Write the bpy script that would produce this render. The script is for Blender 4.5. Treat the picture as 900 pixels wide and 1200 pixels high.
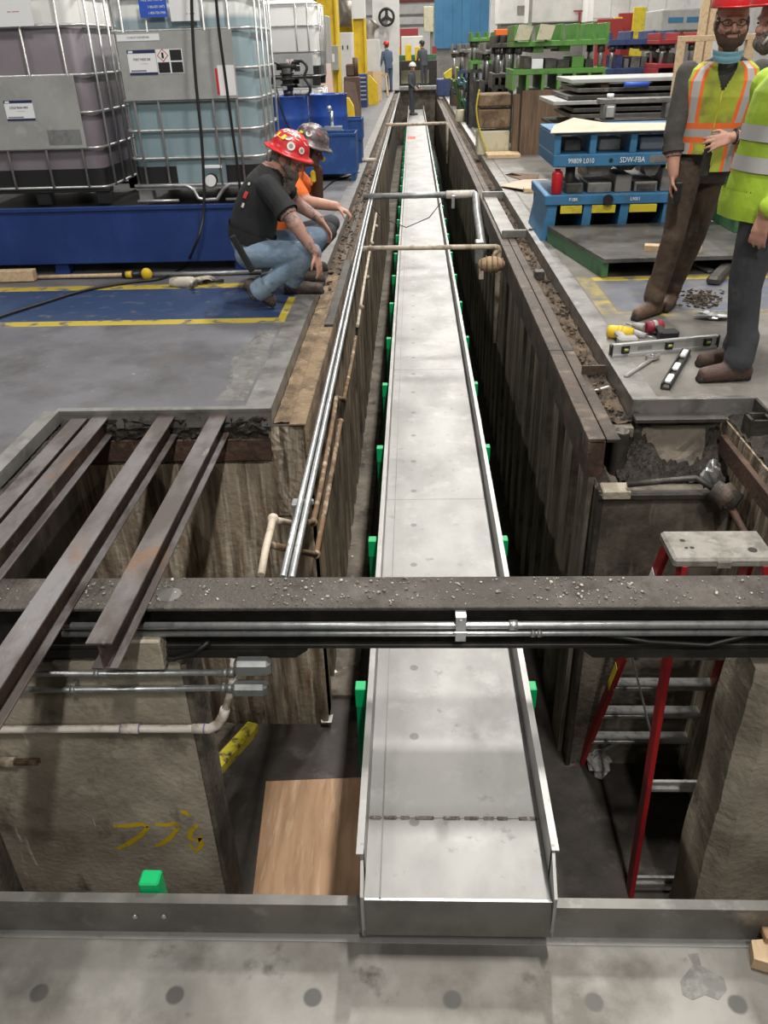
import bpy, bmesh, math, random
import numpy as np
from mathutils import Vector, Matrix, Euler
random.seed(7)
for o in list(bpy.data.objects): bpy.data.objects.remove(o)
scene = bpy.context.scene
COL = scene.collection
PI = math.pi

# ------------------------------------------------------------------ camera
FPX, CAMH = 940.0, 1.65
_y = np.array([33.5/FPX, 547/FPX, -1.0]); _y /= np.linalg.norm(_y)
_z = np.cross(np.array([1, .031, 0.0]), _y); _z /= np.linalg.norm(_z)
_x = np.cross(_y, _z)
RCW = np.array([_x, _y, _z])                       # camera axes -> world axes
cam = bpy.data.cameras.new('camera'); camo = bpy.data.objects.new('camera', cam); COL.objects.link(camo)
cam.sensor_fit = 'VERTICAL'; cam.sensor_height = 36.0; cam.sensor_width = 27.0
cam.lens = 36.0*FPX/1200.0
cam.clip_start = .05; cam.clip_end = 300
camo.matrix_world = Matrix.Translation((0, 0, CAMH)) @ Matrix(RCW.tolist()).to_4x4()
scene.camera = camo

# ------------------------------------------------------------------ light
scene.view_settings.view_transform = 'Standard'; scene.view_settings.look = 'None'
scene.view_settings.gamma = 1.0; scene.view_settings.use_curve_mapping = False
scene.view_settings.exposure = -.35
w = bpy.data.worlds.new('hall_air'); scene.world = w; w.use_nodes = True
w.node_tree.nodes['Background'].inputs[0].default_value = (.93, .97, 1.0, 1)
w.node_tree.nodes['Background'].inputs[1].default_value = .065
def bay_and_fill(x, y, z, power, sx=.3, sy=1.2):
    L = bpy.data.lights.new('bay_and_fill_light', 'AREA'); L.shape = 'RECTANGLE'; L.size = sx; L.size_y = sy
    L.energy = power; L.color = (1.0, .965, .91)
    o = bpy.data.objects.new('bay_and_fill_light', L); o.location = (x, y, z); COL.objects.link(o)
for k in range(-2, 11):  # lamps behind the camera and at the far end added unseen to brighten walls
    bay_and_fill(1.3, 2.9+6.2*k, 8.2, 660)
for k in range(-1, 9):
    bay_and_fill(-6.0, 3.2+8*k, 8.2, 230); bay_and_fill(7.0, 3.2+8*k, 8.2, 190)

def _ray(px, py): return RCW @ np.array([(px-450)/FPX, -(py-600)/FPX, -1.0])
def PZ(px, py, z=0.0):
    d = _ray(px, py); t = (z-CAMH)/d[2]; return Vector((t*d[0], t*d[1], z))
def PY(px, py, y):
    d = _ray(px, py); t = y/d[1]; return Vector((t*d[0], y, CAMH+t*d[2]))
def PX(px, py, x):
    d = _ray(px, py); t = x/d[0]; return Vector((x, t*d[1], CAMH+t*d[2]))

# ------------------------------------------------------------------ materials
MAT = {}
def mat(name, c, layers=(), rough=.6, metal=0.0, bump=0.0, bsc=40, bstretch=(1, 1, 1), alpha=1, trans=0, rvar=0.0, emit=0, world=False):
    """c base colour, layers of (colour, scale, lo, hi, stretch) mixed over it by noise"""
    m = bpy.data.materials.new(name); m.use_nodes = True
    nt = m.node_tree; N = nt.nodes; L = nt.links
    b = N['Principled BSDF']
    b.inputs['Roughness'].default_value = rough; b.inputs['Metallic'].default_value = metal
    b.inputs['Base Color'].default_value = (*c, 1)
    if trans: b.inputs['Transmission Weight'].default_value = trans
    if alpha < 1: b.inputs['Alpha'].default_value = alpha
    if emit:
        b.inputs['Emission Color'].default_value = (*c, 1); b.inputs['Emission Strength'].default_value = emit
    tc = None
    def coord(stretch):
        nonlocal tc
        if tc is None: tc = N.new('ShaderNodeNewGeometry') if world else N.new('ShaderNodeTexCoord')
        mp = N.new('ShaderNodeMapping'); mp.inputs['Scale'].default_value = stretch
        L.new(tc.outputs['Position' if world else 'Object'], mp.inputs[0]); return mp.outputs[0]
    prev = None
    for i, ly in enumerate(layers):
        col, sc, lo, hi = ly[:4]; st = ly[4] if len(ly) > 4 else (1, 1, 1)
        n = N.new('ShaderNodeTexNoise'); n.inputs['Scale'].default_value = sc; n.inputs['Detail'].default_value = 7
        n.inputs['Roughness'].default_value = .62
        mp = coord(st); mp.node.inputs['Location'].default_value = (3.1*i, 1.7*i, .9*i)
        L.new(mp, n.inputs['Vector'])
        r = N.new('ShaderNodeMapRange'); r.inputs['From Min'].default_value = lo; r.inputs['From Max'].default_value = hi
        L.new(n.outputs['Fac'], r.inputs['Value'])
        mx = N.new('ShaderNodeMix'); mx.data_type = 'RGBA'
        L.new(r.outputs['Result'], mx.inputs['Factor'])
        if prev is None: mx.inputs['A'].default_value = (*c, 1)
        else: L.new(prev, mx.inputs['A'])
        mx.inputs['B'].default_value = (*col, 1); prev = mx.outputs['Result']
        if rvar and i == 0:
            rr = N.new('ShaderNodeMapRange'); rr.inputs['To Min'].default_value = max(.05, rough-rvar); rr.inputs['To Max'].default_value = min(1, rough+rvar)
            L.new(n.outputs['Fac'], rr.inputs['Value']); L.new(rr.outputs['Result'], b.inputs['Roughness'])
    if prev is not None: L.new(prev, b.inputs['Base Color'])
    if bump:
        n = N.new('ShaderNodeTexNoise'); n.inputs['Scale'].default_value = bsc; n.inputs['Detail'].default_value = 8
        L.new(coord(bstretch), n.inputs['Vector'])
        bp = N.new('ShaderNodeBump'); bp.inputs['Strength'].default_value = bump; bp.inputs['Distance'].default_value = .02
        L.new(n.outputs['Fac'], bp.inputs['Height']); L.new(bp.outputs['Normal'], b.inputs['Normal'])
    MAT[name] = m; return m

# ------------------------------------------------------------------ mesh builder
def basis(d):
    d = d.normalized(); u = Vector((0, 0, 1)) if abs(d.z) < .9 else Vector((1, 0, 0))
    a = d.cross(u).normalized(); return a, d.cross(a).normalized()
class MB:
    def __init__(s): s.v = []; s.f = []; s.sm = []; s.mi = []; s.cur = 0
    def add(s, vs, fs, smooth=False):
        o = len(s.v); s.v += [Vector(p) for p in vs]
        for f in fs: s.f.append([i+o for i in f]); s.sm.append(smooth); s.mi.append(s.cur)
        return s
    def box(s, lo, hi, b=0.0, rot=None, piv=None):
        lo, hi = Vector(lo), Vector(hi)
        lo, hi = Vector([min(p, q) for p, q in zip(lo, hi)]), Vector([max(p, q) for p, q in zip(lo, hi)])
        c = (lo+hi)/2; h = (hi-lo)/2
        if b <= 0:
            vs = [Vector((x*h.x, y*h.y, z*h.z)) for x in (-1, 1) for y in (-1, 1) for z in (-1, 1)]
            fs = [(0, 1, 3, 2), (4, 6, 7, 5), (0, 4, 5, 1), (2, 3, 7, 6), (0, 2, 6, 4), (1, 5, 7, 3)]
        else:
            b = min(b, min(h)*.9); vs = []; idx = {}
            for sx in (-1, 1):
                for sy in (-1, 1):
                    for sz in (-1, 1):
                        for ax in range(3):
                            q = [h.x-b, h.y-b, h.z-b]; q[ax] = h[ax]
                            idx[(sx, sy, sz, ax)] = len(vs); vs.append(Vector((sx*q[0], sy*q[1], sz*q[2])))
            fs = []
            for ax in range(3):
                o1, o2 = (ax+1) % 3, (ax+2) % 3
                for sg in (-1, 1):
                    L = []
                    for a, bb in ((-1, -1), (1, -1), (1, 1), (-1, 1)):
                        k = [0, 0, 0]; k[ax] = sg; k[o1] = a; k[o2] = bb; L.append(idx[(*k, ax)])
                    fs.append(L if sg > 0 else L[::-1])
                for a in (-1, 1):
                    for bb in (-1, 1):
                        L = []
                        for e, axx in ((-1, o1), (1, o1), (1, o2), (-1, o2)):
                            k = [0, 0, 0]; k[ax] = e; k[o1] = a; k[o2] = bb; L.append(idx[(*k, axx)])
                        fs.append(L if a*bb < 0 else L[::-1])
            for k in [(x, y, z) for x in (-1, 1) for y in (-1, 1) for z in (-1, 1)]:
                L = [idx[(*k, a)] for a in range(3)]; fs.append(L if k[0]*k[1]*k[2] > 0 else L[::-1])
        if rot is not None:
            R = rot if isinstance(rot, Matrix) else Euler(rot).to_matrix()
            if piv is None: vs = [c+R@v for v in vs]
            else: pv = Vector(piv); vs = [pv+R@(c+v-pv) for v in vs]
        else: vs = [c+v for v in vs]
        return s.add(vs, fs)
    def bar(s, p0, p1, w, h, b=0.0, up=(0, 0, 1)):
        """rectangular bar from p0 to p1, w wide, h along up"""
        p0, p1 = Vector(p0), Vector(p1); d = (p1-p0); n = d.length; d.normalize()
        u = Vector(up); a = d.cross(u)
        if a.length < 1e-4: u = Vector((1, 0, 0)); a = d.cross(u)
        a.normalize(); u = a.cross(d).normalized()
        R = Matrix((d, a, u)).transposed()
        c = (p0+p1)/2
        o = len(s.v); s.box((-n/2, -w/2, -h/2), (n/2, w/2, h/2), b)
        for i in range(o, len(s.v)): s.v[i] = c+R@s.v[i]
        return s
    def cyl(s, p0, p1, r0, r1=None, n=14, cap=True, smooth=True):
        p0, p1 = Vector(p0), Vector(p1); r1 = r0 if r1 is None else r1
        a, b = basis(p1-p0); vs = []
        for p, r in ((p0, r0), (p1, r1)):
            vs += [p+a*(r*math.cos(2*PI*i/n))+b*(r*math.sin(2*PI*i/n)) for i in range(n)]
        s.add(vs, [(i, (i+1) % n, n+(i+1) % n, n+i) for i in range(n)], smooth)
        if cap:
            s.add(vs[:n], [tuple(range(n))[::-1]]); s.add(vs[n:], [tuple(range(n))])
        return s
    def tube(s, pts, r, n=10, closed=False, cap=True):
        pts = [Vector(p) for p in pts]; m = len(pts); rs = r if isinstance(r, (list, tuple)) else [r]*m
        vs = []; pa = None
        for i, p in enumerate(pts):
            if closed: d = pts[(i+1) % m]-pts[i-1]
            else: d = pts[min(i+1, m-1)]-pts[max(i-1, 0)]
            if d.length < 1e-9: d = Vector((0, 0, 1))
            d.normalize()
            if pa is None: a, _ = basis(d)
            else:
                a = pa-d*pa.dot(d)
                if a.length < 1e-5: a, _ = basis(d)
                a.normalize()
            b = d.cross(a); pa = a
            vs += [p+a*(rs[i]*math.cos(2*PI*k/n))+b*(rs[i]*math.sin(2*PI*k/n)) for k in range(n)]
        fs = []
        for i in range(m if closed else m-1):
            j = (i+1) % m
            fs += [(i*n+k, i*n+(k+1) % n, j*n+(k+1) % n, j*n+k) for k in range(n)]
        s.add(vs, fs, True)
        if cap and not closed:
            s.add(vs[:n], [tuple(range(n))[::-1]]); s.add(vs[-n:], [tuple(range(n))])
        return s
    def lathe(s, prof, c=(0, 0, 0), n=20, ax='z', smooth=True, sx=1, sy=1):
        vs = []; c = Vector(c)
        for r, h in prof:
            for k in range(n):
                t = 2*PI*k/n; q = (r*math.cos(t)*sx, r*math.sin(t)*sy, h)
                if ax == 'x': q = (q[2], q[0], q[1])
                if ax == 'y': q = (q[1], q[2], q[0])
                vs.append(c+Vector(q))
        m = len(prof)
        fs = [(i*n+k, i*n+(k+1) % n, (i+1)*n+(k+1) % n, (i+1)*n+k) for i in range(m-1) for k in range(n)]
        s.add(vs, fs, smooth)
        if prof[0][0] > 1e-4: s.add(vs[:n], [tuple(range(n))[::-1]])
        if prof[-1][0] > 1e-4: s.add(vs[-n:], [tuple(range(n))])
        return s
    def sphere(s, c, r, n=14, m=9, rot=None):
        c = Vector(c); r = (r, r, r) if not hasattr(r, '__len__') else r
        R = Euler(rot).to_matrix() if rot else Matrix.Identity(3)
        vs = [c+R@Vector((0, 0, r[2]))]
        for i in range(1, m):
            t = PI*i/m
            vs += [c+R@Vector((r[0]*math.sin(t)*math.cos(2*PI*k/n), r[1]*math.sin(t)*math.sin(2*PI*k/n), r[2]*math.cos(t))) for k in range(n)]
        vs.append(c+R@Vector((0, 0, -r[2]))); e = len(vs)-1
        fs = [(0, 1+k, 1+(k+1) % n) for k in range(n)]
        for i in range(m-2):
            fs += [(1+i*n+k, 1+(i+1)*n+k, 1+(i+1)*n+(k+1) % n, 1+i*n+(k+1) % n) for k in range(n)]
        fs += [(e, 1+(m-2)*n+(k+1) % n, 1+(m-2)*n+k) for k in range(n)]
        return s.add(vs, fs, True)
    def prism(s, poly, d, smooth=False):
        """closed polygon (3-D points, ccw seen against d) pushed along d"""
        d = Vector(d); P = [Vector(p) for p in poly]; n = len(P)
        s.add(P+[p+d for p in P], [tuple(range(n))[::-1], tuple(range(n, 2*n))])
        s.add(P+[p+d for p in P], [(i, (i+1) % n, n+(i+1) % n, n+i) for i in range(n)], smooth); return s
    def grid(s, fn, nu, nv, smooth=True):
        vs = [fn(i/nu, j/nv) for i in range(nu+1) for j in range(nv+1)]
        return s.add(vs, [(i*(nv+1)+j, (i+1)*(nv+1)+j, (i+1)*(nv+1)+j+1, i*(nv+1)+j+1) for i in range(nu) for j in range(nv)], smooth)
    def build(s, name, m, parent=None, label=None, cat=None, group=None, kind=None, fixn=True):
        org = Vector((0, 0, 0))
        if parent is not None:
            M_ = WM[parent.name].inverted(); vs = [M_@p for p in s.v]
        else:
            xs = [p.x for p in s.v]; ys = [p.y for p in s.v]; zs = [p.z for p in s.v]
            org = Vector(((min(xs)+max(xs))/2, (min(ys)+max(ys))/2, min(zs))); vs = [p-org for p in s.v]
        me = bpy.data.meshes.new(name); me.from_pydata([tuple(p) for p in vs], [], s.f)
        ms = m if isinstance(m, (list, tuple)) else [m]
        for q in ms: me.materials.append(MAT[q])
        me.polygons.foreach_set('use_smooth', s.sm); me.polygons.foreach_set('material_index', s.mi)
        if fixn:
            bm = bmesh.new(); bm.from_mesh(me); bmesh.ops.remove_doubles(bm, verts=bm.verts, dist=1e-5)
            bmesh.ops.recalc_face_normals(bm, faces=bm.faces); bm.to_mesh(me); bm.free()
        me.update()
        o = bpy.data.objects.new(name, me); COL.objects.link(o); o.location = org
        if parent is not None:
            o.parent = parent; WM[o.name] = WM[parent.name].copy()
        else: WM[o.name] = Matrix.Translation(org)
        return tag(o, label, cat, group, kind)
WM = {}
def tag(o, label=None, cat=None, group=None, kind=None):
    if label: o['label'] = label
    if cat: o['category'] = cat
    if group: o['group'] = group
    if kind: o['kind'] = kind
    return o
def thing(name, label, cat, loc=(0, 0, 0), rz=0, group=None):
    o = bpy.data.objects.new(name, None); COL.objects.link(o); o.location = loc; o.rotation_euler = (0, 0, rz)
    o.empty_display_size = .05
    WM[o.name] = Matrix.Translation(Vector(loc)) @ Matrix.Rotation(rz, 4, 'Z')
    return tag(o, label, cat, group)
def local(o):
    """let a thing's parts be written in its own coordinates"""
    WM[o.name] = Matrix.Identity(4); return o
def kids(o): return [c for c in bpy.data.objects if c.parent == o]
def dup(o, loc, rz=None, label=None, group=None, parent=None):
    c = o.copy(); COL.objects.link(c); c.parent = parent
    if parent is None:
        c.location = loc
        if rz is not None: c.rotation_euler = (0, 0, rz)
        if label: c['label'] = label
        if group: c['group'] = group
    for k in kids(o): dup(k, None, parent=c)
    return c
def text(name, s, size, loc, rot, m, parent, depth=.0008, sx=1.0):
    """flat lettering as mesh; loc and rot in the parent's own coordinates"""
    cu = bpy.data.curves.new(name, 'FONT'); cu.body = s; cu.size = size; cu.extrude = depth; cu.align_x = 'CENTER'; cu.align_y = 'CENTER'
    cu.resolution_u = 2
    t = bpy.data.objects.new('t', cu); COL.objects.link(t)
    me = bpy.data.meshes.new_from_object(t.evaluated_get(bpy.context.evaluated_depsgraph_get()))
    bpy.data.objects.remove(t); me.name = name
    T = Matrix.Translation(loc) @ Euler(rot).to_matrix().to_4x4() @ Matrix.Diagonal((sx, 1, 1, 1)); me.transform(T)
    me.materials.clear(); me.materials.append(MAT[m])
    o = bpy.data.objects.new(name, me); COL.objects.link(o); o.parent = parent; WM[o.name] = WM[parent.name].copy()
    return o
# ------------------------------------------------------------------ palette
mat('concrete_tan', (.34, .28, .205), [((.10, .07, .045), 2.2, .40, .62, (6, 6, .55)), ((.58, .52, .42), 3.0, .52, .70, (7, 7, .4)), ((.16, .075, .03), 3.5, .56, .72, (5, 5, .7)), ((.03, .025, .02), 5, .60, .75, (2, 2, 1.2))], rough=.85, bump=.35, bsc=30, world=True)
mat('concrete_grey', (.42, .37, .29), [((.23, .195, .15), 2.2, .38, .62), ((.42, .37, .29), 5, .52, .72), ((.10, .08, .06), 3.2, .56, .72, (1.6, 1.6, 1)), ((.62, .58, .50), 4, .66, .74, (5, 5, .5)), ((.30, .20, .09), 2.5, .62, .74, (3, 3, .7))], rough=.88, bump=.4, bsc=35, world=True)
mat('concrete_dark', (.17, .145, .115), [((.055, .045, .035), 2.6, .38, .62), ((.22, .185, .14), 4, .55, .75, (5, 5, .6)), ((.02, .017, .014), 4, .56, .72)], rough=.85, bump=.4, bsc=30, world=True)
mat('pile_steel', (.23, .18, .12), [((.055, .04, .026), 2.4, .40, .62, (5, 5, .4)), ((.33, .27, .19), 3.2, .54, .74, (6, 6, .4)), ((.02, .017, .014), 2, .55, .72, (1, 1, 1))], rough=.7, bump=.2, bsc=25, world=True)
mat('pile_grey', (.22, .19, .145), [((.05, .042, .032), 2.4, .40, .62, (5, 5, .35)), ((.33, .29, .23), 3.2, .54, .74, (6, 6, .35)), ((.022, .019, .015), 2, .55, .72)], rough=.7, bump=.2, bsc=25, world=True)
mat('patch_grey', (.15, .145, .14), [((.09, .085, .08), 7, .45, .66), ((.24, .235, .225), 12, .56, .74)], rough=.85, bump=.5, bsc=50, world=True)
mat('pit_mud', (.05, .042, .036), [((.022, .018, .015), 3, .4, .62), ((.10, .088, .075), 6, .58, .75)], rough=.7, bump=.35, bsc=18, world=True)
mat('tar_dirt', (.035, .028, .022), [((.12, .10, .08), 22, .55, .75), ((.012, .01, .008), 9, .45, .65)], rough=.8, bump=1.0, bsc=45, world=True)
mat('ledge_dirt', (.10, .068, .042), [((.03, .022, .016), 6, .42, .62), ((.24, .16, .09), 9, .55, .74), ((.30, .25, .19), 30, .62, .75)], rough=.85, bump=.8, bsc=45, world=True)
mat('tan_rust', (.21, .145, .085), [((.08, .05, .028), 4, .45, .66), ((.34, .26, .17), 9, .56, .75), ((.05, .035, .022), 7, .56, .7)], rough=.85, bump=.5, bsc=40, world=True)
mat('rusty_beam', (.10, .082, .076), [((.21, .20, .205), 3.2, .42, .62, (1, .45, 1)), ((.22, .11, .05), 3.0, .60, .76, (1, .6, 1)), ((.045, .028, .022), 4.5, .54, .72, (1, .5, 1)), ((.40, .37, .33), 7, .66, .76, (1, .4, 1))], rough=.52, metal=.35, bump=.15, bsc=40, world=True)
mat('rust_red', (.095, .052, .036), [((.04, .024, .018), 4, .42, .65), ((.19, .13, .085), 8, .56, .74)], rough=.75, metal=.1, bump=.3, bsc=40, world=True)
mat('beam_grime', (.075, .064, .056), [((.135, .12, .105), 5, .48, .70), ((.04, .031, .025), 6, .5, .68), ((.20, .18, .16), 28, .64, .78)], rough=.68, metal=.2, bump=.55, bsc=60, world=True)
mat('black_steel', (.022, .02, .018), [((.05, .045, .04), 7, .5, .72)], rough=.55, metal=.3, bump=.15, bsc=40)
mat('dark_steel', (.085, .078, .07), [((.035, .03, .026), 5, .42, .65), ((.15, .135, .12), 10, .58, .75)], rough=.5, metal=.5, bump=.15, bsc=50, world=True)
mat('cap_brown', (.085, .06, .045), [((.03, .023, .018), 4, .42, .65), ((.20, .15, .11), 8, .56, .74), ((.17, .07, .03), 5, .60, .74)], rough=.6, metal=.25, bump=.3, bsc=50, world=True)
mat('new_steel', (.36, .355, .345), [((.29, .285, .275), 3.0, .40, .66, (1, .6, 1)), ((.43, .425, .415), 6, .55, .75), ((.22, .215, .21), 11, .63, .74)], rough=.42, metal=.55, rvar=.12, world=True)
mat('edge_steel', (.30, .29, .28), [((.17, .16, .15), 5, .45, .65), ((.40, .39, .37), 9, .55, .75)], rough=.42, metal=.6, bump=.05, bsc=60, world=True)
mat('trough_steel', (.30, .285, .26), [((.42, .405, .38), 2.4, .45, .66), ((.17, .155, .135), 2.8, .5, .68), ((.11, .10, .085), 5, .6, .72)], rough=.48, metal=.5, rvar=.1, world=True)
mat('lip_steel', (.20, .195, .18), [((.13, .125, .115), 4, .45, .68), ((.28, .275, .26), 8, .58, .76)], rough=.45, metal=.6, world=True)
mat('weld', (.15, .13, .11), [((.45, .43, .40), 60, .55, .68), ((.07, .06, .06), 30, .5, .6)], rough=.45, metal=.6, bump=.6, bsc=120, world=True)
mat('galv', (.62, .64, .65), [((.42, .44, .45), 22, .45, .7), ((.75, .76, .77), 40, .55, .75)], rough=.33, metal=.8)
mat('galv_dull', (.34, .35, .35), [((.22, .225, .22), 14, .45, .68)], rough=.45, metal=.6)
mat('pvc_dirty', (.55, .47, .37), [((.17, .12, .07), 9, .50, .66), ((.66, .60, .52), 14, .55, .72), ((.30, .20, .10), 5, .58, .72)], rough=.6, world=True)
mat('pvc_white', (.66, .60, .54), [((.36, .28, .20), 16, .52, .68)], rough=.5, world=True)
mat('pvc_primer', (.22, .16, .30), rough=.5)
mat('rust_pipe', (.20, .12, .065), [((.50, .42, .32), 14, .52, .66), ((.08, .05, .03), 9, .5, .66)], rough=.8, bump=.3, bsc=80, world=True)
mat('green_plastic', (.0, .42, .13), rough=.45)
mat('green_stand', (.0, .22, .08), rough=.5)
mat('green_paint', (.045, .15, .06), [((.02, .05, .03), 6, .5, .68)], rough=.5, world=True)
mat('die_green', (.10, .27, .05), [((.05, .13, .03), 5, .52, .70)], rough=.5, world=True)
mat('die_teal', (.02, .11, .13), [((.01, .03, .035), 6, .5, .7)], rough=.5, world=True)
mat('die_blue', (.04, .17, .33), [((.03, .12, .22), 6, .50, .70), ((.16, .16, .15), 9, .64, .74)], rough=.5, world=True)
mat('die_navy', (.035, .06, .16), [((.02, .02, .05), 6, .5, .7)], rough=.5, world=True)
mat('die_red', (.30, .03, .03), rough=.5)
mat('die_grey', (.24, .23, .22), [((.10, .095, .09), 7, .45, .68)], rough=.45, metal=.4, world=True)
mat('die_dark', (.055, .052, .048), [((.12, .11, .10), 8, .5, .7)], rough=.5, metal=.4, world=True)
mat('die_yellow', (.62, .50, .03), [((.40, .30, .04), 9, .5, .7)], rough=.55)
mat('die_cream', (.55, .52, .38), [((.35, .33, .22), 5, .5, .7)], rough=.6)
mat('post_steel', (.45, .45, .45), rough=.3, metal=.8)
mat('plate_top', (.15, .14, .13), [((.07, .065, .06), 4, .42, .66), ((.24, .23, .215), 7, .58, .75)], rough=.42, metal=.45, world=True)
mat('plywood', (.38, .235, .135), [((.28, .165, .09), 3, .42, .66, (6, .7, 1)), ((.50, .36, .23), 4, .55, .74, (7, .8, 1)), ((.20, .12, .06), 9, .66, .74)], rough=.75, world=True)
mat('plywood_dark', (.165, .105, .065), [((.09, .055, .035), 3, .42, .66, (6, 6, .5)), ((.26, .185, .12), 4, .58, .76, (8, 8, .5))], rough=.8, world=True)
mat('pale_wood', (.58, .43, .27), [((.44, .30, .17), 5, .45, .68, (6, 1, 6))], rough=.75, world=True)
mat('cardboard', (.58, .46, .35), [((.46, .34, .24), 4, .5, .7)], rough=.85, world=True)
mat('paper_white', (.72, .71, .68), rough=.8)
mat('blue_tray', (.013, .036, .155), [((.02, .052, .20), 3, .45, .7), ((.012, .03, .14), 2, .55, .75, (3, 1, .6)), ((.16, .2, .32), 14, .69, .76, (8, 1, .8))], rough=.42, world=True)
mat('blue_drum', (.02, .07, .32), [((.012, .035, .17), 3, .5, .7)], rough=.4, world=True)
mat('blue_bin', (.012, .055, .20), [((.03, .10, .28), 5, .5, .72)], rough=.5, world=True)
mat('blue_cab', (.02, .05, .18), rough=.4)
mat('steel_cage', (.56, .56, .55), [((.40, .40, .40), 14, .5, .7)], rough=.35, metal=.7)
mat('plate_alu', (.52, .53, .51), [((.42, .43, .42), 3, .45, .68), ((.60, .61, .58), 6, .58, .74)], rough=.4, metal=.45, world=True)
mat('label_white', (.78, .79, .80), rough=.6)
mat('label_blue', (.03, .10, .50), rough=.5)
mat('label_navy', (.02, .03, .10), rough=.5)
mat('ink_black', (.012, .012, .014), rough=.6)
mat('ink_grey', (.25, .25, .27), rough=.6)
mat('ink_red', (.55, .03, .03), rough=.6)
mat('black_plastic', (.014, .014, .015), rough=.45)
mat('rubber', (.012, .012, .013), rough=.5)
mat('yellow_paint', (.72, .50, .015), [((.55, .36, .01), 4, .5, .72)], rough=.5, world=True)
mat('yellow_tape', (.62, .53, .04), [((.05, .045, .03), 16, .52, .64), ((.40, .33, .03), 7, .5, .7)], rough=.6, world=True)
mat('white_wall', (.80, .80, .78), [((.62, .61, .58), 1.2, .45, .7)], rough=.8, world=True)
mat('white_paint', (.66, .655, .63), [((.55, .545, .52), 2, .45, .7)], rough=.6, world=True)
mat('grey_cab', (.36, .355, .33), [((.28, .275, .25), 3, .45, .7)], rough=.5, world=True)
mat('door_blue', (.045, .19, .36), [((.035, .15, .30), 1.4, .45, .7)], rough=.55, world=True)
mat('machine_grey', (.25, .245, .23), [((.16, .155, .14), 2, .45, .7)], rough=.5, world=True)
mat('machine_black', (.018, .016, .015), rough=.6)
mat('duct', (.36, .33, .29), [((.24, .21, .18), 5, .45, .7)], rough=.45, metal=.6, world=True)
mat('copper_sheet', (.42, .29, .24), [((.34, .30, .27), 3, .45, .7)], rough=.5, metal=.3, world=True)
mat('brown_panel', (.10, .06, .045), [((.06, .04, .03), 3, .45, .7)], rough=.6, world=True)
mat('red_ladder', (.30, .012, .015), [((.14, .01, .01), 6, .55, .75)], rough=.45, world=True)
mat('alu', (.50, .50, .49), [((.26, .255, .25), 20, .5, .68)], rough=.4, metal=.7, world=True)
mat('cap_plastic', (.27, .255, .225), [((.15, .14, .12), 12, .45, .66), ((.40, .38, .34), 20, .58, .74)], rough=.7, bump=.2, bsc=80, world=True)
mat('red_can', (.50, .012, .02), rough=.4)
mat('red_bright', (.75, .02, .02), rough=.5)
mat('tool_yellow', (.70, .47, .02), rough=.5)
mat('tool_grey', (.33, .32, .31), rough=.5)
mat('tool_red', (.22, .012, .03), rough=.5)
mat('chrome', (.62, .61, .60), rough=.28, metal=.9)
mat('alu_level', (.60, .60, .59), [((.48, .48, .47), 9, .5, .7)], rough=.35, metal=.5)
mat('vial', (.35, .40, .12), rough=.2)
mat('glass_clear', (.8, .82, .8), rough=.15, trans=.6)
mat('foil', (.55, .55, .54), rough=.28, metal=.8)
mat('plastic_bag', (.50, .49, .49), rough=.25, alpha=.75)
mat('rag', (.50, .46, .38), [((.25, .22, .17), 10, .5, .68)], rough=.9)
mat('tan_cage', (.36, .25, .14), [((.16, .10, .05), 12, .5, .68)], rough=.8)
mat('pebble', (.16, .145, .125), [((.55, .52, .47), 30, .48, .62)], rough=.85, world=True)
mat('graffiti', (.62, .42, .01), [((.38, .26, .03), 14, .52, .70)], rough=.8, world=True)
mat('spot_burn', (.16, .155, .145), [((.27, .265, .25), 25, .45, .7)], rough=.5, metal=.4, world=True)
mat('red_spray', (.80, .10, .06), [((.5, .3, .27), 20, .55, .7)], rough=.7)
# people
mat('skin', (.48, .26, .19), [((.40, .19, .14), 12, .45, .7)], rough=.55)
mat('skin_tattoo', (.36, .20, .155), [((.10, .085, .085), 16, .50, .62), ((.42, .22, .17), 9, .55, .7)], rough=.55)
mat('skin_dark', (.13, .065, .042), rough=.5)
mat('lip', (.36, .13, .11), rough=.5)
mat('hair_brown', (.075, .043, .028), rough=.8, bump=.5, bsc=120)
mat('hair_grey', (.21, .175, .15), [((.09, .075, .065), 30, .45, .65)], rough=.85, bump=.6, bsc=120)
mat('tee_black', (.012, .014, .015), [((.02, .022, .024), 6, .45, .7)], rough=.85, bump=.25, bsc=14)
mat('jeans', (.17, .245, .34), [((.26, .34, .43), 5, .48, .68), ((.09, .13, .19), 7, .54, .72)], rough=.85, bump=.4, bsc=16)
mat('boot_brown', (.075, .055, .045), [((.13, .10, .085), 12, .5, .7)], rough=.7, bump=.3, bsc=40)
mat('boot_work', (.10, .052, .032), [((.05, .03, .022), 10, .45, .68)], rough=.65, bump=.3, bsc=40)
mat('boot_red', (.085, .045, .035), [((.04, .026, .022), 10, .45, .68)], rough=.65, bump=.3, bsc=40)
mat('sole', (.02, .018, .016), rough=.8)
mat('pants_brown', (.072, .046, .030), [((.036, .024, .017), 5, .45, .68), ((.12, .08, .052), 6, .58, .75)], rough=.85, bump=.8, bsc=12)
mat('pants_dark', (.052, .056, .062), [((.03, .032, .036), 5, .45, .68)], rough=.85, bump=.4, bsc=14)
mat('shirt_grey', (.062, .058, .054), [((.04, .037, .034), 6, .45, .68)], rough=.9, bump=.4, bsc=14)
mat('hi_vis', (.40, .46, .045), [((.22, .22, .05), 5, .46, .66)], rough=.8, bump=.3, bsc=16)
mat('hi_vis_jacket', (.36, .52, .03), [((.28, .42, .03), 5, .45, .7)], rough=.75, bump=.45, bsc=10)
mat('vest_orange', (.82, .16, .03), rough=.75)
mat('reflective', (.47, .46, .45), rough=.4, metal=.2)
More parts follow.
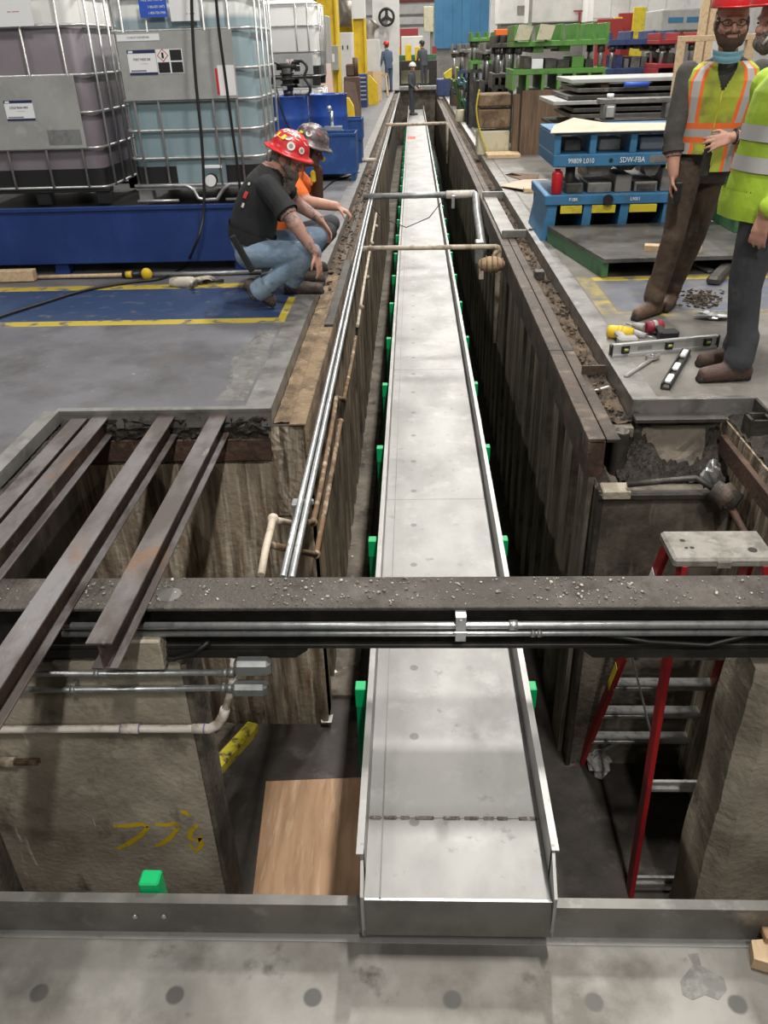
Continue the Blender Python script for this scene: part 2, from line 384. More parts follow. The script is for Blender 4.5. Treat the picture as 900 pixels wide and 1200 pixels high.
mat('orange_tee', (.80, .16, .025), [((.6, .11, .02), 6, .5, .7)], rough=.85, bump=.3, bsc=14)
mat('hat_red', (.56, .02, .025), rough=.32)
mat('hat_grey', (.11, .085, .085), [((.30, .25, .23), 16, .52, .62), ((.03, .025, .03), 12, .5, .6)], rough=.35)
mat('sticker_white', (.72, .70, .62), rough=.5)
mat('sticker_yellow', (.82, .62, .03), rough=.5)
mat('sticker_red', (.60, .05, .05), rough=.5)
mat('mask_blue', (.26, .52, .66), rough=.85)
mat('glove_yellow', (.75, .58, .03), rough=.7)
mat('coverall', (.06, .07, .085), rough=.85)
mat('denim_far', (.07, .10, .16), rough=.85)
mat('hat_white', (.75, .76, .74), rough=.4)
# ------------------------------------------------------------------ floor material with painted walkway (paint is flat, worn by noise)
def floor_mat(name, base, layers, paint):
    m = mat(name, base, layers, rough=.5, metal=0, bump=.08, bsc=60, rvar=.13, world=True)
    nt = m.node_tree; N = nt.nodes; L = nt.links; b = N['Principled BSDF']
    prev = b.inputs['Base Color'].links[0].from_socket
    g = N.new('ShaderNodeNewGeometry'); sp = N.new('ShaderNodeSeparateXYZ'); L.new(g.outputs['Position'], sp.inputs[0])
    nz = N.new('ShaderNodeTexNoise'); nz.inputs['Scale'].default_value = 9; nz.inputs['Detail'].default_value = 8; L.new(g.outputs['Position'], nz.inputs['Vector'])
    def cmp(sock, v, gt):
        n = N.new('ShaderNodeMath'); n.operation = 'GREATER_THAN' if gt else 'LESS_THAN'; L.new(sock, n.inputs[0]); n.inputs[1].default_value = v; return n.outputs[0]
    def mul(a, c):
        n = N.new('ShaderNodeMath'); n.operation = 'MULTIPLY'; L.new(a, n.inputs[0]); L.new(c, n.inputs[1]); return n.outputs[0]
    for col, x0, x1, y0, y1, lo, hi in paint:
        f = mul(mul(cmp(sp.outputs[0], x0, True), cmp(sp.outputs[0], x1, False)), mul(cmp(sp.outputs[1], y0, True), cmp(sp.outputs[1], y1, False)))
        r = N.new('ShaderNodeMapRange'); r.inputs['From Min'].default_value = lo; r.inputs['From Max'].default_value = hi; L.new(nz.outputs['Fac'], r.inputs['Value'])
        f = mul(f, r.outputs['Result'])
        mx = N.new('ShaderNodeMix'); mx.data_type = 'RGBA'; L.new(f, mx.inputs['Factor']); L.new(prev, mx.inputs['A']); mx.inputs['B'].default_value = (*col, 1); prev = mx.outputs['Result']
    L.new(prev, b.inputs['Base Color'])
YEL = (.42, .32, .04)
floor_mat('floor_left', (.105, .105, .115), [((.16, .162, .178), 1.1, .42, .68), ((.07, .066, .066), 2.4, .48, .70), ((.30, .29, .28), 26, .66, .76), ((.10, .09, .085), 1.6, .58, .74)],
          [((.020, .042, .105), -9, -.93, 5.5, 6.5, .22, .42), (YEL, -9, -.80, 5.49, 5.605, .34, .46), (YEL, -9, -1.25, 6.46, 6.6, .34, .48), (YEL, -.97, -.865, 5.55, 6.15, .32, .46)])
floor_mat('floor_right', (.145, .132, .117), [((.23, .215, .195), 1.2, .42, .66), ((.085, .075, .065), 2.6, .5, .70), ((.36, .345, .32), 20, .66, .76)],
          [((.085, .11, .17), 1.45, 9, 5.6, 6.45, .34, .66), (YEL, 1.3, 1.42, 5.5, 6.6, .42, .74), (YEL, 1.42, 9, 5.48, 5.6, .46, .74), (YEL, 1.42, 9, 6.45, 6.56, .34, .5)])
mat('plate_floor', (.27, .26, .248), [((.18, .172, .16), 2.0, .42, .66), ((.37, .36, .345), 5, .56, .74), ((.14, .13, .12), 3, .60, .72)], rough=.42, metal=.35, rvar=.1, bump=.1, bsc=90, world=True)

FAR = 40.0; PIT = -2.3
def st(name, mb, m): return mb.build(name, m, kind='structure')
XL, XR = -.77, 1.15
# floors
st('floor', MB().box((-14, 3.95, -.12), (XL, 75, 0)), 'floor_left')
st('floor', MB().box((-14, -3, -.12), (-1.93, 3.95, 0)), 'floor_left')
st('floor', MB().box((XR, 4.0, -.12), (14, 75, 0)), 'floor_right')
st('floor', MB().box((1.78, -3, -.12), (14, 4.0, 0)), 'floor_right')
st('floor', MB().box((XL, FAR, -.12), (XR, 75, 0)), 'floor_right')
st('floor', MB().box((-1.93, -3, -.12), (1.78, .55, 0)), 'floor_left')
pf = st('floor', MB().box((-4, -.5, PIT-.1), (4, FAR, PIT)), 'pit_mud')
# steel tread plates laid on the right hand floor beyond the aisle
k = 0; Yp = 8.15
while Yp < 38:
    L_ = 1.52
    for x0, x1 in ((1.30, 2.5), (2.51, 3.7)):
        p = MB().box((x0, Yp, .0), (x1, Yp+L_-.012, .007)).build('floor_plate', 'plate_floor', kind='structure')
    Yp += L_
# steel nosing along the floor edges
st('trim_1', MB().box((XL-.14, 3.95, -.02), (XL+.004, 39.9, .004)).box((XL-.008, 3.952, -.12), (XL+.002, 39.8, -.021)), 'edge_steel')
st('trim_2', MB().box((-1.93, 3.93, -.012), (XL+.004, 3.975, .005)).box((-1.92, 3.932, -.1), (XL+.001, 3.94, -.013)), 'edge_steel')
st('trim_3', MB().box((-1.99, .6, -.06), (-1.91, 3.93, .005)), 'edge_steel')
st('trim_4', MB().box((XR-.004, 3.99, -.02), (XR+.13, 39.9, .005)).box((XR-.002, 3.992, -.13), (XR+.006, 39.8, -.021)), 'edge_steel')
st('trim_5', MB().box((XR-.004, 3.985, -.11), (1.78, 3.997, .005)).box((XR+.001, 3.998, -.01), (1.779, 4.03, .004)), 'edge_steel')
st('trim_6', MB().box((1.775, .6, -.14), (1.79, 3.99, .005)), 'dark_steel')

R6 = random.Random(16)
MB().grid(lambda u, v: Vector((-1.10+.17*u+.03*math.sin(9*v)*(u < .5), 4.06+1.25*v, .0015+(R6.uniform(0, .010) if 0 < u < 1 and 0 < v < 1 else -.001))), 8, 46, smooth=False).build('floor_patch', 'patch_grey', kind='structure')
# corrugated sheet-pile walls, each pan a piece of its own
def pile(side, y0, w, xin, xout, z0, z1):
    """one trapezoid sheet: face towards the pit, recess beyond"""
    a = w*.52; s_ = w*.08; t = .03*side
    prof = [(xin, y0), (xin, y0+a), (xout, y0+a+s_), (xout, y0+w-s_), (xin, y0+w)]
    back = [(x+t, y) for x, y in prof][::-1]
    return MB().prism([(x, y, z0) for x, y in prof+back], (0, 0, z1-z0))
wl = MB().box((-1.1, 4.0, PIT), (-.74, FAR, -.13)).build('wall_left', 'concrete_dark', kind='structure')
yy = 3.98; n = 0
while yy < FAR:
    wd = .42
    if n < 40: pile(-1, yy, wd, -.60, -.70, PIT, -.14).build('sheet_pile', 'pile_steel', wl)
    yy += wd; n += 1
wr = MB().box((1.02, 4.0, PIT), (1.5, FAR, -.14)).build('wall_right', 'concrete_dark', kind='structure')
yy = 3.72; n = 0
while yy < FAR:
    wd = .46
    if n < 40: pile(1, yy, wd, .895, 1.0, PIT, -.2).build('sheet_pile', 'pile_grey', wr)
    yy += wd; n += 1
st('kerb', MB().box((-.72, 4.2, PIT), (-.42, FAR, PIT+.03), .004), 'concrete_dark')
# ledges in front of the floor edges
def rough_ledge(x0, x1, y0, y1, z, amp, nu, nv, seed):
    R = random.Random(seed)
    H_ = {}
    def fn(u, v):
        k = (round(u*nu), round(v*nv)); h = R.uniform(-amp, amp)
        return Vector((x0+(x1-x0)*u, y0+(y1-y0)*v, z+h))
    return MB().grid(fn, nu, nv, smooth=False)
st('ledge', MB().box((XL+.004, 3.95, -.16), (-.585, FAR, -.10)), 'concrete_dark')
rough_ledge(XL+.006, -.60, 3.96, 7.2, -.088, .006, 8, 110, 1).build('ledge_crust', 'tan_rust', kind='structure')
rough_ledge(XL+.006, -.60, 7.2, 33, -.085, .014, 6, 300, 2).build('ledge_crust', 'ledge_dirt', kind='structure')
st('ledge', MB().box((1.0, 3.9, -.17), (XR-.004, FAR, -.12)), 'concrete_dark')
rough_ledge(1.03, XR-.005, 3.95, 33, -.105, .012, 6, 420, 3).build('ledge_crust', 'ledge_dirt', kind='structure')

# left bay walls
wb = MB().box((-1.93, 3.95, PIT), (-.60, 4.12, -.33)).box((-1.93, 3.97, -.33), (-.64, 4.12, -.11)).build('wall_bay_far', 'concrete_tan', kind='structure')
MB().box((-1.9, 3.925, -.30), (-.79, 3.95, -.17), .004).build('steel_channel', 'rust_red', wb)
def lump(x0, x1, z0, z1, y, amp, seed, nu=40, nv=8):
    R = random.Random(seed)
    return MB().grid(lambda u, v: Vector((x0+(x1-x0)*u, y-R.uniform(0, amp)*(1 if 0 < v < 1 else .2), z0+(z1-z0)*v+R.uniform(-.01, .01))), nu, nv, smooth=False)
lump(-1.9, -.79, -.19, -.03, 3.95, .035, 5).build('tar_crust', 'tar_dirt', wb)
wbl = MB().box((-2.15, .6, PIT), (-1.93, 4.1, -.12)).build('wall_bay_left', 'concrete_dark', kind='structure')
R_ = random.Random(8)
MB().grid(lambda u, v: Vector((-1.93+.10*v, 2.6+1.32*u, -.06-.05*v-R_.uniform(0, .02))), 44, 6, smooth=False).build('tar_crust', 'tar_dirt', wbl)
# corner post of the left bay (broken concrete) under the ledge
R2 = random.Random(11)
MB().grid(lambda u, v: Vector((-.78+.19*u+R2.uniform(-.004, .004), 3.945-R2.uniform(0, .007)-.012*math.sin(7*v+3*u), -.10-.55*v)), 10, 24, smooth=False).build('broken_face', 'concrete_tan', wb)
# wall with yellow numbers, in front of the bay
w77 = MB().box((-4, 2.40, PIT), (-.935, 2.60, -.42)).build('wall_front_left', 'concrete_grey', kind='structure')
MB().box((-.935, 2.405, PIT), (-.912, 2.6, -.44), .003).build('form_board', 'concrete_dark', w77)
# painted number: flat brush strokes 3 mm proud
def stroke(pts, wd, Y):
    """paint stroke given in pixels on the plane Y"""
    P = [PY(a, b, Y) for a, b in pts]; mb = MB(); v = []; 
    for i, p in enumerate(P):
        d = (P[min(i+1, len(P)-1)]-P[max(i-1, 0)]); d.normalize(); nrm = Vector((-d.z, 0, d.x))*wd*(.5 if 0 < i < len(P)-1 else .35)
        v += [p+nrm, p-nrm]
    return mb.add(v, [(2*i, 2*i+1, 2*i+3, 2*i+2) for i in range(len(P)-1)])
for pts in ([(133, 968), (150, 968), (166, 966), (174, 969)], [(174, 969), (164, 980), (150, 989), (137, 995)],
            [(182, 966), (196, 967), (206, 965), (209, 970)], [(209, 970), (200, 981), (191, 988), (182, 992)],
            [(212, 951), (217, 952), (221, 956)], [(232, 967), (224, 973), (222, 982), (231, 986), (237, 980)], [(222, 990), (230, 998), (237, 990), (234, 982)]):
    stroke(pts, .026, 2.397).build('painted_number', 'graffiti', w77, fixn=False)
# far end of the near bay seen at the bottom right
wbr = MB().box((.93, 3.62, PIT), (1.9, 4.0, -.36)).box((1.0, 3.98, -.36), (1.8, 4.2, -.12)).build('wall_bay_right_far', 'concrete_dark', kind='structure')
R3 = random.Random(12)
def heap(u, v):
    x = 1.06+.60*u; y = 3.72+.27*v
    return Vector((x, y, -.36+.20*v*v*(.5+.9*abs(math.sin(3.1*u+1)))*(.75+.25*math.sin(9*u))+R3.uniform(0, .035)))
MB().grid(heap, 30, 14, smooth=False).build('mud_crust', 'tar_dirt', wbr)
R4 = random.Random(13)
MB().grid(lambda u, v: Vector((1.18+.36*u, 3.965-.08*(1-v)-R4.uniform(0, .02), -.34+.20*v+R4.uniform(-.01, .01))), 7, 5, smooth=False).build('broken_concrete', 'concrete_dark', wbr)
MB().box((.925, 3.60, PIT), (.955, 3.66, -.33), .004).build('corner_angle', 'dark_steel', wbr)
MB().box((.93, 3.58, -.375), (1.62, 3.63, -.34), .006).build('edge_bar', 'dark_steel', wbr)
MB().box((.94, 3.56, -.36), (1.08, 3.66, -.31), .006).build('seat_block', 'concrete_grey', wbr)
wbr2 = MB().box((1.63, .6, PIT), (1.90, 3.98, -.10)).build('wall_bay_right', 'concrete_tan', kind='structure')
MB().box((1.60, .6, -.26), (1.63, 3.9, -.16), .003).build('steel_strip', 'rust_red', wbr2)
R5 = random.Random(14)
MB().grid(lambda u, v: Vector((1.64+.135*u, 1.5+2.45*v, -.10+R5.uniform(0, .03)+.03*u)), 6, 60, smooth=False).build('mud_crust', 'tar_dirt', wbr2)
# concrete pillar near right, chipped along its edge
def chipped(xf, xb, y0, y1, z0, z1, seed):
    R = random.Random(seed); mb = MB(); n = 60; ring = []
    for i in range(n+1):
        z = z0+(z1-z0)*i/n; j = R.uniform(0, .003)+.006*math.sin(i*.31)+.003*math.sin(i*.83)
        ring.append([Vector((xb, y1, z)), Vector((xf+.008*math.sin(i*.23), y1, z)), Vector((xf+R.uniform(0, .003), y0+.05+j, z)), Vector((xf+.07+j, y0, z)), Vector((xb, y0, z))])
    vs = [p for r in ring for p in r]
    fs = [(i*5+k, i*5+(k+1) % 5, (i+1)*5+(k+1) % 5, (i+1)*5+k) for i in range(n) for k in range(5)]
    return mb.add(vs, fs, False).add(vs[:5], [tuple(range(5))[::-1]]).add(vs[-5:], [tuple(range(5))])
chipped(1.30, 3.2, 2.36, 2.66, PIT, -.46, 3).build('wall_front_right', 'concrete_grey', kind='structure')
# hall around
hall = MB().box((-14, 75, 0), (14, 75.3, 11)).build('wall_back', 'white_wall', kind='structure')
st('wall_side', MB().box((14, -3, 0), (14.3, 75, 11)), 'white_wall')
st('wall_side', MB().box((-14.3, -3, 0), (-14, 75, 11)), 'white_wall')
st('wall_pit_near', MB().box((-4, .5, PIT), (4, .56, -.12)), 'concrete_dark')
st('wall_pit_end', MB().box((-1, FAR-.02, PIT), (1.4, FAR+.1, -.12)), 'concrete_dark')
# ------------------------------------------------------------------ long conveyor pan
CX0, CX1, CZ, CT = -.185, .435, -.75, -.605
def pan_mat(name, spots_x, along, off, pitch, base):
    """bare rolled steel with a row of heat spots from stitch welds underneath"""
    m = mat(name, *base[0], **base[1])
    nt = m.node_tree; N = nt.nodes; L = nt.links; b = N['Principled BSDF']
    prev = b.inputs['Base Color'].links[0].from_socket
    g = N.new('ShaderNodeNewGeometry'); sp = N.new('ShaderNodeSeparateXYZ'); L.new(g.outputs['Position'], sp.inputs[0])
    def mth(op, a, c=None):
        n = N.new('ShaderNodeMath'); n.operation = op
        for i, q in enumerate((a, c)):
            if q is None: continue
            if isinstance(q, (int, float)): n.inputs[i].default_value = q
            else: L.new(q, n.inputs[i])
        return n.outputs[0]
    A, Bc = (sp.outputs[1], sp.outputs[0]) if along == 'y' else (sp.outputs[0], sp.outputs[1])
    for sx, strength, r0 in spots_x:
        t = mth('SUBTRACT', mth('MODULO', mth('ADD', A, 40*pitch-off+pitch/2), pitch), pitch/2)
        q = mth('SUBTRACT', Bc, sx)
        d = mth('SQRT', mth('ADD', mth('MULTIPLY', t, t), mth('MULTIPLY', q, q)))
        r = N.new('ShaderNodeMapRange'); r.inputs['From Min'].default_value = r0; r.inputs['From Max'].default_value = r0*.75; r.inputs['To Max'].default_value = strength
        L.new(d, r.inputs['Value'])
        mx = N.new('ShaderNodeMix'); mx.data_type = 'RGBA'; L.new(r.outputs['Result'], mx.inputs['Factor']); L.new(prev, mx.inputs['A']); mx.inputs['B'].default_value = (.085, .082, .078, 1); prev = mx.outputs['Result']
    L.new(prev, b.inputs['Base Color'])
NS = (((.285, .28, .272), [((.22, .216, .21), 3.0, .40, .66, (1, .6, 1)), ((.345, .34, .33), 6, .55, .75), ((.16, .155, .15), 11, .63, .74)]), dict(rough=.47, metal=.45, rvar=.12, world=True))
pan_mat('pan_steel', ((-.015, .6, .021), (.23, .18, .018)), 'y', 2.334, .4108, NS)
TS = (((.20, .19, .172), [((.29, .28, .26), 2.4, .45, .66), ((.115, .105, .09), 2.8, .5, .68), ((.075, .068, .058), 5, .6, .72)]), dict(rough=.46, metal=.5, rvar=.1, world=True))
pan_mat('trough_pan', ((1.443, .95, .034),), 'x', -.796, .45, TS)
cv = thing('conveyor_trough', 'long bare steel conveyor pan running down the middle of the pit', 'conveyor', (.125, 1.62, -.88))
joints = [1.62, 1.94, 4.28, 6.55, 8.85, 11.1, 13.4, 15.7, 18.0, 20.3, 22.6, 24.9, 27.2, 29.5, 31.8, 34.1, 36.4, 38.7]
for a, b in zip(joints[:-1], joints[1:]):
    MB().box((CX0+.006, a+.0015, CZ-.006), (CX1-.006, b-.0015, CZ)).build('pan_panel', 'pan_steel', cv)
for sd, x in ((-1, CX0), (1, CX1)):
    y0 = 1.62
    for a, b in ((1.70 if sd > 0 else 1.68, 4.28), (4.28, 8.85), (8.85, 13.4), (13.4, 18), (18, 22.6), (22.6, 27.2), (27.2, 31.8), (31.8, 38.7)):
        MB().box((x-.005, a+.001, CZ-.09), (x+.005, b-.001, CT-.0065)).box((x-.006 if sd > 0 else x-.018, a+.0015, CT-.006), (x+.018 if sd > 0 else x+.006, b-.0015, CT)).build('side_plate', 'new_steel', cv)
    MB().prism([(x-.005, 1.60, -.915), (x-.005, 1.60, CZ+.04), (x-.005, 1.72, CT+.005), (x-.005, 1.72, -.86)], (.010, 0, 0)).build('end_gusset', 'new_steel', cv)
MB().prism([(CX0, 1.62, CZ), (CX0, 1.597, -.905), (CX0, 1.602, -.905), (CX0, 1.628, CZ)], (CX1-CX0, 0, 0)).build('discharge_lip', 'lip_steel', cv)
MB().box((CX0+.055, 1.62, CZ), (CX0+.06, 38.7, CZ+.003)).build('seam', 'lip_steel', cv)
for Y in (1.94,):
    R = random.Random(4); x = CX0+.01
    while x < CX1-.03:
        l = R.uniform(.03, .07); MB().box((x, Y-.008, CZ-.001), (x+l, Y+.008, CZ+.004), .003).build('weld_bead', 'weld', cv); x += l+R.uniform(.008, .04)
MB().box((CX0+.006, 1.616, CZ-.001), (CX1-.006, 1.626, CZ+.003), .001).build('weld_bead', 'galv', cv)
MB().grid(lambda u, v: PZ(477+10*u, 160+3*v, CZ+.002), 2, 1).build('spray_mark', 'red_spray', cv, fixn=False)
for k in range(24):
    pass
# green stands that carry the pan
def stand(Y, label):
    t = thing('conveyor_stand', label, 'stand', (.125, Y, PIT), 0, 'green stands under the conveyor')
    for x in (-.245, .485):
        MB().box((x-.022, Y-.022, PIT), (x+.022, Y+.022, -.84), .003).build('post', 'green_stand', t)
        MB().box((x-.024, Y-.028, -.84), (x+.024, Y+.028, -.735), .003).build('post_cap', 'green_plastic', t)
        MB().box((x-.06, Y-.05, PIT), (x+.06, Y+.05, PIT+.01)).build('base_plate', 'green_stand', t)
    MB().box((-.245, Y-.02, -.90), (.485, Y+.02, -.845), .002).build('cross_bar', 'green_stand', t)
    MB().bar((-.24, Y, -1.9), (.48, Y, -1.1), .03, .008).build('brace', 'green_stand', t)
    return t
g0 = stand(2.617, 'green conveyor stand nearest the camera, just behind the cross beam')
ords = ['second', 'third', 'fourth', 'fifth', 'sixth', 'seventh', 'eighth', 'ninth', 'tenth', 'eleventh', 'twelfth', 'thirteenth', 'fourteenth', 'fifteenth', 'sixteenth', 'seventeenth', 'eighteenth', 'nineteenth', 'twentieth', 'twenty-first', 'twenty-second', 'twenty-third', 'twenty-fourth']
for k in range(23):
    dup(g0, (.125, 2.617+1.19*(k+1), PIT), 0, 'green conveyor stand, %s one along the pit from the cross beam' % ords[k])

# ------------------------------------------------------------------ cross trough in the foreground
ct = thing('cross_trough', 'wide steel cross trough with bolted lip in the foreground', 'conveyor', (0, 1.35, -1.02))
MB().box((-3, 1.0, -1.006), (3, 1.655, -1.0)).build('pan', 'trough_pan', ct)
MB().box((-3, 1.655, -1.02), (3, 1.663, -.835)).box((-2.99, 1.6635, -.842), (2.99, 1.692, -.8355)).build('lip', 'lip_steel', ct)
MB().box((-3, 1.0, -1.02), (3, 1.008, -.835)).build('lip', 'lip_steel', ct)
MB().box((-3, 1.628, -1.0), (3, 1.655, -.997)).build('seam_strip', 'new_steel', ct)
for a, b in ((158, 1074), (192, 1074)):
    p = PY(a, b, 1.653); MB().sphere(p, (.010, .006, .010), 10, 6).build('bolt', 'chrome', ct)
for x in (-1.05, .9):
    MB().box((x-.02, 1.7, -2.3), (x+.02, 1.74, -.95)).build('support_leg', 'green_stand', ct)
p = PY(182, 1044, 1.74)
MB().box((p.x-.035, 1.70, -.95), (p.x+.035, 1.76, -.80), .006).build('corner_block', 'green_plastic', ct)
MB().box((-3, 1.70, -1.06), (3, 1.76, -1.02)).build('rail', 'green_stand', ct)

def burn(pts): 
    MB().prism([PZ(a, b, -.9995) for a, b in pts], (0, 0, .0006)).build('burn_mark', 'spot_burn', ct)
burn([(797, 1150), (812, 1130), (806, 1118), (818, 1117), (822, 1132), (848, 1146), (852, 1160), (842, 1172), (826, 1166), (812, 1172), (800, 1166)])
burn([(794, 1092), (808, 1091), (810, 1100), (800, 1104)])
wk = thing('wood_offcut', 'pale wood offcut with orange end lying in the right of the foreground trough', 'wood', PZ(895, 1130, -1.0))
MB().prism([PZ(877, 1112, -.998), PZ(880, 1134, -.998), PZ(925, 1148, -.998), PZ(925, 1108, -.998)], (0, 0, .05)).build('block', 'pale_wood', wk)
MB().box(PZ(896, 1106, -.948), PZ(925, 1098, -.948)+Vector((0, .02, .03)), .004).build('end_piece', 'plywood', wk)
# ------------------------------------------------------------------ cross beam
bm_ = thing('cross_beam', 'grimy steel cross beam spanning the pit with gravel on its flange', 'beam', (0, 2.48, -.36))
BZ = -.145
MB().box((-2.6, 2.385, BZ-.016), (2.4, 2.585, BZ), .003).build('top_flange', 'beam_grime', bm_)
MB().box((-2.6, 2.475, -.36), (2.4, 2.492, BZ-.016)).build('web', 'black_steel', bm_)
MB().box((-2.6, 2.39, -.345), (2.4, 2.585, -.325), .003).build('bottom_flange', 'black_steel', bm_)
for x0, x1 in ((-2.6, -.42), (.62, 2.4)):
    MB().prism([(x0, 2.385, -.347), (x1, 2.385, -.347), (x1-.05*(1 if x0 < 0 else 0), 2.385, -.385), (x0+.05*(0 if x0 < 0 else 1), 2.385, -.385)], (0, .2, 0)).build('haunch_plate', 'black_steel', bm_)
MB().cyl((-.945, 2.47, BZ-.001), (-.945, 2.47, BZ+.0015), .045, n=20).build('plug', 'lip_steel', bm_)
# gravel lying on the flange: too small and too many to count
R = random.Random(21); mb = MB()
clus = [(-.93, .25), (-.45, .3), (-.15, .3), (.1, .3), (.55, .35), (.7, .3), (1.25, .4), (-1.35, .3)]
for k in range(560):
    c, s_ = R.choice(clus); x = R.gauss(c, s_*.5); y = R.uniform(2.40, 2.575); r = R.choice((.0025, .003, .004, .005, .006)) if R.random() < .93 else .009
    mb.sphere((x, y, BZ+r*.4), (r, r*R.uniform(.6, 1), r*.6), 6, 4, (0, 0, R.uniform(0, 3)))
mb.build('gravel', 'pebble', label='loose gravel and grit scattered on the cross beam flange', cat='gravel', kind='stuff')

# conduit runs on the beam
def clamp(mb, x, y, z, r): mb.tube([(x, y+r*1.5*math.cos(t), z+r*1.5*math.sin(t)) for t in [i*PI/8 for i in range(16)]], .004, 6, closed=True)
cd = thing('conduit_run', 'bright galvanised upper conduit strapped along the cross beam', 'conduit', (0, 2.365, -.215), 0, 'conduits on the cross beam')
MB().cyl((-1.35, 2.365, -.212), (1.7, 2.365, -.212), .0145, n=14).build('pipe', 'galv', cd)
x = PY(600, 734, 2.365).x; MB().cyl((x-.012, 2.365, -.212), (x+.02, 2.365, -.212), .019, n=14).build('coupling', 'galv', cd)
cd2 = thing('conduit_run', 'lower galvanised conduit with coupling along the cross beam', 'conduit', (0, 2.36, -.255), 0, 'conduits on the cross beam')
MB().cyl((-1.35, 2.37, -.253), (1.7, 2.37, -.253), .0125, n=14).build('pipe', 'galv', cd2)
x = PY(628, 743, 2.37).x
MB().cyl((x-.02, 2.37, -.253), (x-.004, 2.37, -.253), .0165, n=14).cyl((x+.004, 2.37, -.253), (x+.02, 2.37, -.253), .0165, n=14).build('coupling', 'galv_dull', cd2)
cl = thing('conduit_hanger', 'bright strap clamp hanging the conduits from the beam centre', 'clamp', (.155, 2.36, -.28))
q = PY(540, 735, 2.35).x
MB().box((q-.02, 2.343, -.272), (q+.02, 2.347, -.158), .002).box((q-.02, 2.345, -.165), (q+.02, 2.392, -.159), .001).build('strap', 'galv', cl)
MB().cyl((q, 2.338, -.178), (q, 2.347, -.178), .010, n=6).build('bolt', 'galv', cl)
MB().box((q-.026, 2.340, -.236), (q+.026, 2.35, -.226), .002).build('saddle', 'galv', cl)
# sagging cable under the beam
for lab, P in (('dark cable sagging below the conduits on the left', [(125, 762), (165, 770), (205, 772), (228, 765), (245, 752)]), ('dark cable sagging below the conduits on the right', [(700, 742), (760, 752), (830, 756), (900, 738), (940, 722)])):
    MB().tube([PY(a, b, 2.375) for a, b in P], .010, 8).build('cable', 'rubber', label=lab, cat='cable')

# ------------------------------------------------------------------ four rusty beams laid over the left bay
def ibeam(xc, y0, y1, zb, w, h, lab):
    t = thing('steel_beam', lab, 'beam', (xc, (y0+y1)/2, zb), 0, 'rusty beams across the left bay')
    MB().box((xc-w/2, y0, zb+h-.010), (xc+w/2, y1, zb+h), .002).build('top_flange', 'rusty_beam', t)
    MB().box((xc-.005, y0, zb+.010), (xc+.005, y1, zb+h-.010)).build('web', 'rust_red', t)
    MB().box((xc-w/2, y0, zb), (xc+w/2, y1, zb+.010), .002).build('bottom_flange', 'rusty_beam', t)
    return t
ibeam(-1.052, 2.04, 3.94, -.143, .090, .115, 'rusty steel beam nearest the pit, scraped pale in places')
ibeam(-1.332, 1.6, 3.93, -.143, .092, .115, 'brown rusty steel beam second from the pit over the bay')
ibeam(-1.690, 1.6, 3.93, -.143, .086, .115, 'purplish steel beam, inner one of the left pair')
ibeam(-1.800, 1.6, 3.91, -.143, .086, .115, 'outermost rusty steel beam against the left floor edge')
MB().box((-1.155, 2.33, -.40), (-.97, 2.41, -.262), .004).build('seat_block', 'concrete_grey', label='small concrete block under the end of the rusty beam', cat='block')

# ------------------------------------------------------------------ lower conduits, box and white pipe on the numbered wall
for (a, b, r, lab) in (((0, 790), (272, 788), .0125, 'upper of two short galvanised conduits on the numbered wall'), ((0, 809), (270, 806), .0125, 'lower of two short galvanised conduits on the numbered wall')):
    p0, p1 = PY(*a, 2.36), PY(*b, 2.36); p0 = p0+(p0-p1)*.4
    t = thing('conduit_run', lab, 'conduit', p1, 0, 'conduits on the numbered wall')
    MB().cyl(p0, p1, r, n=12).build('pipe', 'galv', t)
    d = (p1-p0).normalized()
    MB().cyl(p1-d*.035, p1-d*.018, r*1.5, n=12).cyl(p1-d*.012, p1+d*.01, r*1.7, n=8).build('connector', 'galv_dull', t)
    c = PY(86 if b[1] > 800 else 114, 808 if b[1] > 800 else 789, 2.36)
    MB().cyl(c-d*.009, c+d*.009, r*1.55, n=12).box(c+Vector((-.009, .005, -.022)), c+Vector((.009, .04, .022)), .002).build('strap', 'galv_dull', t)
jb = thing('junction_box', 'pair of rounded galvanised conduit fittings at the wall corner', 'junction box', PY(295, 800, 2.36))
for a, b in (((275, 782), (318, 779)), ((272, 806), (314, 806))):
    p0, p1 = PY(*a, 2.355), PY(*b, 2.355)
    MB().box(p0+Vector((0, -.03, -.032)), p1+Vector((0, .03, .030)), .016).build('fitting', 'galv_dull', jb)
pv = thing('drain_pipe', 'white plastic pipe with purple-primed elbow along the numbered wall', 'pipe', PY(150, 854, 2.35))
P = [(-80, 857), (0, 855), (120, 854), (228, 854)]
MB().tube([PY(a, b, 2.35) for a, b in P], .0165, 12).build('pipe', 'pvc_white', pv)
MB().tube([PY(a, b, 2.35) for a, b in ((226, 854), (246, 854), (256, 849), (262, 838), (264, 830))], [.021, .021, .021, .021, .020], 12).build('elbow', 'pvc_white', pv)
MB().tube([PY(263, 836, 2.35), PY(272, 806, 2.37), PY(275, 770, 2.40)], .0165, 12).build('riser', 'pvc_white', pv)
MB().cyl(PY(143, 854, 2.35), PY(164, 854, 2.35), .021, n=12).build('coupling', 'pvc_white', pv)
for a, b, a2, b2 in ((141.5, 854, 143, 854), (163.5, 854, 165, 854), (239, 854, 241, 854)):
    MB().cyl(PY(a, b, 2.35), PY(a2, b2, 2.35), .0222, n=12, cap=False).build('primer_ring', 'pvc_primer', pv)
pv2 = thing('pipe_stub', 'dirty white pipe stub low on the left edge of the wall', 'pipe', PY(20, 893, 2.37))
MB().tube([PY(-40, 896, 2.37), PY(0, 893, 2.37), PY(18, 893, 2.37)], .022, 12).build('pipe', 'pvc_dirty', pv2)
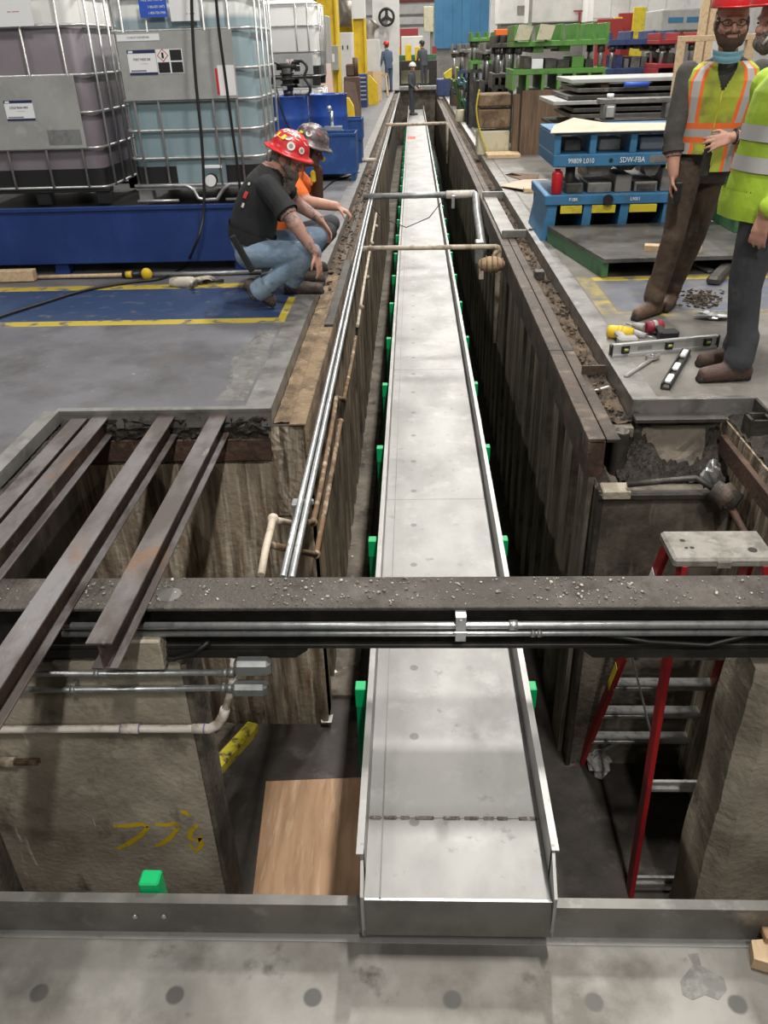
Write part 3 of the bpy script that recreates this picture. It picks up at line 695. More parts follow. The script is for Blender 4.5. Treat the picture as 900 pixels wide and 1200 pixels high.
MB().cyl(PY(16, 893, 2.37), PY(44, 893, 2.37), .014, n=10).build('nipple', 'rust_pipe', pv2)

# ------------------------------------------------------------------ left pit wall: angle iron, conduits, old pipes
ai = thing('angle_iron', 'rusty angle iron along the left pit ledge', 'angle iron', (-.6, 5.4, -.25))
MB().box((-.672, 3.90, -.082), (-.585, 7.0, -.072), .002).build('flat_leg', 'tan_rust', ai)
MB().box((-.594, 3.898, -.26), (-.584, 6.998, -.0725), .002).build('hanging_leg', 'tan_rust', ai)
ai2 = thing('angle_iron', 'dark flat bar laid on the left ledge beside the crouching men', 'angle iron', (-.57, 6.2, -.08))
MB().box((-.645, 5.6, -.070), (-.580, 7.6, -.052), .003).build('bar', 'dark_steel', ai2)
ai3 = thing('angle_iron', 'long dark angle along the far part of the left ledge', 'angle iron', (-.57, 15, -.2))
MB().box((-.69, 7.7, -.09), (-.645, 32, -.076)).build('bar', 'cap_brown', ai3)
def run(name, lab, cat, paths, m, r, grp=None, fit=None):
    t = thing(name, lab, cat, paths[0][0], 0, grp)
    for P in paths: MB().tube(P, r, 10).build('pipe', m, t)
    for c in (fit or []): MB().sphere(c, r*1.55, 10, 7).build('fitting', m, t)
    return t
def cpath(off, z):
    out = []
    for Y in (2.595, 3.5, 5, 7, 9, 12, 16, 21, 27, 38):
        f = min(1, (Y-2.66)/9); out.append(Vector((-.495-.055*f+off, Y, z-.02*(1-f)+.07*f)))
    return out
run('conduit_run', 'left of two shiny conduits running along the left pit wall', 'conduit', [cpath(-.034, -.135)], 'galv', .0145, 'conduits along the left pit wall')
run('conduit_run', 'right of two shiny conduits running along the left pit wall', 'conduit', [cpath(0, -.14)], 'galv', .0145, 'conduits along the left pit wall')
gb = thing('conduit_bracket', 'small grey switch box under the shiny conduits on the left wall', 'junction box', PX(352, 600, -.56))
p = PX(350, 598, -.555); MB().box(p+Vector((-.03, -.03, -.05)), p+Vector((.02, .03, .05)), .006).build('box', 'galv_dull', gb)
p = PX(358, 588, -.53); MB().box(p+Vector((-.04, -.01, -.012)), p+Vector((.04, .01, .012)), .003).build('strap', 'galv', gb)
W = -.575
W = -.635
A = [PX(a, b, W) for a, b in ((306, 674), (311, 645), (319, 611))]
run('pipe_loop', 'old white riser pipe with elbow on the left pit wall', 'pipe', [A, [PX(319, 609, W), PX(341, 613, W-.01)]], 'pvc_dirty', .0165, fit=[PX(320, 608, W)])
W = -.575
run('pipe_loop', 'rust-spotted pipe ending in an elbow at the switch box', 'pipe', [[PX(394, 466, W), PX(388, 505, W), PX(376, 570, W), PX(367, 612, W)], [PX(367, 612, W), PX(357, 612, W)]], 'rust_pipe', .0165, fit=[PX(367, 612, W)])
run('pipe_loop', 'outer rust-spotted pipe bending back to the riser', 'pipe', [[PX(399, 494, W+.02), PX(391, 540, W+.02), PX(380, 600, W+.02), PX(371, 648, W+.02)], [PX(371, 650, W+.02), PX(345, 645, W-.04), PX(314, 638, W-.06)]], 'rust_pipe', .0165, fit=[PX(371, 650, W+.02), PX(399, 494, W+.02)])
run('pipe_loop', 'rusty pipe beside the conduits in the middle of the left wall', 'pipe', [[PX(417, 395, W), PX(411, 430, W), PX(403, 468, W)], [PX(403, 468, W), PX(394, 466, W)]], 'rust_pipe', .0165, fit=[PX(403, 468, W)])
run('pipe_loop', 'pale pipe with valves beside the conduits further along the left wall', 'pipe', [[PX(441, 250, -.58), PX(434, 290, -.58), PX(427, 330, -.58), PX(419, 382, -.58)]], 'pvc_dirty', .017, fit=[PX(441, 265, -.56), PX(436, 285, -.56), PX(431, 325, -.56), PX(424, 360, -.56)])
run('pipe_loop', 'thin pale pipe following the conduits far down the left wall', 'pipe', [[Vector((-.61, y, -.30)) for y in (9, 12, 16, 22, 30)]], 'pvc_dirty', .02)

# ------------------------------------------------------------------ right side: cap beam along the wall top
cap = thing('wall_cap_beam', 'brown steel cap beam along the top of the right pit wall', 'beam', (.94, 8, -.3))
for a, b in ((3.70, 5.05), (5.06, 8.2), (8.21, 10.6), (10.62, 16), (16.02, 24), (24.02, 33)):
    MB().box((.868, a, -.105), (.955, b, -.085), .003).build('cap_plate', 'cap_brown', cap)
    MB().box((.962, a, -.108), (1.03, b, -.088), .003).build('cap_plate', 'cap_brown', cap)
    MB().box((.868, a, -.295), (.884, b, -.105), .003).build('face_plate', 'cap_brown', cap)
MB().box((.884, 3.71, -.30), (.96, 3.73, -.11)).build('end_plate', 'rust_red', cap)
MB().box((1.0, 4.62, -.10), (1.14, 4.635, -.035), .002).build('steel_clip', 'cap_brown', label='small upright steel clip on the right ledge', cat='clip')
MB().bar((1.03, 4.36, -.088), (1.12, 4.42, -.088), .012, .006).build('white_stick', 'paper_white', label='white scrap stick lying on the right ledge', cat='scrap')
MB().box((1.02, 6.9, -.10), (1.10, 7.0, -.03), .003).build('steel_clip', 'dark_steel', label='dark steel block on the right ledge near the green platform', cat='block')
# open channel slot with sill plates further on
ch = thing('sill_channel', 'pale steel sill channel set along the right pit edge', 'channel', (1.0, 9.6, -.1))
MB().box((.90, 8.6, -.085), (1.06, 11.0, -.06), .003).build('sill', 'plate_floor', ch)
MB().box((.90, 8.56, -.085), (1.2, 8.6, -.01), .003).build('end_stop', 'plate_floor', ch)
MB().box((.88, 10.98, -.085), (1.2, 11.02, -.0), .003).build('end_stop', 'plate_floor', ch)
MB().tube([(1.16, 8.45, .012), (1.25, 8.5, .012), (1.62, 8.52, .012)], .012, 8).build('rod', 'dark_steel', label='thin dark rod lying from the pit edge to the blue die', cat='rod')

# ------------------------------------------------------------------ pipes across the pit
c1 = thing('cross_pipe', 'dark steel pipe crossing the pit in front of the die sets', 'pipe', (.1, 11.1, -.05), 0, 'pipes crossing the pit')
MB().cyl((-.66, 11.1, -.04), (.80, 11.1, -.04), .038, n=14).build('pipe', 'galv_dull', c1)
MB().cyl((.42, 11.1, -.04), (.79, 11.1, -.04), .050, n=14).build('sleeve', 'pvc_white', c1)
MB().box((.49, 11.03, -.20), (.53, 11.08, -.04), .004).build('strap', 'galv', c1)
MB().tube([(.77, 11.1, -.04), (.805, 11.06, -.06), (.805, 10.8, -.2), (.80, 9.85, -.40), (.80, 9.7, -.43)], .05, 12).build('elbow', 'galv_dull', c1)
MB().tube([(.40, 11.08, -.08), (.2, 11.0, -.30), (-.1, 10.9, -.40), (-.4, 11.0, -.3), (-.55, 11.1, -.16)], .006, 6).build('wire', 'rubber', c1)
c2 = thing('cross_pipe', 'thin pale plastic pipe crossing the pit with elbow and drop', 'pipe', (.1, 8.0, -.05), 0, 'pipes crossing the pit')
MB().cyl((-.50, 8.0, -.04), (.80, 8.0, -.05), .024, n=12).build('pipe', 'pvc_dirty', c2)
MB().tube([(.78, 8.0, -.05), (.815, 8.0, -.06), (.82, 8.0, -.1), (.82, 8.0, -1.0)], .026, 12).build('drop', 'pvc_dirty', c2)
c3 = thing('cross_pipe', 'far plastic pipe crossing the pit near the red mark', 'pipe', (.1, 21.5, -.05), 0, 'pipes crossing the pit')
MB().cyl((-.66, 21.5, 0), (.80, 21.5, 0), .038, n=10).build('pipe', 'pvc_dirty', c3)
MB().tube([(.78, 21.5, 0), (.82, 21.5, -.02), (.84, 21.5, -.9)], .04, 10).build('drop', 'pvc_dirty', c3)
# caged fitting
lp = thing('caged_fitting', 'tan oval fitting in a wire cage hanging at the pale cross pipe', 'light fitting', (.73, 7.75, -.22))
MB().sphere((.73, 7.75, -.16), (.13, .085, .075), 16, 10).build('body', 'tan_cage', lp)
for i in range(5):
    x = .73-.10+.05*i; rr = math.sqrt(max(.05, 1-((x-.73)/.14)**2))
    MB().tube([(x, 7.75+.092*rr*math.cos(t), -.16+.083*rr*math.sin(t)) for t in [k*PI/8 for k in range(16)]], .005, 5, closed=True).build('cage_ring', 'rust_pipe', lp)
MB().cyl((.73, 7.85, -.16), (.80, 8.0, -.08), .02, n=8).build('stem', 'rust_pipe', lp)
MB().box((.70, 9.45, -.55), (.80, 9.6, -.30), .01).build('wall_box', 'galv_dull', label='small grey box hanging on the right wall by the pipe elbow', cat='junction box')
b_ = MB().box((.745, 9.42, -.72), (.80, 9.5, -.5), .004).build('wall_bracket', 'pvc_dirty', label='pale bracket under the grey wall box', cat='bracket')

# ------------------------------------------------------------------ right bay: pipe fitting, foil, square tube stub
rp = thing('pipe_union', 'dark round pipe union on the right bay wall', 'pipe', PY(848, 580, 3.55))
c = PY(850, 582, 3.5); MB().cyl(c+Vector((-.05, .04, .02)), c+Vector((.05, -.04, -.02)), .055, n=16).build('union', 'dark_steel', rp)
MB().cyl(c+Vector((-.02, .03, .02)), c+Vector((.02, -.03, -.02)), .064, n=6).build('nut', 'cap_brown', rp)
MB().tube([c+Vector((-.04, .03, .02)), PY(815, 560, 3.58), PY(735, 568, 3.58)], .016, 8).build('pipe', 'dark_steel', rp)
MB().tube([c, PY(870, 620, 3.35), PY(905, 675, 3.1)], .018, 8).build('pipe', 'rust_red', rp)
def crumple(c, r, seed, m, name, lab, cat, sq=(1, 1, .7), n=9):
    R = random.Random(seed); mb = MB(); c = Vector(c)
    mb.sphere((0, 0, 0), 1, 12, 8)
    mb.v = [c+Vector((p.x*r*sq[0], p.y*r*sq[1], p.z*r*sq[2]))*R.uniform(.62, 1.1) for p in mb.v]; mb.sm = [False]*len(mb.f)
    return mb.build(name, m, label=lab, cat=cat)
crumple(PY(832, 556, 3.6), .075, 2, 'foil', 'foil_scrap', 'crumpled shiny foil on the bar by the pipe union', 'foil', (.6, .5, 1.1))
sqt = thing('square_tube', 'square steel tube stub standing on the right bay wall', 'tube', PZ(885, 505, -.1))
c = PZ(884, 512, -.10)
for dx, dy, sx, sy in ((-.045, 0, .008, .05), (.045, 0, .008, .05), (0, -.045, .05, .008), (0, .045, .05, .008)):
    MB().box(c+Vector((dx-sx, dy-sy, -.02)), c+Vector((dx+sx, dy+sy, .11))).build('side', 'dark_steel', sqt)
MB().box((1.15, 3.90, -.095), (1.62, 3.985, -.07), .004).build('ledge_plate', 'dark_steel', label='flat dark steel plate on the mud below the right floor edge', cat='plate')
MB().lathe([(.04, 0)]+[(.04+.005*(i % 2), .012*i+.006) for i in range(24)]+[(.033, .29), (.033, .05)], (1.075, 3.86, -.40), 18).build('corrugated_stub', 'dark_steel', label='short grey ribbed pipe standing at the cap beam end', cat='pipe')

# ------------------------------------------------------------------ pit floor things
pw = MB().prism([PZ(312, 918, PIT+.02), PZ(294, 1075, PIT+.02), PZ(480, 1075, PIT+.02), PZ(480, 911, PIT+.02)], (0, 0, .018)).build('plywood_sheet', 'plywood', label='plywood sheet lying on the pit floor beside the conveyor', cat='plywood')
yp = thing('yellow_post', 'yellow and black chipped square post lying behind the numbered wall', 'post', PZ(270, 880, PIT+.1))
MB().bar(PY(297, 852, 3.35), PY(240, 915, 2.85), .075, .075, .012).build('post', 'yellow_tape', yp)
MB().bar(PY(270, 852, 3.4), PY(232, 896, 2.95), .06, .06, .008).build('dark_post', 'concrete_dark', label='dark square post lying beside the yellow one', cat='post')  # second square post, in dark concrete colour
def scrap(pts, z, m, name, lab, cat, curl=.03):
    P = [PZ(a, b, z) for a, b in pts]; c = sum(P, Vector())/len(P)
    mb = MB(); R = random.Random(len(lab))
    top = [p+Vector((0, 0, R.uniform(0, curl))) for p in P]
    n = len(P); mb.add(top+[p-Vector((0, 0, .002)) for p in top]+[c+Vector((0, 0, .004)), c+Vector((0, 0, .002))],
        [(i, (i+1) % n, 2*n) for i in range(n)]+[(n+(i+1) % n, n+i, 2*n+1) for i in range(n)]+[(i, n+i, n+(i+1) % n, (i+1) % n) for i in range(n)])
    return mb.build(name, m, label=lab, cat=cat)
scrap([(380, 803), (393, 788), (404, 796), (390, 809)], PIT+.01, 'paper_white', 'paper_scrap', 'white paper scrap on the pit floor strip', 'paper')
scrap([(375, 840), (378, 834), (381, 845), (391, 843), (389, 853), (377, 851)], PIT+.01, 'paper_white', 'paper_scrap', 'torn white paper by the bay wall foot', 'paper', .06)
scrap([(407, 648), (414, 640), (421, 650), (413, 655)], PIT+.01, 'paper_white', 'paper_scrap', 'white scrap by red tape further along the pit floor', 'paper')
scrap([(407, 636), (421, 634), (421, 640), (408, 642)], PIT+.01, 'tool_red', 'tape_scrap', 'red tape scrap on the pit floor strip', 'tape')
scrap([(650, 795), (662, 788), (667, 797), (653, 804)], PIT+.01, 'paper_white', 'paper_scrap', 'pale paper scrap in the dark right of the conveyor', 'paper')
crumple(PZ(701, 892, PIT+.06), .11, 5, 'plastic_bag', 'plastic_bag', 'crumpled clear plastic bag on the pit floor by the ladder', 'bag', (.75, 1.1, .6))
crumple(PZ(682, 862, PIT+.04), .05, 6, 'plastic_bag', 'plastic_bag', 'small clear plastic scrap beside the ladder foot', 'bag', (.7, 1.2, .6))

# ------------------------------------------------------------------ red step ladder
ld = thing('step_ladder', 'red fibreglass step ladder with dirty grey top cap in the right bay', 'ladder', (1.3, 3.0, PIT))
LT = -.30
tl, tr = 1.135, 1.555
mbc = MB(); mbc.box((1.115, 2.93, LT-.05), (1.555, 3.17, LT), .012)
capo = mbc.build('top_cap', 'cap_plastic', ld)
for x, y, r in ((1.19, 3.08, .012), (1.215, 3.02, .010), (1.19, 3.02, .008), (1.47, 3.0, .020)):
    MB().cyl((x, y, LT-.002), (x, y, LT+.001), r, n=12).build('cap_hole', 'black_plastic', capo)
MB().box((1.30, 2.925, LT-.045), (1.36, 2.93, LT-.015)).build('cap_notch', 'cap_plastic', capo)
def rail(p0, p1, nm='rail'):
    return MB().bar(p0, p1, .026, .075, .004, up=(0, 1, 0)).build(nm, 'red_ladder', ld)
nf_l = PZ(738, 1046, PIT); nt_l = Vector((1.165, 2.965, LT-.04))
nf_r = nf_l+Vector((.62, 0, 0)); nt_r = Vector((1.51, 2.965, LT-.04))
ff_l = PZ(681, 892, PIT); ft_l = Vector((1.15, 3.13, LT-.04)); ff_r = ff_l+Vector((.70, 0, 0)); ft_r = Vector((1.53, 3.13, LT-.04))
for a, b in ((nf_l, nt_l), (nf_r, nt_r)): rail(a, b, 'rear_rail')
for a, b in ((ff_l, ft_l), (ff_r, ft_r)): rail(a, b, 'front_rail')
for k in range(1, 7):
    f = k/7.0; a = ff_l.lerp(ft_l, f); b = ff_r.lerp(ft_r, f)
    MB().box((a.x, a.y-.04, a.z-.012), (b.x, a.y+.045, a.z+.012), .003).build('step', 'alu', ld)
for f in (.045, .37):
    a = nf_l.lerp(nt_l, f); b = nf_r.lerp(nt_r, f)
    MB().box((a.x, a.y-.01, a.z-.035), (b.x, a.y+.006, a.z-.018)).box((a.x, a.y-.01, a.z+.018), (b.x, a.y+.006, a.z+.035)).box((a.x, a.y+.002, a.z-.03), (b.x, a.y+.006, a.z+.03)).build('rear_brace', 'alu', ld)
for a, b in ((ff_l.lerp(ft_l, .62), nf_l.lerp(nt_l, .50)), (ff_r.lerp(ft_r, .62), nf_r.lerp(nt_r, .50))):
    MB().bar(a, b, .004, .02).build('spreader', 'galv_dull', ld)
MB().bar(ff_l.lerp(ft_l, .02)+Vector((.02, 0, 0)), ff_l.lerp(ft_l, .16)+Vector((.22, 0, -.03)), .004, .02).build('corner_brace', 'galv_dull', ld)
p = ff_l.lerp(ft_l, .90); q = ff_l.lerp(ft_l, .80)
MB().bar(p+Vector((-.018, -.005, 0)), q+Vector((-.018, -.005, 0)), .002, .06, up=(0, 1, 0)).build('warning_label', 'label_white', ld)
p = ff_l.lerp(ft_l, .52); q = ff_l.lerp(ft_l, .42)
MB().bar(p+Vector((-.018, -.005, 0)), q+Vector((-.018, -.005, 0)), .002, .05, up=(0, 1, 0)).build('warning_label', 'die_yellow', ld)
# ------------------------------------------------------------------ people
from mathutils.kdtree import KDTree
def frame(f, up):
    """columns: right, forward, up"""
    f = Vector(f).normalized(); u = Vector(up); r = f.cross(u).normalized(); u = r.cross(f).normalized()
    return Matrix((r, f, u)).transposed()
class Body:
    def __init__(s): s.mb = MB(); s.pts = []; s.tags = []
    def _reg(s, o, tagn):
        for p in s.mb.v[o:]: s.pts.append(p); s.tags.append(tagn)
    def cap(s, tagn, p0, p1, r0, r1=None, n=14):
        p0, p1 = Vector(p0), Vector(p1); r1 = r0 if r1 is None else r1; o = len(s.mb.v)
        d = p1-p0; L = d.length; a, b = basis(d); d.normalize(); prof = []
        for i in range(5): t = PI/2*(1-i/4); prof.append((r0*math.cos(t), -r0*math.sin(t)))
        k = max(1, int(L/.025))
        for i in range(1, k): prof.append((r0+(r1-r0)*i/k, L*i/k))
        for i in range(5): t = PI/2*i/4; prof.append((r1*math.cos(t), L+r1*math.sin(t)))
        vs = [p0+d*h+a*(max(r, 1e-4)*math.cos(2*PI*j/n))+b*(max(r, 1e-4)*math.sin(2*PI*j/n)) for r, h in prof for j in range(n)]
        m = len(prof)
        s.mb.add(vs, [(i*n+j, i*n+(j+1) % n, (i+1)*n+(j+1) % n, (i+1)*n+j) for i in range(m-1) for j in range(n)]+[tuple(range(n))[::-1], tuple(range((m-1)*n, m*n))])
        K = max(2, int(L/.010)); NN = 30
        for i in range(-3, K+4):
            t = i/K; tt = min(max(t, 0), 1); r = r0+(r1-r0)*tt; h = L*tt
            if t < 0: e = -t*K/4*PI/2; h = -r0*math.sin(e); r = r0*math.cos(e)
            if t > 1: e = (t-1)*K/4*PI/2; h = L+r1*math.sin(e); r = r1*math.cos(e)
            for j in range(NN): s.pts.append(p0+d*h+a*(r*math.cos(2*PI*j/NN))+b*(r*math.sin(2*PI*j/NN))); s.tags.append(tagn)
        return s
    def ell(s, tagn, c, r, M=None, n=20, m=14):
        o = len(s.mb.v); s.mb.sphere((0, 0, 0), r, n, m)
        M = M or Matrix.Identity(3); c = Vector(c)
        for i in range(o, len(s.mb.v)): s.mb.v[i] = c+M@s.mb.v[i]
        s._reg(o, tagn); return s
    def torso(s, rings, n=28, tag_of=None):
        """rings: (centre, side vec, front vec, half width, half depth, tag)"""
        o = len(s.mb.v); vs = []
        for c, sd, fr, a, b, tg in rings:
            for j in range(n):
                t = 2*PI*j/n; ct, st_ = math.cos(t), math.sin(t); e = .8
                vs.append(Vector(c)+Vector(sd)*(a*math.copysign(abs(ct)**e, ct))+Vector(fr)*(b*math.copysign(abs(st_)**e, st_)))
        m = len(rings)
        s.mb.add(vs, [(i*n+j, i*n+(j+1) % n, (i+1)*n+(j+1) % n, (i+1)*n+j) for i in range(m-1) for j in range(n)]+[tuple(range(n))[::-1], tuple(range((m-1)*n, m*n))])
        for i in range(m-1):
            K = 6
            for k in range(K):
                for j in range(n):
                    A = vs[i*n+j].lerp(vs[(i+1)*n+j], k/K); A2 = vs[i*n+(j+1) % n].lerp(vs[(i+1)*n+(j+1) % n], k/K)
                    tg = rings[i][5] if k < 3 else rings[i+1][5]
                    for q in (0, .5): s.pts.append(A.lerp(A2, q)); s.tags.append(tg)
        return s
    def hand(s, tagn, wrist, d, palm, curl=.5, side=1, k=1.0, spread=.10):
        """d: towards fingers, palm: palm normal, side: thumb along +/- (d x palm)"""
        wrist = Vector(wrist); d = Vector(d).normalized(); pn = Vector(palm); pn = (pn-d*pn.dot(d)).normalized(); sv = d.cross(pn)*side
        c = wrist+d*.045*k
        for q in (-.028, -.010, .010, .028): s.cap(tagn, wrist+d*.012*k+sv*q*.7*k, wrist+d*.085*k+sv*q*k, .013*k, .012*k, 10)
        for i, (q, L) in enumerate(((.031, .072), (.011, .082), (-.010, .076), (-.030, .060))):
            p = wrist+d*.088*k+sv*q*k; dd = (d+sv*q*spread/.03).normalized()
            for j, (fr, rr) in enumerate(((.45, .0092), (.32, .0085), (.23, .0078))):
                an = curl*(.35+.75*j); e = dd*math.cos(an)+pn*math.sin(an); p2 = p+e*L*fr*k
                s.cap(tagn, p, p2, rr*k, rr*.94*k, 8); p = p2
        p = wrist+d*.025*k+sv*.026*k; e = (d*.7+sv*.75+pn*.25).normalized(); p2 = p+e*.045*k; s.cap(tagn, p, p2, .013*k, .0105*k, 8)
        e2 = (d*.95+sv*.2+pn*(.2+.5*curl)).normalized(); s.cap(tagn, p2, p2+e2*.038*k, .0105*k, .008*k, 8)
        return s
    def head(s, c, fwd, up, skin='skin', hair=None, beard=None, blong=.05, k=1.0):
        M = frame(fwd, up)*k; c = Vector(c); T = lambda x, y, z: c+M@Vector((x, y, z))
        s.ell(skin, T(0, -.008, .028), (.076, .095, .098), M)
        s.ell(skin, T(0, .022, -.045), (.058, .070, .070), M)
        s.ell(skin, T(0, .050, -.080), (.030, .030, .024), M)               # chin
        s.ell(skin, T(0, .082, .022), (.052, .014, .012), M)                # brow
        for sx in (-1, 1):
            s.ell(skin, T(sx*.078, -.012, -.008), (.010, .020, .034), M)    # ear
            s.ell(skin, T(sx*.045, .058, -.022), (.024, .026, .022), M)     # cheek
        s.cap(skin, T(0, .086, .012), T(0, .108, -.026), .009, .0145, 10)   # nose
        s.ell(skin, T(0, .088, -.052), (.024, .010, .007), M)               # lips
        if hair:
            s.ell(hair, T(0, -.045, .025), (.0815, .075, .090), M)
            for sx in (-1, 1): s.ell(hair, T(sx*.071, .010, -.015), (.010, .028, .045), M)
        if beard:
            for sx in (-1, 1):
                s.cap(beard, T(sx*.066, .018, -.030), T(sx*.040, .064, -.078), .022, .030, 10)
            s.cap(beard, T(0, .070, -.085), T(0, .062, -.090-blong), .043, .030, 12)
            s.cap(beard, T(-.030, .090, -.042), T(.030, .090, -.042), .008, .008, 8)
        return M
    def build(s, name, root, palette, voxel=.008, floor=None, it=3):
        me = bpy.data.meshes.new(name); me.from_pydata([tuple(p) for p in s.mb.v], [], s.mb.f); me.update()
        o = bpy.data.objects.new(name, me); COL.objects.link(o)
        r = o.modifiers.new('r', 'REMESH'); r.mode = 'VOXEL'; r.voxel_size = voxel
        q = o.modifiers.new('s', 'SMOOTH'); q.factor = .5; q.iterations = it
        dg = bpy.context.evaluated_depsgraph_get(); new = bpy.data.meshes.new_from_object(o.evaluated_get(dg)); new.name = name
        bpy.data.objects.remove(o)
        names = sorted(set(s.tags)); new.materials.clear()
        for t in names: new.materials.append(MAT[palette.get(t, t)])
        kd = KDTree(len(s.pts))
        for i, p in enumerate(s.pts): kd.insert(p, i)
        kd.balance()
        mi = [names.index(s.tags[kd.find(f.center)[1]]) for f in new.polygons]
        new.polygons.foreach_set('material_index', mi); new.polygons.foreach_set('use_smooth', [True]*len(mi))
        if floor is not None:
            for v in new.vertices:
                if v.co.z < floor: v.co.z = floor
        new.transform(WM[root.name].inverted())
        ob = bpy.data.objects.new(name, new); COL.objects.link(ob); ob.parent = root; WM[ob.name] = WM[root.name].copy(); return ob
def hard_hat(root, c, fwd, up, m, stickers=(), brim='full', k=1.0):
    M = frame(fwd, up); c = Vector(c); mb = MB()
    prof = [(.165, -.012), (.168, -.006), (.150, .003), (.128, .012), (.124, .040), (.112, .080), (.088, .112), (.050, .131), (.0005, .137)]
    if brim == 'cap': prof = [(.128, -.004), (.130, .004), (.124, .040), (.112, .080), (.088, .112), (.050, .131), (.0005, .137)]
    mb.lathe(prof, n=32, sx=.92, sy=1.08)
    if brim == 'cap': mb.lathe([(.001, .0), (.10, .0), (.105, .006), (.001, .010)], (0, .10, -.002), n=24, sx=1.0, sy=.75)
    mb.sphere((0, 0, .112), (.020, .085, .030), 12, 8)
    mb.v = [c+M@(v*k) for v in mb.v]; h = mb.build('hard_hat', m, root)
    for az, el, r, mm in stickers:
        a, e = math.radians(az), math.radians(el)
        d = Vector((math.cos(e)*math.sin(a)*.92, math.cos(e)*math.cos(a)*1.08, math.sin(e)))
        p = Vector((d.x*.127, d.y*.127, d.z*.134+.004)); nrm = Vector((d.x/.92, d.y/1.08, d.z)).normalized()
        u, v = basis(nrm); sb = MB()
        if mm == 'sticker_yellow': poly = [p+u*(r*1.3*x)+v*(r*.6*y)+nrm*.003 for x, y in ((-1, -1), (1, -1), (1, 1), (-1, 1))]
        else: poly = [p+u*(r*math.cos(t))+v*(r*math.sin(t))+nrm*.003 for t in [2*PI*i/14 for i in range(14)]]
        sb.prism(poly, nrm*.0015); sb.v = [c+M@(q*k) for q in sb.v]; sb.build('sticker', mm, h)
        if mm == 'sticker_white' and r > .014:
            sb = MB(); poly = [p+u*(r*.55*math.cos(t))+v*(r*.55*math.sin(t))+nrm*.0048 for t in [2*PI*i/12 for i in range(12)]]
            sb.prism(poly, nrm*.0006); sb.v = [c+M@(q*k) for q in sb.v]; sb.build('sticker_print', 'ink_grey', h)
    return h
def boot(B, ankle, toe, tagn='boot', sole='sole', w=.044, h=.10):
    """ankle: joint over the heel, toe: tip, both give the line of the foot"""
    ankle, toe = Vector(ankle), Vector(toe); d = toe-ankle; fl = Vector((d.x, d.y, 0)).normalized()
    return ankle, fl
def foot(B, heel, toe, ank, tagn, sole, r=.045):
    heel, toe, ank = Vector(heel), Vector(toe), Vector(ank); d = (toe-heel).normalized(); sd = d.cross(Vector((0, 0, 1))).normalized(); up = sd.cross(d)
    m = heel.lerp(toe, .45)
    B.cap(tagn, heel+d*.04+up*.050, m+up*.052, r*.92, r*.98); B.cap(tagn, m+up*.050+d*.02, toe-d*.05+up*.042, r*1.02, r*.84)
    B.cap(tagn, ank, heel+d*.055+up*.055, r*1.12, r*1.0); B.cap(tagn, ank-d*.0, m+up*.07, r*.95, r*.7)
    for q in (-.016, .016): B.cap(sole, heel+d*.022+up*.014+sd*q, toe-d*.022+up*.014+sd*q, .021, .019, 10)
def XAT(px, Y, z):
    lo, hi = -600.0, 1600.0
    for _ in range(40):
        md = (lo+hi)/2
        if PY(px, md, Y).z > z: lo = md
        else: hi = md
    return Vector((PY(px, lo, Y).x, Y, z))
def eyes(root, M, c, dx=.031):
    c = Vector(c)
    for sx in (-1, 1):
        p = c+M@Vector((sx*dx, .078, .004)); MB().sphere(p, (.0105, .008, .0055), 10, 7).build('eye', 'paper_white', root)
        q = c+M@Vector((sx*dx, .0865, .004)); MB().sphere(q, (.0055, .003, .0050), 8, 6).build('iris', 'hair_brown', root)

# ---- standing man in a vest, facing the camera
Y0 = 5.6
m1 = thing('person', 'bearded person in orange-striped hi-vis vest standing with one hand at the belly', 'person', (1.72, 5.62, 0))
B = Body()
hipR, hipL = XAT(806, 5.62, .93), XAT(838, 5.70, .93)
kneR, kneL = XAT(789, 5.50, .52), XAT(815, 5.68, .50)
ankR, ankL = XAT(768, 5.52, .12), XAT(788, 5.74, .12)
for hp, kn, an in ((hipR, kneR, ankR), (hipL, kneL, ankL)):
    B.cap('pants', hp, kn, .098, .070); B.cap('pants', kn, an+Vector((0, 0, .02)), .072, .064); B.cap('pants', an+Vector((0, .01, .10)), an+Vector((-.01, -.01, .005)), .062, .072)
fd = Vector((-.75, -.66, 0)).normalized()
foot(B, ankR-fd*.07+Vector((0, 0, -.12)), ankR+fd*.23+Vector((0, 0, -.12)), ankR, 'boot', 'sole', .050)
fd2 = Vector((-.45, -.9, 0)).normalized()
foot(B, ankL-fd2*.07+Vector((0, 0, -.12)), ankL+fd2*.22+Vector((0, 0, -.12)), ankL, 'boot', 'sole', .050)
fr = Vector((-.22, -.975, 0)).normalized(); sd = Vector((.975, -.22, 0)).normalized()   # sd: towards image right
pel = (hipR+hipL)/2; nb = XAT(853, 5.58, 1.54)
def tr(t, lean=0): return pel.lerp(nb, t)
rings1 = []
for t, a, b_, tg in ((-.16, .125, .10, 'pants'), (-.08, .192, .140, 'shirt'), (.06, .192, .138, 'shirt'), (.16, .187, .132, 'shirt'), (.24, .182, .128, 'shirt'), (.45, .188, .130, 'shirt'), (.66, .205, .135, 'shirt'), (.82, .212, .120, 'shirt'), (.92, .175, .095, 'shirt'), (1.0, .085, .075, 'shirt'), (1.04, .06, .06, 'shirt')):
    rings1.append((tr(t), sd, fr, a, b_, tg))
B.torso(rings1)
shR, shL = tr(.86)-sd*.205, tr(.86)+sd*.205
elR, wrR = XAT(789, 5.55, 1.12), XAT(789, 5.48, .90)
B.cap('shirt', shR, elR, .072, .060); B.cap('shirt', elR, elR.lerp(wrR, .35), .058, .055); B.cap('shirt', elR.lerp(wrR, .28), elR.lerp(wrR, .36), .060, .060); B.cap('skin', elR.lerp(wrR, .3), wrR, .046, .032)
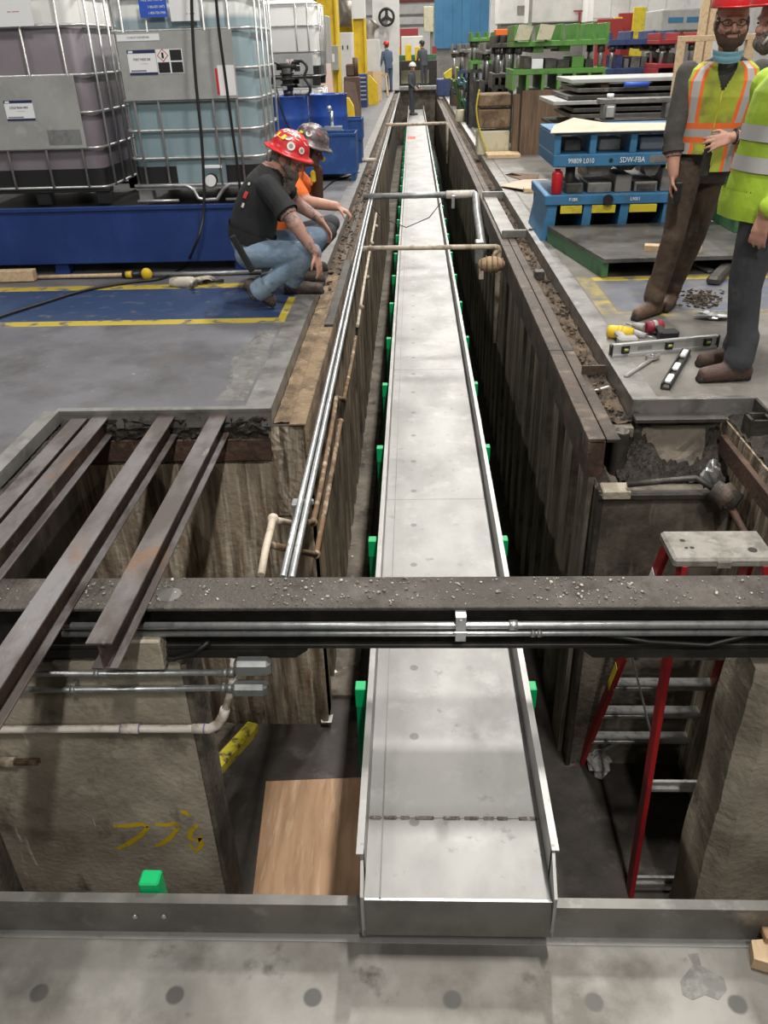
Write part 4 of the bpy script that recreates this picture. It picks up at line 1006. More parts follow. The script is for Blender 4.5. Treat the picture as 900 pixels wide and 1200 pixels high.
B.hand('skin', wrR, (-.05, -.12, -1), (.9, -.3, 0), 1.1, 1, 1.05)
elL = XAT(897, 5.60, 1.15); wrL = XAT(858, 5.36, 1.12)
B.cap('shirt', shL, elL, .072, .060); B.cap('shirt', elL, elL.lerp(wrL, .82), .058, .048); B.cap('skin', elL.lerp(wrL, .7), wrL, .036, .031)
B.hand('skin', wrL, (-.97, -.12, -.22), (.1, .9, -.35), .35, -1, 1.05, .16)
hc = XAT(858, 5.48, 1.715)
B.cap('skin', nb+Vector((0, 0, -.02)), hc+Vector((0, .02, -.05)), .058, .056)
M1 = B.head(hc, (-.18, -.97, -.08), (0, -.03, 1), 'skin', 'hair', 'beard', .045, 1.13)
body1 = B.build('body', m1, dict(pants='pants_brown', boot='boot_work', sole='sole', shirt='shirt_grey', skin='skin', hair='hair_brown', beard='hair_brown'), .0075, 0.0)
eyes(m1, M1, hc)
cuff0 = MB().tube([elR.lerp(wrR, .24), elR.lerp(wrR, .42)], [.066, .064], 20, cap=False).build('sleeve_cuff', 'shirt_grey', m1)
hard_hat(m1, hc+M1@Vector((0, 0, .068)), (-.18, -.97, -.05), (0, -.03, 1), 'hat_red', [(0, 28, .018, 'sticker_white')], 'cap', 1.1)
# glasses
gm = MB()
for sx in (-1, 1):
    gm.tube([hc+M1@Vector((sx*.033+(.024*math.cos(t)), .096-.012*abs(math.cos(t)), .004+.014*math.sin(t))) for t in [2*PI*i/14 for i in range(14)]], .003, 6, closed=True)
    gm.tube([hc+M1@Vector((sx*.06, .090, .008)), hc+M1@Vector((sx*.082, .0, .012))], .003, 6)
gm.tube([hc+M1@Vector((-.008, .1, .006)), hc+M1@Vector((.008, .1, .006))], .003, 6)
gm.build('safety_glasses', 'black_plastic', m1)
# blue face mask pulled under the chin
def mask_fn(u, v):
    a = (u-.5)*2.3; r = .082-.012*v
    return hc+M1@Vector((math.sin(a)*r*1.05, .015+math.cos(a)*r*(1.05-.1*v)+.005*math.sin(v*12), -.105-.055*v-.018*math.cos(a)))
MB().grid(mask_fn, 16, 6).build('face_mask', 'mask_blue', m1, fixn=False)
# vest as its own garment around the torso
def surf(rings, t, th, off):
    n = len(rings); ts = t*(n-1); i = min(int(ts), n-2); f = ts-i
    c = Vector(rings[i][0]).lerp(Vector(rings[i+1][0]), f); a = rings[i][3]*(1-f)+rings[i+1][3]*f+off; b = rings[i][4]*(1-f)+rings[i+1][4]*f+off
    ct, st_ = math.cos(th), math.sin(th); e = .8
    return c+Vector(rings[0][1])*(a*math.copysign(abs(ct)**e, ct))+Vector(rings[0][2])*(b*math.copysign(abs(st_)**e, st_))
vr = []
for t, a, b_ in ((-.03, .214, .168), (.12, .210, .160), (.24, .204, .150), (.45, .208, .150), (.66, .222, .153), (.80, .226, .140), (.90, .196, .118), (.965, .130, .098)):
    vr.append((tr(t), sd, fr, a, b_))
NU, NV = 160, 300
V = [[surf(vr, i/NU, 2*PI*j/NV, .004) for j in range(NV+1)] for i in range(NU+1)]
zones = {'vest_cloth': MB(), 'vest_trim': MB(), 'reflective_band': MB()}
for i in range(NU):
    for j in range(NV):
        t = (i+.5)/NU; th = math.degrees(2*PI*(j+.5)/NV); da = abs((th-90+180) % 360-180); front = da < 90
        if front and t > .62 and da < (t-.62)*46: continue            # open collar
        if front and t < .30 and da < 3+10*(.30-t): continue          # open below the zip
        if front and t < .16 and (th > 90) and da < 40: continue
        z_ = 'vest_cloth'
        off = abs(da-(34+4*t)) if front else abs(da-140)
        if off < 7.5: z_ = 'reflective_band'
        elif off < 14: z_ = 'vest_trim'
        if .30 < t < .385 and t > .315: z_ = 'reflective_band' if .325 < t < .375 else 'vest_trim'
        if .285 < t <= .325 or .375 <= t < .415: z_ = 'vest_trim'
        if t > .9 and not front and False: continue
        zones[z_].add([V[i][j], V[i+1][j], V[i+1][j+1], V[i][j+1]], [(0, 1, 2, 3)], True)
vo = zones['vest_cloth'].build('vest', 'hi_vis', m1, fixn=True)
zones['vest_trim'].build('vest_trim', 'vest_orange', vo); zones['reflective_band'].build('reflective_band', 'reflective', vo)
MB().tube([surf(vr, t, PI/2, .007) for t in (.30, .4, .5, .62)], .004, 6).build('zip', 'die_yellow', vo)
p = wrL+(elL-wrL).normalized()*.03
MB().tube([p+Vector((0, .036*math.cos(t), .036*math.sin(t))) for t in [2*PI*i/14 for i in range(14)]], .010, 8, closed=True).build('wristwatch', 'black_plastic', m1)
MB().box(wrR+Vector((.0, -.08, -.16)), wrR+Vector((.05, -.02, -.03)), .01).build('belt_pouch', 'black_plastic', m1)

# ---- second standing man at the right edge, facing left
m2 = thing('person', 'person in lime hi-vis jacket and dark trousers at the right edge', 'person', (1.85, 4.35, 0))
B = Body()
an_n, an_f = XAT(868, 4.27, .12), XAT(866, 4.50, .12)
kn_n, kn_f = XAT(874, 4.30, .50), XAT(872, 4.48, .50)
hp_n, hp_f = XAT(897, 4.30, .92), XAT(897, 4.48, .92)
for hp, kn, an in ((hp_n, kn_n, an_n), (hp_f, kn_f, an_f)):
    B.cap('pants', hp, kn, .105, .080); B.cap('pants', kn, an+Vector((0, 0, .03)), .080, .072); B.cap('pants', an+Vector((.005, 0, .12)), an+Vector((-.01, 0, .0)), .070, .080)
for an, dd in ((an_n, Vector((-1, -.12, 0))), (an_f, Vector((-1, -.05, 0)))):
    d = dd.normalized(); foot(B, an-d*.075+Vector((0, 0, -.12)), an+d*.235+Vector((0, 0, -.12)), an, 'boot', 'sole', .051)
fr2 = Vector((-.95, -.3, 0)).normalized(); sd2 = Vector((-.3, .95, 0)).normalized()
pel2 = (hp_n+hp_f)/2; nb2 = pel2+Vector((.07, .02, .60))
def tr2(t): return pel2.lerp(nb2, t)
rings2 = [(tr2(t), sd2, fr2, a, b_, tg) for t, a, b_, tg in ((-.16, .13, .10, 'pants'), (-.08, .18, .14, 'pants'), (.0, .205, .16, 'jacket'), (.08, .222, .172, 'jacket'), (.28, .215, .168, 'jacket'), (.45, .215, .165, 'jacket'), (.66, .228, .160, 'jacket'), (.82, .232, .145, 'jacket'), (.92, .19, .11, 'jacket'), (1.0, .09, .08, 'jacket'), (1.05, .065, .065, 'jacket'))]
B.torso(rings2)
sh_n = tr2(.84)-sd2*.215; sh_f = tr2(.84)+sd2*.215
el_n = sh_n+Vector((.02, -.05, -.30)); wr_n = XAT(897, 4.15, .90)
B.cap('jacket', sh_n, el_n, .088, .075); B.cap('jacket', el_n, el_n.lerp(wr_n, .9), .076, .060); B.cap('skin', el_n.lerp(wr_n, .8), wr_n, .038, .031)
B.hand('skin', wr_n, (-.15, -.05, -1), (.6, .8, 0), .5, 1, 1.05)
el_f = sh_f+Vector((.04, .05, -.30)); wr_f = el_f+Vector((.02, -.06, -.25))
B.cap('jacket', sh_f, el_f, .088, .075); B.cap('jacket', el_f, wr_f, .076, .060); B.hand('skin', wr_f, (0, -.1, -1), (0, -1, 0), .5, -1, 1.05)
hc2 = XAT(913, 4.30, 1.70)
B.cap('skin', nb2+Vector((0, 0, -.02)), hc2+Vector((.02, 0, -.05)), .062, .060)
M2 = B.head(hc2, (-.93, -.34, -.1), (0, 0, 1), 'skin', 'hair', 'beard', .01)
B.build('body', m2, dict(pants='pants_dark', boot='boot_red', sole='sole', jacket='hi_vis_jacket', skin='skin', hair='hair_brown', beard='hair_grey'), .0075, 0.0)
eyes(m2, M2, hc2)
hard_hat(m2, hc2+M2@Vector((0, 0, .066)), (-.93, -.34, -.05), (0, 0, 1), 'hat_red', [(-60, 30, .018, 'sticker_white')], 'cap')
vr2 = [(r_[0], sd2, fr2, r_[3], r_[4]) for r_ in rings2[3:8]]
for t0, t1, nm in ((.20, .36, 'reflective_band'), (.52, .66, 'reflective_band')):
    MB().grid(lambda u, v: surf(vr2, t0+(t1-t0)*u, 2*PI*v, .006), 4, 48).build(nm, 'reflective', m2)
for f0, f1 in ((.55, .75),):
    a = sh_n.lerp(el_n, f0); b = sh_n.lerp(el_n, f1); MB().cyl(a, b, .088, .084, 20, cap=False).build('reflective_band', 'reflective', m2)
a = el_n.lerp(wr_n, .25); b = el_n.lerp(wr_n, .5); MB().cyl(a, b, .078, .074, 20, cap=False).build('reflective_band', 'reflective', m2)
MB().cyl(hc2+M2@Vector((-.05, .09, -.05)), hc2+M2@Vector((-.03, .10, -.08)), .006, n=8).build('ear_plug_cord', 'sticker_white', m2)

vh = [(tr2(t), sd2, fr2, a, b_) for t, a, b_ in ((-.13, .214, .172), (-.02, .226, .180), (.09, .230, .180))]
MB().grid(lambda u, v: surf(vh, u, 2*PI*v, .006+.004*math.sin(9*2*PI*v)), 6, 60).build('jacket_hem', 'hi_vis_jacket', m2)
def cuff(p, q, r, m, root, nm='cuff'):
    p, q = Vector(p), Vector(q); d = q-p
    MB().tube([p, p.lerp(q, .5), q], [r, r*1.03, r], 20, cap=False).build(nm, m, root)
# ---- crouching man in black tee and red full-brim hat, facing right
c1_ = thing('person', 'crouching tattooed person in black tee, jeans and stickered red hard hat', 'person', (-1.15, 6.0, 0))
B = Body()
hipN, hipF = PY(292, 298, 5.88), PY(302, 290, 6.16)
kneN, kneF = PY(364, 297, 5.74), PY(374, 276, 6.22)
ankN, ankF = PY(303, 341, 5.82), PY(341, 330, 6.24)
toeN = PZ(322, 362, 0.0)
B.cap('jeans', hipN, kneN, .105, .078); B.cap('jeans', kneN, ankN, .076, .056); B.cap('jeans', ankN.lerp(kneN, .22), ankN, .066, .066)
B.cap('jeans', hipF, kneF, .105, .076); B.cap('jeans', kneF, ankF, .076, .056); B.cap('jeans', ankF.lerp(kneF, .22), ankF, .066, .066)
heelN = PY(284, 336, 5.86); foot(B, heelN, Vector((toeN.x, toeN.y, .005)), ankN+Vector((-.02, 0, -.02)), 'boot', 'sole', .048)
hf = Vector((ankF.x-.06, ankF.y, 0)); tf = PZ(381, 344, 0); foot(B, hf, Vector((tf.x, tf.y, 0)), ankF+Vector((0, 0, -.03)), 'boot', 'sole', .047)
fr3 = Vector((.95, .12, 0)).normalized()
pel3 = (hipN+hipF)/2+Vector((-.02, 0, .02)); nb3 = PY(318, 197, 5.98)
ax = (nb3-pel3).normalized(); sd3 = Vector((-.12, .99, 0)).normalized(); fr3 = sd3.cross(ax).normalized()
if fr3.x < 0: fr3 = -fr3
mid = pel3.lerp(nb3, .5)-fr3*.05
def tr3(t): return pel3*(1-t)**2+mid*2*t*(1-t)+nb3*t*t
rings3 = [(tr3(t), sd3, fr3, a, b_, tg) for t, a, b_, tg in ((-.14, .12, .10, 'jeans'), (0, .185, .145, 'jeans'), (.10, .195, .155, 'jeans'), (.17, .205, .165, 'tee'), (.30, .21, .168, 'tee'), (.48, .208, .160, 'tee'), (.66, .215, .150, 'tee'), (.82, .215, .130, 'tee'), (.92, .17, .105, 'tee'), (1.0, .085, .08, 'tee'), (1.05, .06, .06, 'skin'))]
B.torso(rings3)
shN, shF = tr3(.83)-sd3*.195+fr3*.03, tr3(.83)+sd3*.195+fr3*.03
elN, wrN = PY(346, 263, 5.66), PY(369, 296, 5.62)
B.cap('tee', shN, shN.lerp(elN, .62), .086, .076); B.cap('ink', shN.lerp(elN, .5), elN, .056, .050); B.cap('ink', elN, wrN, .052, .034)
B.hand('skin', wrN, (.25, -.05, -1), (-.9, .3, -.1), .45, -1, 1.08)
elF, wrF = PY(350, 240, 6.25), PY(375, 257, 6.2)
B.cap('tee', shF, shF.lerp(elF, .6), .084, .074); B.cap('ink', shF.lerp(elF, .5), elF, .055, .050); B.cap('ink', elF, wrF, .052, .034)
B.hand('skin', wrF, (.55, -.1, -.85), (-.6, -.5, -.5), .4, 1, 1.1)
hc3 = PY(337, 187, 5.98)
B.cap('skin', nb3-ax*.04, hc3+Vector((-.03, 0, -.03)), .064, .060)
M3 = B.head(hc3, (.90, -.10, -.38), (.40, 0, .92), 'skin', 'hair', 'beard', .10)
B.build('body', c1_, dict(jeans='jeans', boot='boot_brown', sole='sole', tee='tee_black', skin='skin', ink='skin_tattoo', hair='hair_grey', beard='hair_grey'), .008, 0.0)
eyes(c1_, M3, hc3)
cuff(shN.lerp(elN, .56), shN.lerp(elN, .70), .083, 'tee_black', c1_, 'sleeve_cuff'); cuff(shF.lerp(elF, .54), shF.lerp(elF, .68), .081, 'tee_black', c1_, 'sleeve_cuff')
cuff(ankN.lerp(kneN, .18), ankN.lerp(kneN, -.03), .075, 'jeans', c1_, 'jeans_cuff'); cuff(ankF.lerp(kneF, .18), ankF.lerp(kneF, -.03), .075, 'jeans', c1_, 'jeans_cuff')
vt3 = [(tr3(t), sd3, fr3, a, b_) for t, a, b_ in ((.09, .212, .170), (.16, .214, .174), (.24, .216, .174))]
MB().grid(lambda u, v: surf(vt3, u, 2*PI*v, .004+.003*math.sin(8*2*PI*v)), 6, 60).build('tee_hem', 'tee_black', c1_)
hat3 = hard_hat(c1_, hc3+M3@Vector((0, -.005, .052)), (.90, -.10, -.38), (.40, -.02, .92), 'hat_red',
    [(80, 22, .028, 'sticker_white'), (45, 20, .022, 'sticker_white'), (100, 45, .030, 'sticker_white'), (125, 38, .030, 'sticker_yellow'), (140, 60, .026, 'sticker_white'), (60, 55, .024, 'sticker_white'), (20, 45, .022, 'sticker_white'), (150, 30, .018, 'sticker_white'), (110, 68, .016, 'sticker_white')], 'full')
MB().bar(PY(272, 276, 5.70), PY(296, 318, 5.70), .03, .045, .008).build('belt_tool', 'black_plastic', c1_)
# back print on the shirt
for k, (t, th, w_, h_, mm) in enumerate(((.60, 215, .05, .05, 'sticker_red'), (.68, 222, .04, .02, 'sticker_white'), (.53, 212, .03, .03, 'sticker_white'))):
    vr3 = [(r_[0], sd3, fr3, r_[3], r_[4]) for r_ in rings3]
    MB().grid(lambda u, v: surf(vr3, t+h_*(u-.5), math.radians(th)+w_*4*(v-.5), .006), 4, 6).build('shirt_print', mm, c1_, fixn=False)

# ---- second crouching man behind, orange shirt, hand to the chin
c2_ = thing('person', 'crouching person in orange shirt and dark camouflage hard hat holding the chin', 'person', (-.95, 6.75, 0))
B = Body()
YB = 6.75
hipN, hipF = PY(320, 290, YB-.14), PY(326, 284, YB+.14)
kneN, kneF = PY(384, 272, YB-.18), PY(388, 262, YB+.2)
ankN, ankF = Vector((kneN.x-.26, YB-.15, .10)), Vector((kneF.x-.26, YB+.2, .10))
for hp, kn, an in ((hipN, kneN, ankN), (hipF, kneF, ankF)):
    B.cap('pants', hp, kn, .10, .075); B.cap('pants', kn, an, .074, .056)
    foot(B, Vector((an.x-.07, an.y, 0)), Vector((an.x+.22, an.y, 0)), an, 'boot', 'sole', .047)
pel4 = (hipN+hipF)/2; nb4 = PY(345, 193, YB); ax = (nb4-pel4).normalized(); sd4 = Vector((-.05, 1, 0)).normalized(); fr4 = sd4.cross(ax).normalized()
if fr4.x < 0: fr4 = -fr4
tr4 = lambda t: pel4.lerp(nb4, t)-fr4*.06*math.sin(PI*t)
rings4 = [(tr4(t), sd4, fr4, a, b_, tg) for t, a, b_, tg in ((-.12, .12, .10, 'pants'), (0, .18, .14, 'pants'), (.10, .19, .15, 'pants'), (.17, .195, .155, 'tee'), (.48, .20, .150, 'tee'), (.66, .21, .145, 'tee'), (.82, .205, .125, 'tee'), (.92, .165, .10, 'tee'), (1.0, .085, .08, 'tee'), (1.05, .06, .06, 'skin'))]
B.torso(rings4)
shN, shF = tr4(.83)-sd4*.19+fr4*.05, tr4(.83)+sd4*.19+fr4*.05
elN, wrN = PY(357, 236, YB-.30), PY(394, 242, YB-.24)
B.cap('tee', shN, shN.lerp(elN, .7), .080, .070); B.cap('skin2', shN.lerp(elN, .5), elN, .050, .047); B.cap('skin2', elN, wrN, .050, .036)
B.hand('skin2', wrN, (.9, 0, -.45), (-.3, 0, -.9), 1.2, -1, 1.1)
elF, wrF = PY(372, 232, YB+.14), PY(373, 199, YB+.02)
B.cap('tee', shF, shF.lerp(elF, .6), .080, .070); B.cap('skin', shF.lerp(elF, .5), elF, .05, .047); B.cap('skin', elF, wrF, .050, .036)
B.hand('skin', wrF, (-.1, -.1, 1), (-1, 0, 0), .9, 1, 1.1)
hc4 = PY(363, 176, YB)
B.cap('skin', nb4-ax*.04, hc4+Vector((-.03, 0, -.03)), .062, .058)
M4 = B.head(hc4, (.93, -.05, -.36), (.36, 0, .93), 'skin', 'hair')
B.build('body', c2_, dict(pants='pants_dark', boot='boot_brown', sole='sole', tee='orange_tee', skin='skin_dark', skin2='skin', hair='ink_black'), .0085, 0.0)
eyes(c2_, M4, hc4)
hard_hat(c2_, hc4+M4@Vector((0, -.005, .052)), (.93, -.05, -.36), (.36, -.02, .93), 'hat_grey', [(100, 30, .024, 'sticker_white'), (60, 45, .02, 'sticker_red'), (130, 25, .014, 'sticker_yellow'), (140, 50, .02, 'sticker_white')], 'full')
MB().box(wrF+Vector((.03, -.03, .06)), wrF+Vector((.06, .03, .09)), .01).build('yellow_glove', 'glove_yellow', c2_)
MB().box(wrF+Vector((-.06, -.05, -.09)), wrF+Vector((-.02, .0, .0)), .012).build('yellow_tag', 'glove_yellow', c2_)

# ---- three distant workers
def far_person(lab, base, face, cloth, hat, pose=0):
    t = thing('person', lab, 'person', base, 0); b = Vector(base); f = Vector(face).normalized(); s_ = f.cross(Vector((0, 0, 1))); B = Body()
    T = lambda x, y, z: b+s_*x+f*y+Vector((0, 0, z))
    lean = .12 if pose else 0
    for q in (-1, 1):
        B.cap('c', T(q*.09, 0, .92), T(q*.10, .02, .5), .095, .07); B.cap('c', T(q*.10, .02, .5), T(q*.10, 0, .10), .07, .055)
        foot(B, T(q*.10, -.08, 0), T(q*.11, .2, 0), T(q*.10, 0, .1), 'b', 'b', .046)
        B.cap('c', T(q*.19, lean, 1.42), T(q*.25, lean+.02, 1.12), .065, .052); B.cap('c', T(q*.25, lean+.02, 1.12), T(q*.2, lean+.2, .95), .05, .036)
        B.hand('s', T(q*.2, lean+.2, .95), f-Vector((0, 0, .5)), s_*(-q), .6, q, 1.05)
    B.torso([(T(0, lean*z_, .85+z_*.67), s_, f, a, d, 'c') for z_, a, d in ((0, .17, .12), (.3, .17, .12), (.65, .2, .13), (.85, .2, .115), (.97, .09, .08), (1.03, .06, .06))])
    h = T(0, lean+.03, 1.64); B.cap('s', T(0, lean, 1.5), h, .058, .056); M = B.head(h, f+Vector((0, 0, -.25)), (0, 0, 1), 's', 'h')
    B.build('body', t, dict(c=cloth, s='skin', b='boot_brown', h='hair_brown'), .014, b.z)
    hard_hat(t, h+Vector((0, 0, .06)), f, (0, 0, 1), hat, (), 'cap'); return t
far_person('distant person in dark coveralls and white hat standing on the conveyor', (PZ(483, 136, CZ).x, 35.5, CZ), (.9, -.4, 0), 'coverall', 'hat_white')
far_person('distant person in blue denim and red hat on the left walkway', (PY(456, 90, 37.4).x, 37.4, 0), (-.6, .8, 0), 'denim_far', 'hat_red', 1)
far_person('distant person in black bending at the press mouth', (PY(497, 90, 40.6).x, 40.6, 0), (-.6, .8, 0), 'coverall', 'black_plastic', 1)
# ------------------------------------------------------------------ left: spill tray and bulk containers
TZ = .555
tr_ = thing('spill_tray', 'long blue steel spill tray under the two bulk containers', 'tray', (-3.2, 7.6, 0))
MB().box((-5.2, 7.0, .09), (-1.22, 7.02, TZ-.0), .004).build('front_panel', 'blue_tray', tr_)
MB().box((-1.24, 7.02, .09), (-1.22, 8.5, TZ)).build('side_panel', 'blue_tray', tr_)
MB().box((-5.2, 8.48, .09), (-1.22, 8.5, TZ)).build('back_panel', 'blue_tray', tr_)
MB().box((-5.2, 6.985, TZ-.035), (-1.22, 7.025, TZ), .004).build('rim', 'blue_tray', tr_)
MB().box((-5.2, 7.02, .10), (-1.24, 8.48, .12)).build('bottom', 'blue_tray', tr_)
MB().box((-5.2, 7.02, TZ-.05), (-1.24, 8.48, TZ-.02)).build('grate', 'black_steel', tr_)
for x in (-4.6, -3.08, -1.5):
    for y in (7.03, 8.3): MB().box((x-.05, y, 0), (x+.07, y+.14, .09)).build('foot', 'blue_tray', tr_)
def bottle_mat(name, top, liq, z_liq, dark):
    """translucent plastic: pale above the liquid line"""
    m = mat(name, liq, rough=.38); nt = m.node_tree; N = nt.nodes; L = nt.links; b = N['Principled BSDF']
    tc = N.new('ShaderNodeTexCoord'); sp = N.new('ShaderNodeSeparateXYZ'); L.new(tc.outputs['Object'], sp.inputs[0])
    r = N.new('ShaderNodeMapRange'); r.inputs['From Min'].default_value = z_liq-.02; r.inputs['From Max'].default_value = z_liq+.02; L.new(sp.outputs[2], r.inputs['Value'])
    nz = N.new('ShaderNodeTexNoise'); nz.inputs['Scale'].default_value = 3; L.new(tc.outputs['Object'], nz.inputs['Vector'])
    a = N.new('ShaderNodeMix'); a.data_type = 'RGBA'; L.new(nz.outputs['Fac'], a.inputs['Factor']); a.inputs['A'].default_value = (*liq, 1); a.inputs['B'].default_value = (*dark, 1)
    mx = N.new('ShaderNodeMix'); mx.data_type = 'RGBA'; L.new(r.outputs['Result'], mx.inputs['Factor']); L.new(a.outputs['Result'], mx.inputs['A']); mx.inputs['B'].default_value = (*top, 1)
    L.new(mx.outputs['Result'], b.inputs['Base Color']); b.inputs['Subsurface Weight'].default_value = .15; b.inputs['Subsurface Radius'].default_value = (.05, .05, .05)
bottle_mat('bottle_purple', (.62, .62, .60), (.27, .25, .28), 1.30, (.15, .12, .14))
bottle_mat('bottle_teal', (.66, .68, .66), (.28, .37, .40), 1.33, (.20, .29, .33))
bottle_mat('bottle_white', (.80, .80, .78), (.72, .72, .70), .8, (.66, .66, .64))
def rrect(x0, x1, y0, y1, r, z, n=5):
    out = []
    for cx, cy, a0 in ((x1-r, y1-r, 0), (x0+r, y1-r, 90), (x0+r, y0+r, 180), (x1-r, y0+r, 270)):
        for i in range(n+1):
            a = math.radians(a0+90*i/n); out.append(Vector((cx+r*math.cos(a), cy+r*math.sin(a), z)))
    return out
def ibc(lab, loc, rz, bottle, valve, plate, labels, W=1.16, D=1.0, grp='bulk containers', H=1.56, hoops=(.135, .343, .55, .765, .98, 1.245, 1.47), ups=(-.44, -.25, .19, .38)):
    t = thing('bulk_container', lab, 'container', loc, rz, grp); local(t)
    # pallet
    pal = MB()
    for y in (-D/2+.05, D/2-.05): pal.box((-W/2, y-.05, .10), (W/2, y+.05, .13), .004)
    pal.build('pallet_deck', 'steel_cage' if valve else 'black_plastic', t)
    for x in (-W/2+.07, 0, W/2-.07):
        for y in (-D/2+.06, D/2-.06):
            if valve and x == 0 and y < 0: continue
            MB().box((x-.06, y-.05, 0), (x+.06, y+.05, .11), .008).build('pallet_foot', 'galv_dull' if valve else 'black_plastic', t)
    if valve:
        for x0, x1 in ((-W/2, -.20), (.20, W/2)): MB().tube([(x0, -D/2, .015), (x1, -D/2, .015)], .012, 8).build('pallet_skid', 'steel_cage', t)
        MB().tube([(-W/2, -D/2-.01, .135), (-.12, -D/2-.01, .135), (-.06, -D/2-.01, .10), (-.03, -D/2-.01, .03), (.03, -D/2-.01, .015), (.13, -D/2-.01, .02), (.19, -D/2-.01, .10), (.25, -D/2-.01, .135), (W/2, -D/2-.01, .135)], .016, 8).build('front_rail', 'steel_cage', t)
    MB().prism(rrect(-W/2+.02, W/2-.02, -D/2+.02, D/2-.02, .06, .13), (0, 0, .15)).build('bottom_shell', 'black_plastic', t)
    # bottle
    prof = [(.03, .135), (.022, .20), (.022, H-.08), (.05, H-.03), (.10, H)]
    mb = MB(); rings = [rrect(-W/2+i, W/2-i, -D/2+i, D/2-i, .10, z) for i, z in prof]; n = len(rings[0])
    mb.add([p for r in rings for p in r], [(i*n+k, i*n+(k+1) % n, (i+1)*n+(k+1) % n, (i+1)*n+k) for i in range(len(rings)-1) for k in range(n)], True)
    mb.add(rings[-1], [tuple(range(n))])
    bo = mb.build('bottle', bottle, t)
    MB().cyl((0, 0, H), (0, 0, H+.04), .085, n=20).build('lid', 'black_plastic', t)
    if valve:
        MB().box((-.19, -D/2+.018, .14), (.23, -D/2+.03, .36), .006).build('valve_recess', bottle, t)
        v = MB(); v.cyl((.10, -D/2+.03, .17), (.10, -D/2-.03, .17), .05, n=18); v.build('valve', 'black_plastic', t)
        MB().cyl((.10, -D/2-.03, .17), (.10, -D/2-.055, .17), .045, n=18).build('valve_cap', 'label_white', t)
        MB().box((.05, -D/2-.02, .26), (.20, -D/2-.005, .285), .004).build('valve_handle', 'label_white', t)
    # cage: hoops
    for z in hoops:
        MB().tube(rrect(-W/2, W/2, -D/2, D/2, .085, z), .011, 8, closed=True).build('cage_hoop', 'steel_cage', t)
    # cage: uprights
    proto = None
    for x in ups:
        for y in (-D/2-.012, D/2+.012):
            if proto is None:
                proto = MB().tube([(0, 0, .13), (0, 0, hoops[-1])], .010, 6).build('cage_upright', 'steel_cage', t); proto.location = (x, y, 0)
            else:
                c = proto.copy(); COL.objects.link(c); c.parent = t; c.location = (x, y, 0)
    for i in range(4):
        y = -D/2+.14+(D-.28)*i/3
        for x in (-W/2-.012, W/2+.012):
            c = proto.copy(); COL.objects.link(c); c.parent = t; c.location = (x, y, 0)
    fy = -D/2-.024
    if plate:
        x0, x1, z0, z1 = plate; pl = MB().box((x0, fy-.006, z0), (x1, fy, z1), .002).build('sign_plate', 'plate_alu', t)
    else: pl = bo
    for (kind, x0, x1, z0, z1, lines) in labels:
        y = fy-.008
        if kind == 'frame':
            MB().box((x0, y, z0), (x1, y+.002, z1)).build('plate_frame', 'galv_dull', t); continue
        lb = MB().box((x0, y-.001, z0), (x1, y+.001, z1)).build('label', {'w': 'label_white', 'b': 'label_blue', 'k': 'ink_black', 'r': 'ink_red'}[kind[0]], t)
        if kind == 'wn':
            h = z1-z0
            MB().box((x0, y-.002, z1-h*.14), (x1, y, z1)).build('label_band', 'label_navy', lb); MB().box((x0, y-.002, z0), (x1, y, z0+h*.10)).build('label_band', 'label_navy', lb)
            MB().box((x0+.01, y-.003, z1-h*.12), (x0+.045, y-.001, z1-h*.03)).build('label_logo', 'label_white', lb)
            MB().box((x0+.012, y-.002, z0+h*.13), (x0+(x1-x0)*.6, y, z0+h*.20)).build('label_print', 'ink_grey', lb)
        if kind == 'wh':
            # hazard diamond and three black squares
            cx, cz, s2 = x0+(x1-x0)*.25, z0+(z1-z0)*.75, (x1-x0)*.22
            for sc_, mm, dy in ((1, 'ink_red', .002), (.82, 'label_white', .003)):
                MB().prism([(cx+s2*sc_, y-dy, cz), (cx, y-dy, cz+s2*sc_), (cx-s2*sc_, y-dy, cz), (cx, y-dy, cz-s2*sc_)], (0, .001, 0)).build('hazard_diamond', mm, lb)
            MB().box((cx-.008, y-.0045, cz-.02), (cx+.008, y-.003, cz+.02)).build('hazard_symbol', 'ink_black', lb)
            for qx, qz in ((.53, .53), (.03, .03), (.53, .03)):
                a, c = x0+(x1-x0)*qx, z0+(z1-z0)*qz; MB().box((a, y-.002, c), (a+(x1-x0)*.44, y, c+(z1-z0)*.44)).build('black_square', 'ink_black', lb)
        for s_, size, fx, fz, mm in lines:
            text('lettering', s_, size, (x0+(x1-x0)*fx, y-.0025, z0+(z1-z0)*fz), (PI/2, 0, 0), mm, lb, .0004, .85)
    return t
ibc('purplish bulk container in wire cage, left of the two on the blue tray', (-3.13, 7.60, TZ), 0, 'bottle_purple', False, (-.62, .47, .44, .965),
    [('wn', -.13, .10, .655, .80, [('COLE 98AN 4001', .024, .5, .64, 'ink_black'), ('----------------', .016, .55, .48, 'ink_grey')]), ('frame', .17, .44, .47, .58, []), ('w', -.10, .25, 1.30, 1.50, [('-- ----', .05, .6, .5, 'ink_red')])], 1.17, 1.0, hoops=(.14, .44, .70, .965, 1.30, 1.52), ups=(-.52, -.20, .12, .42))
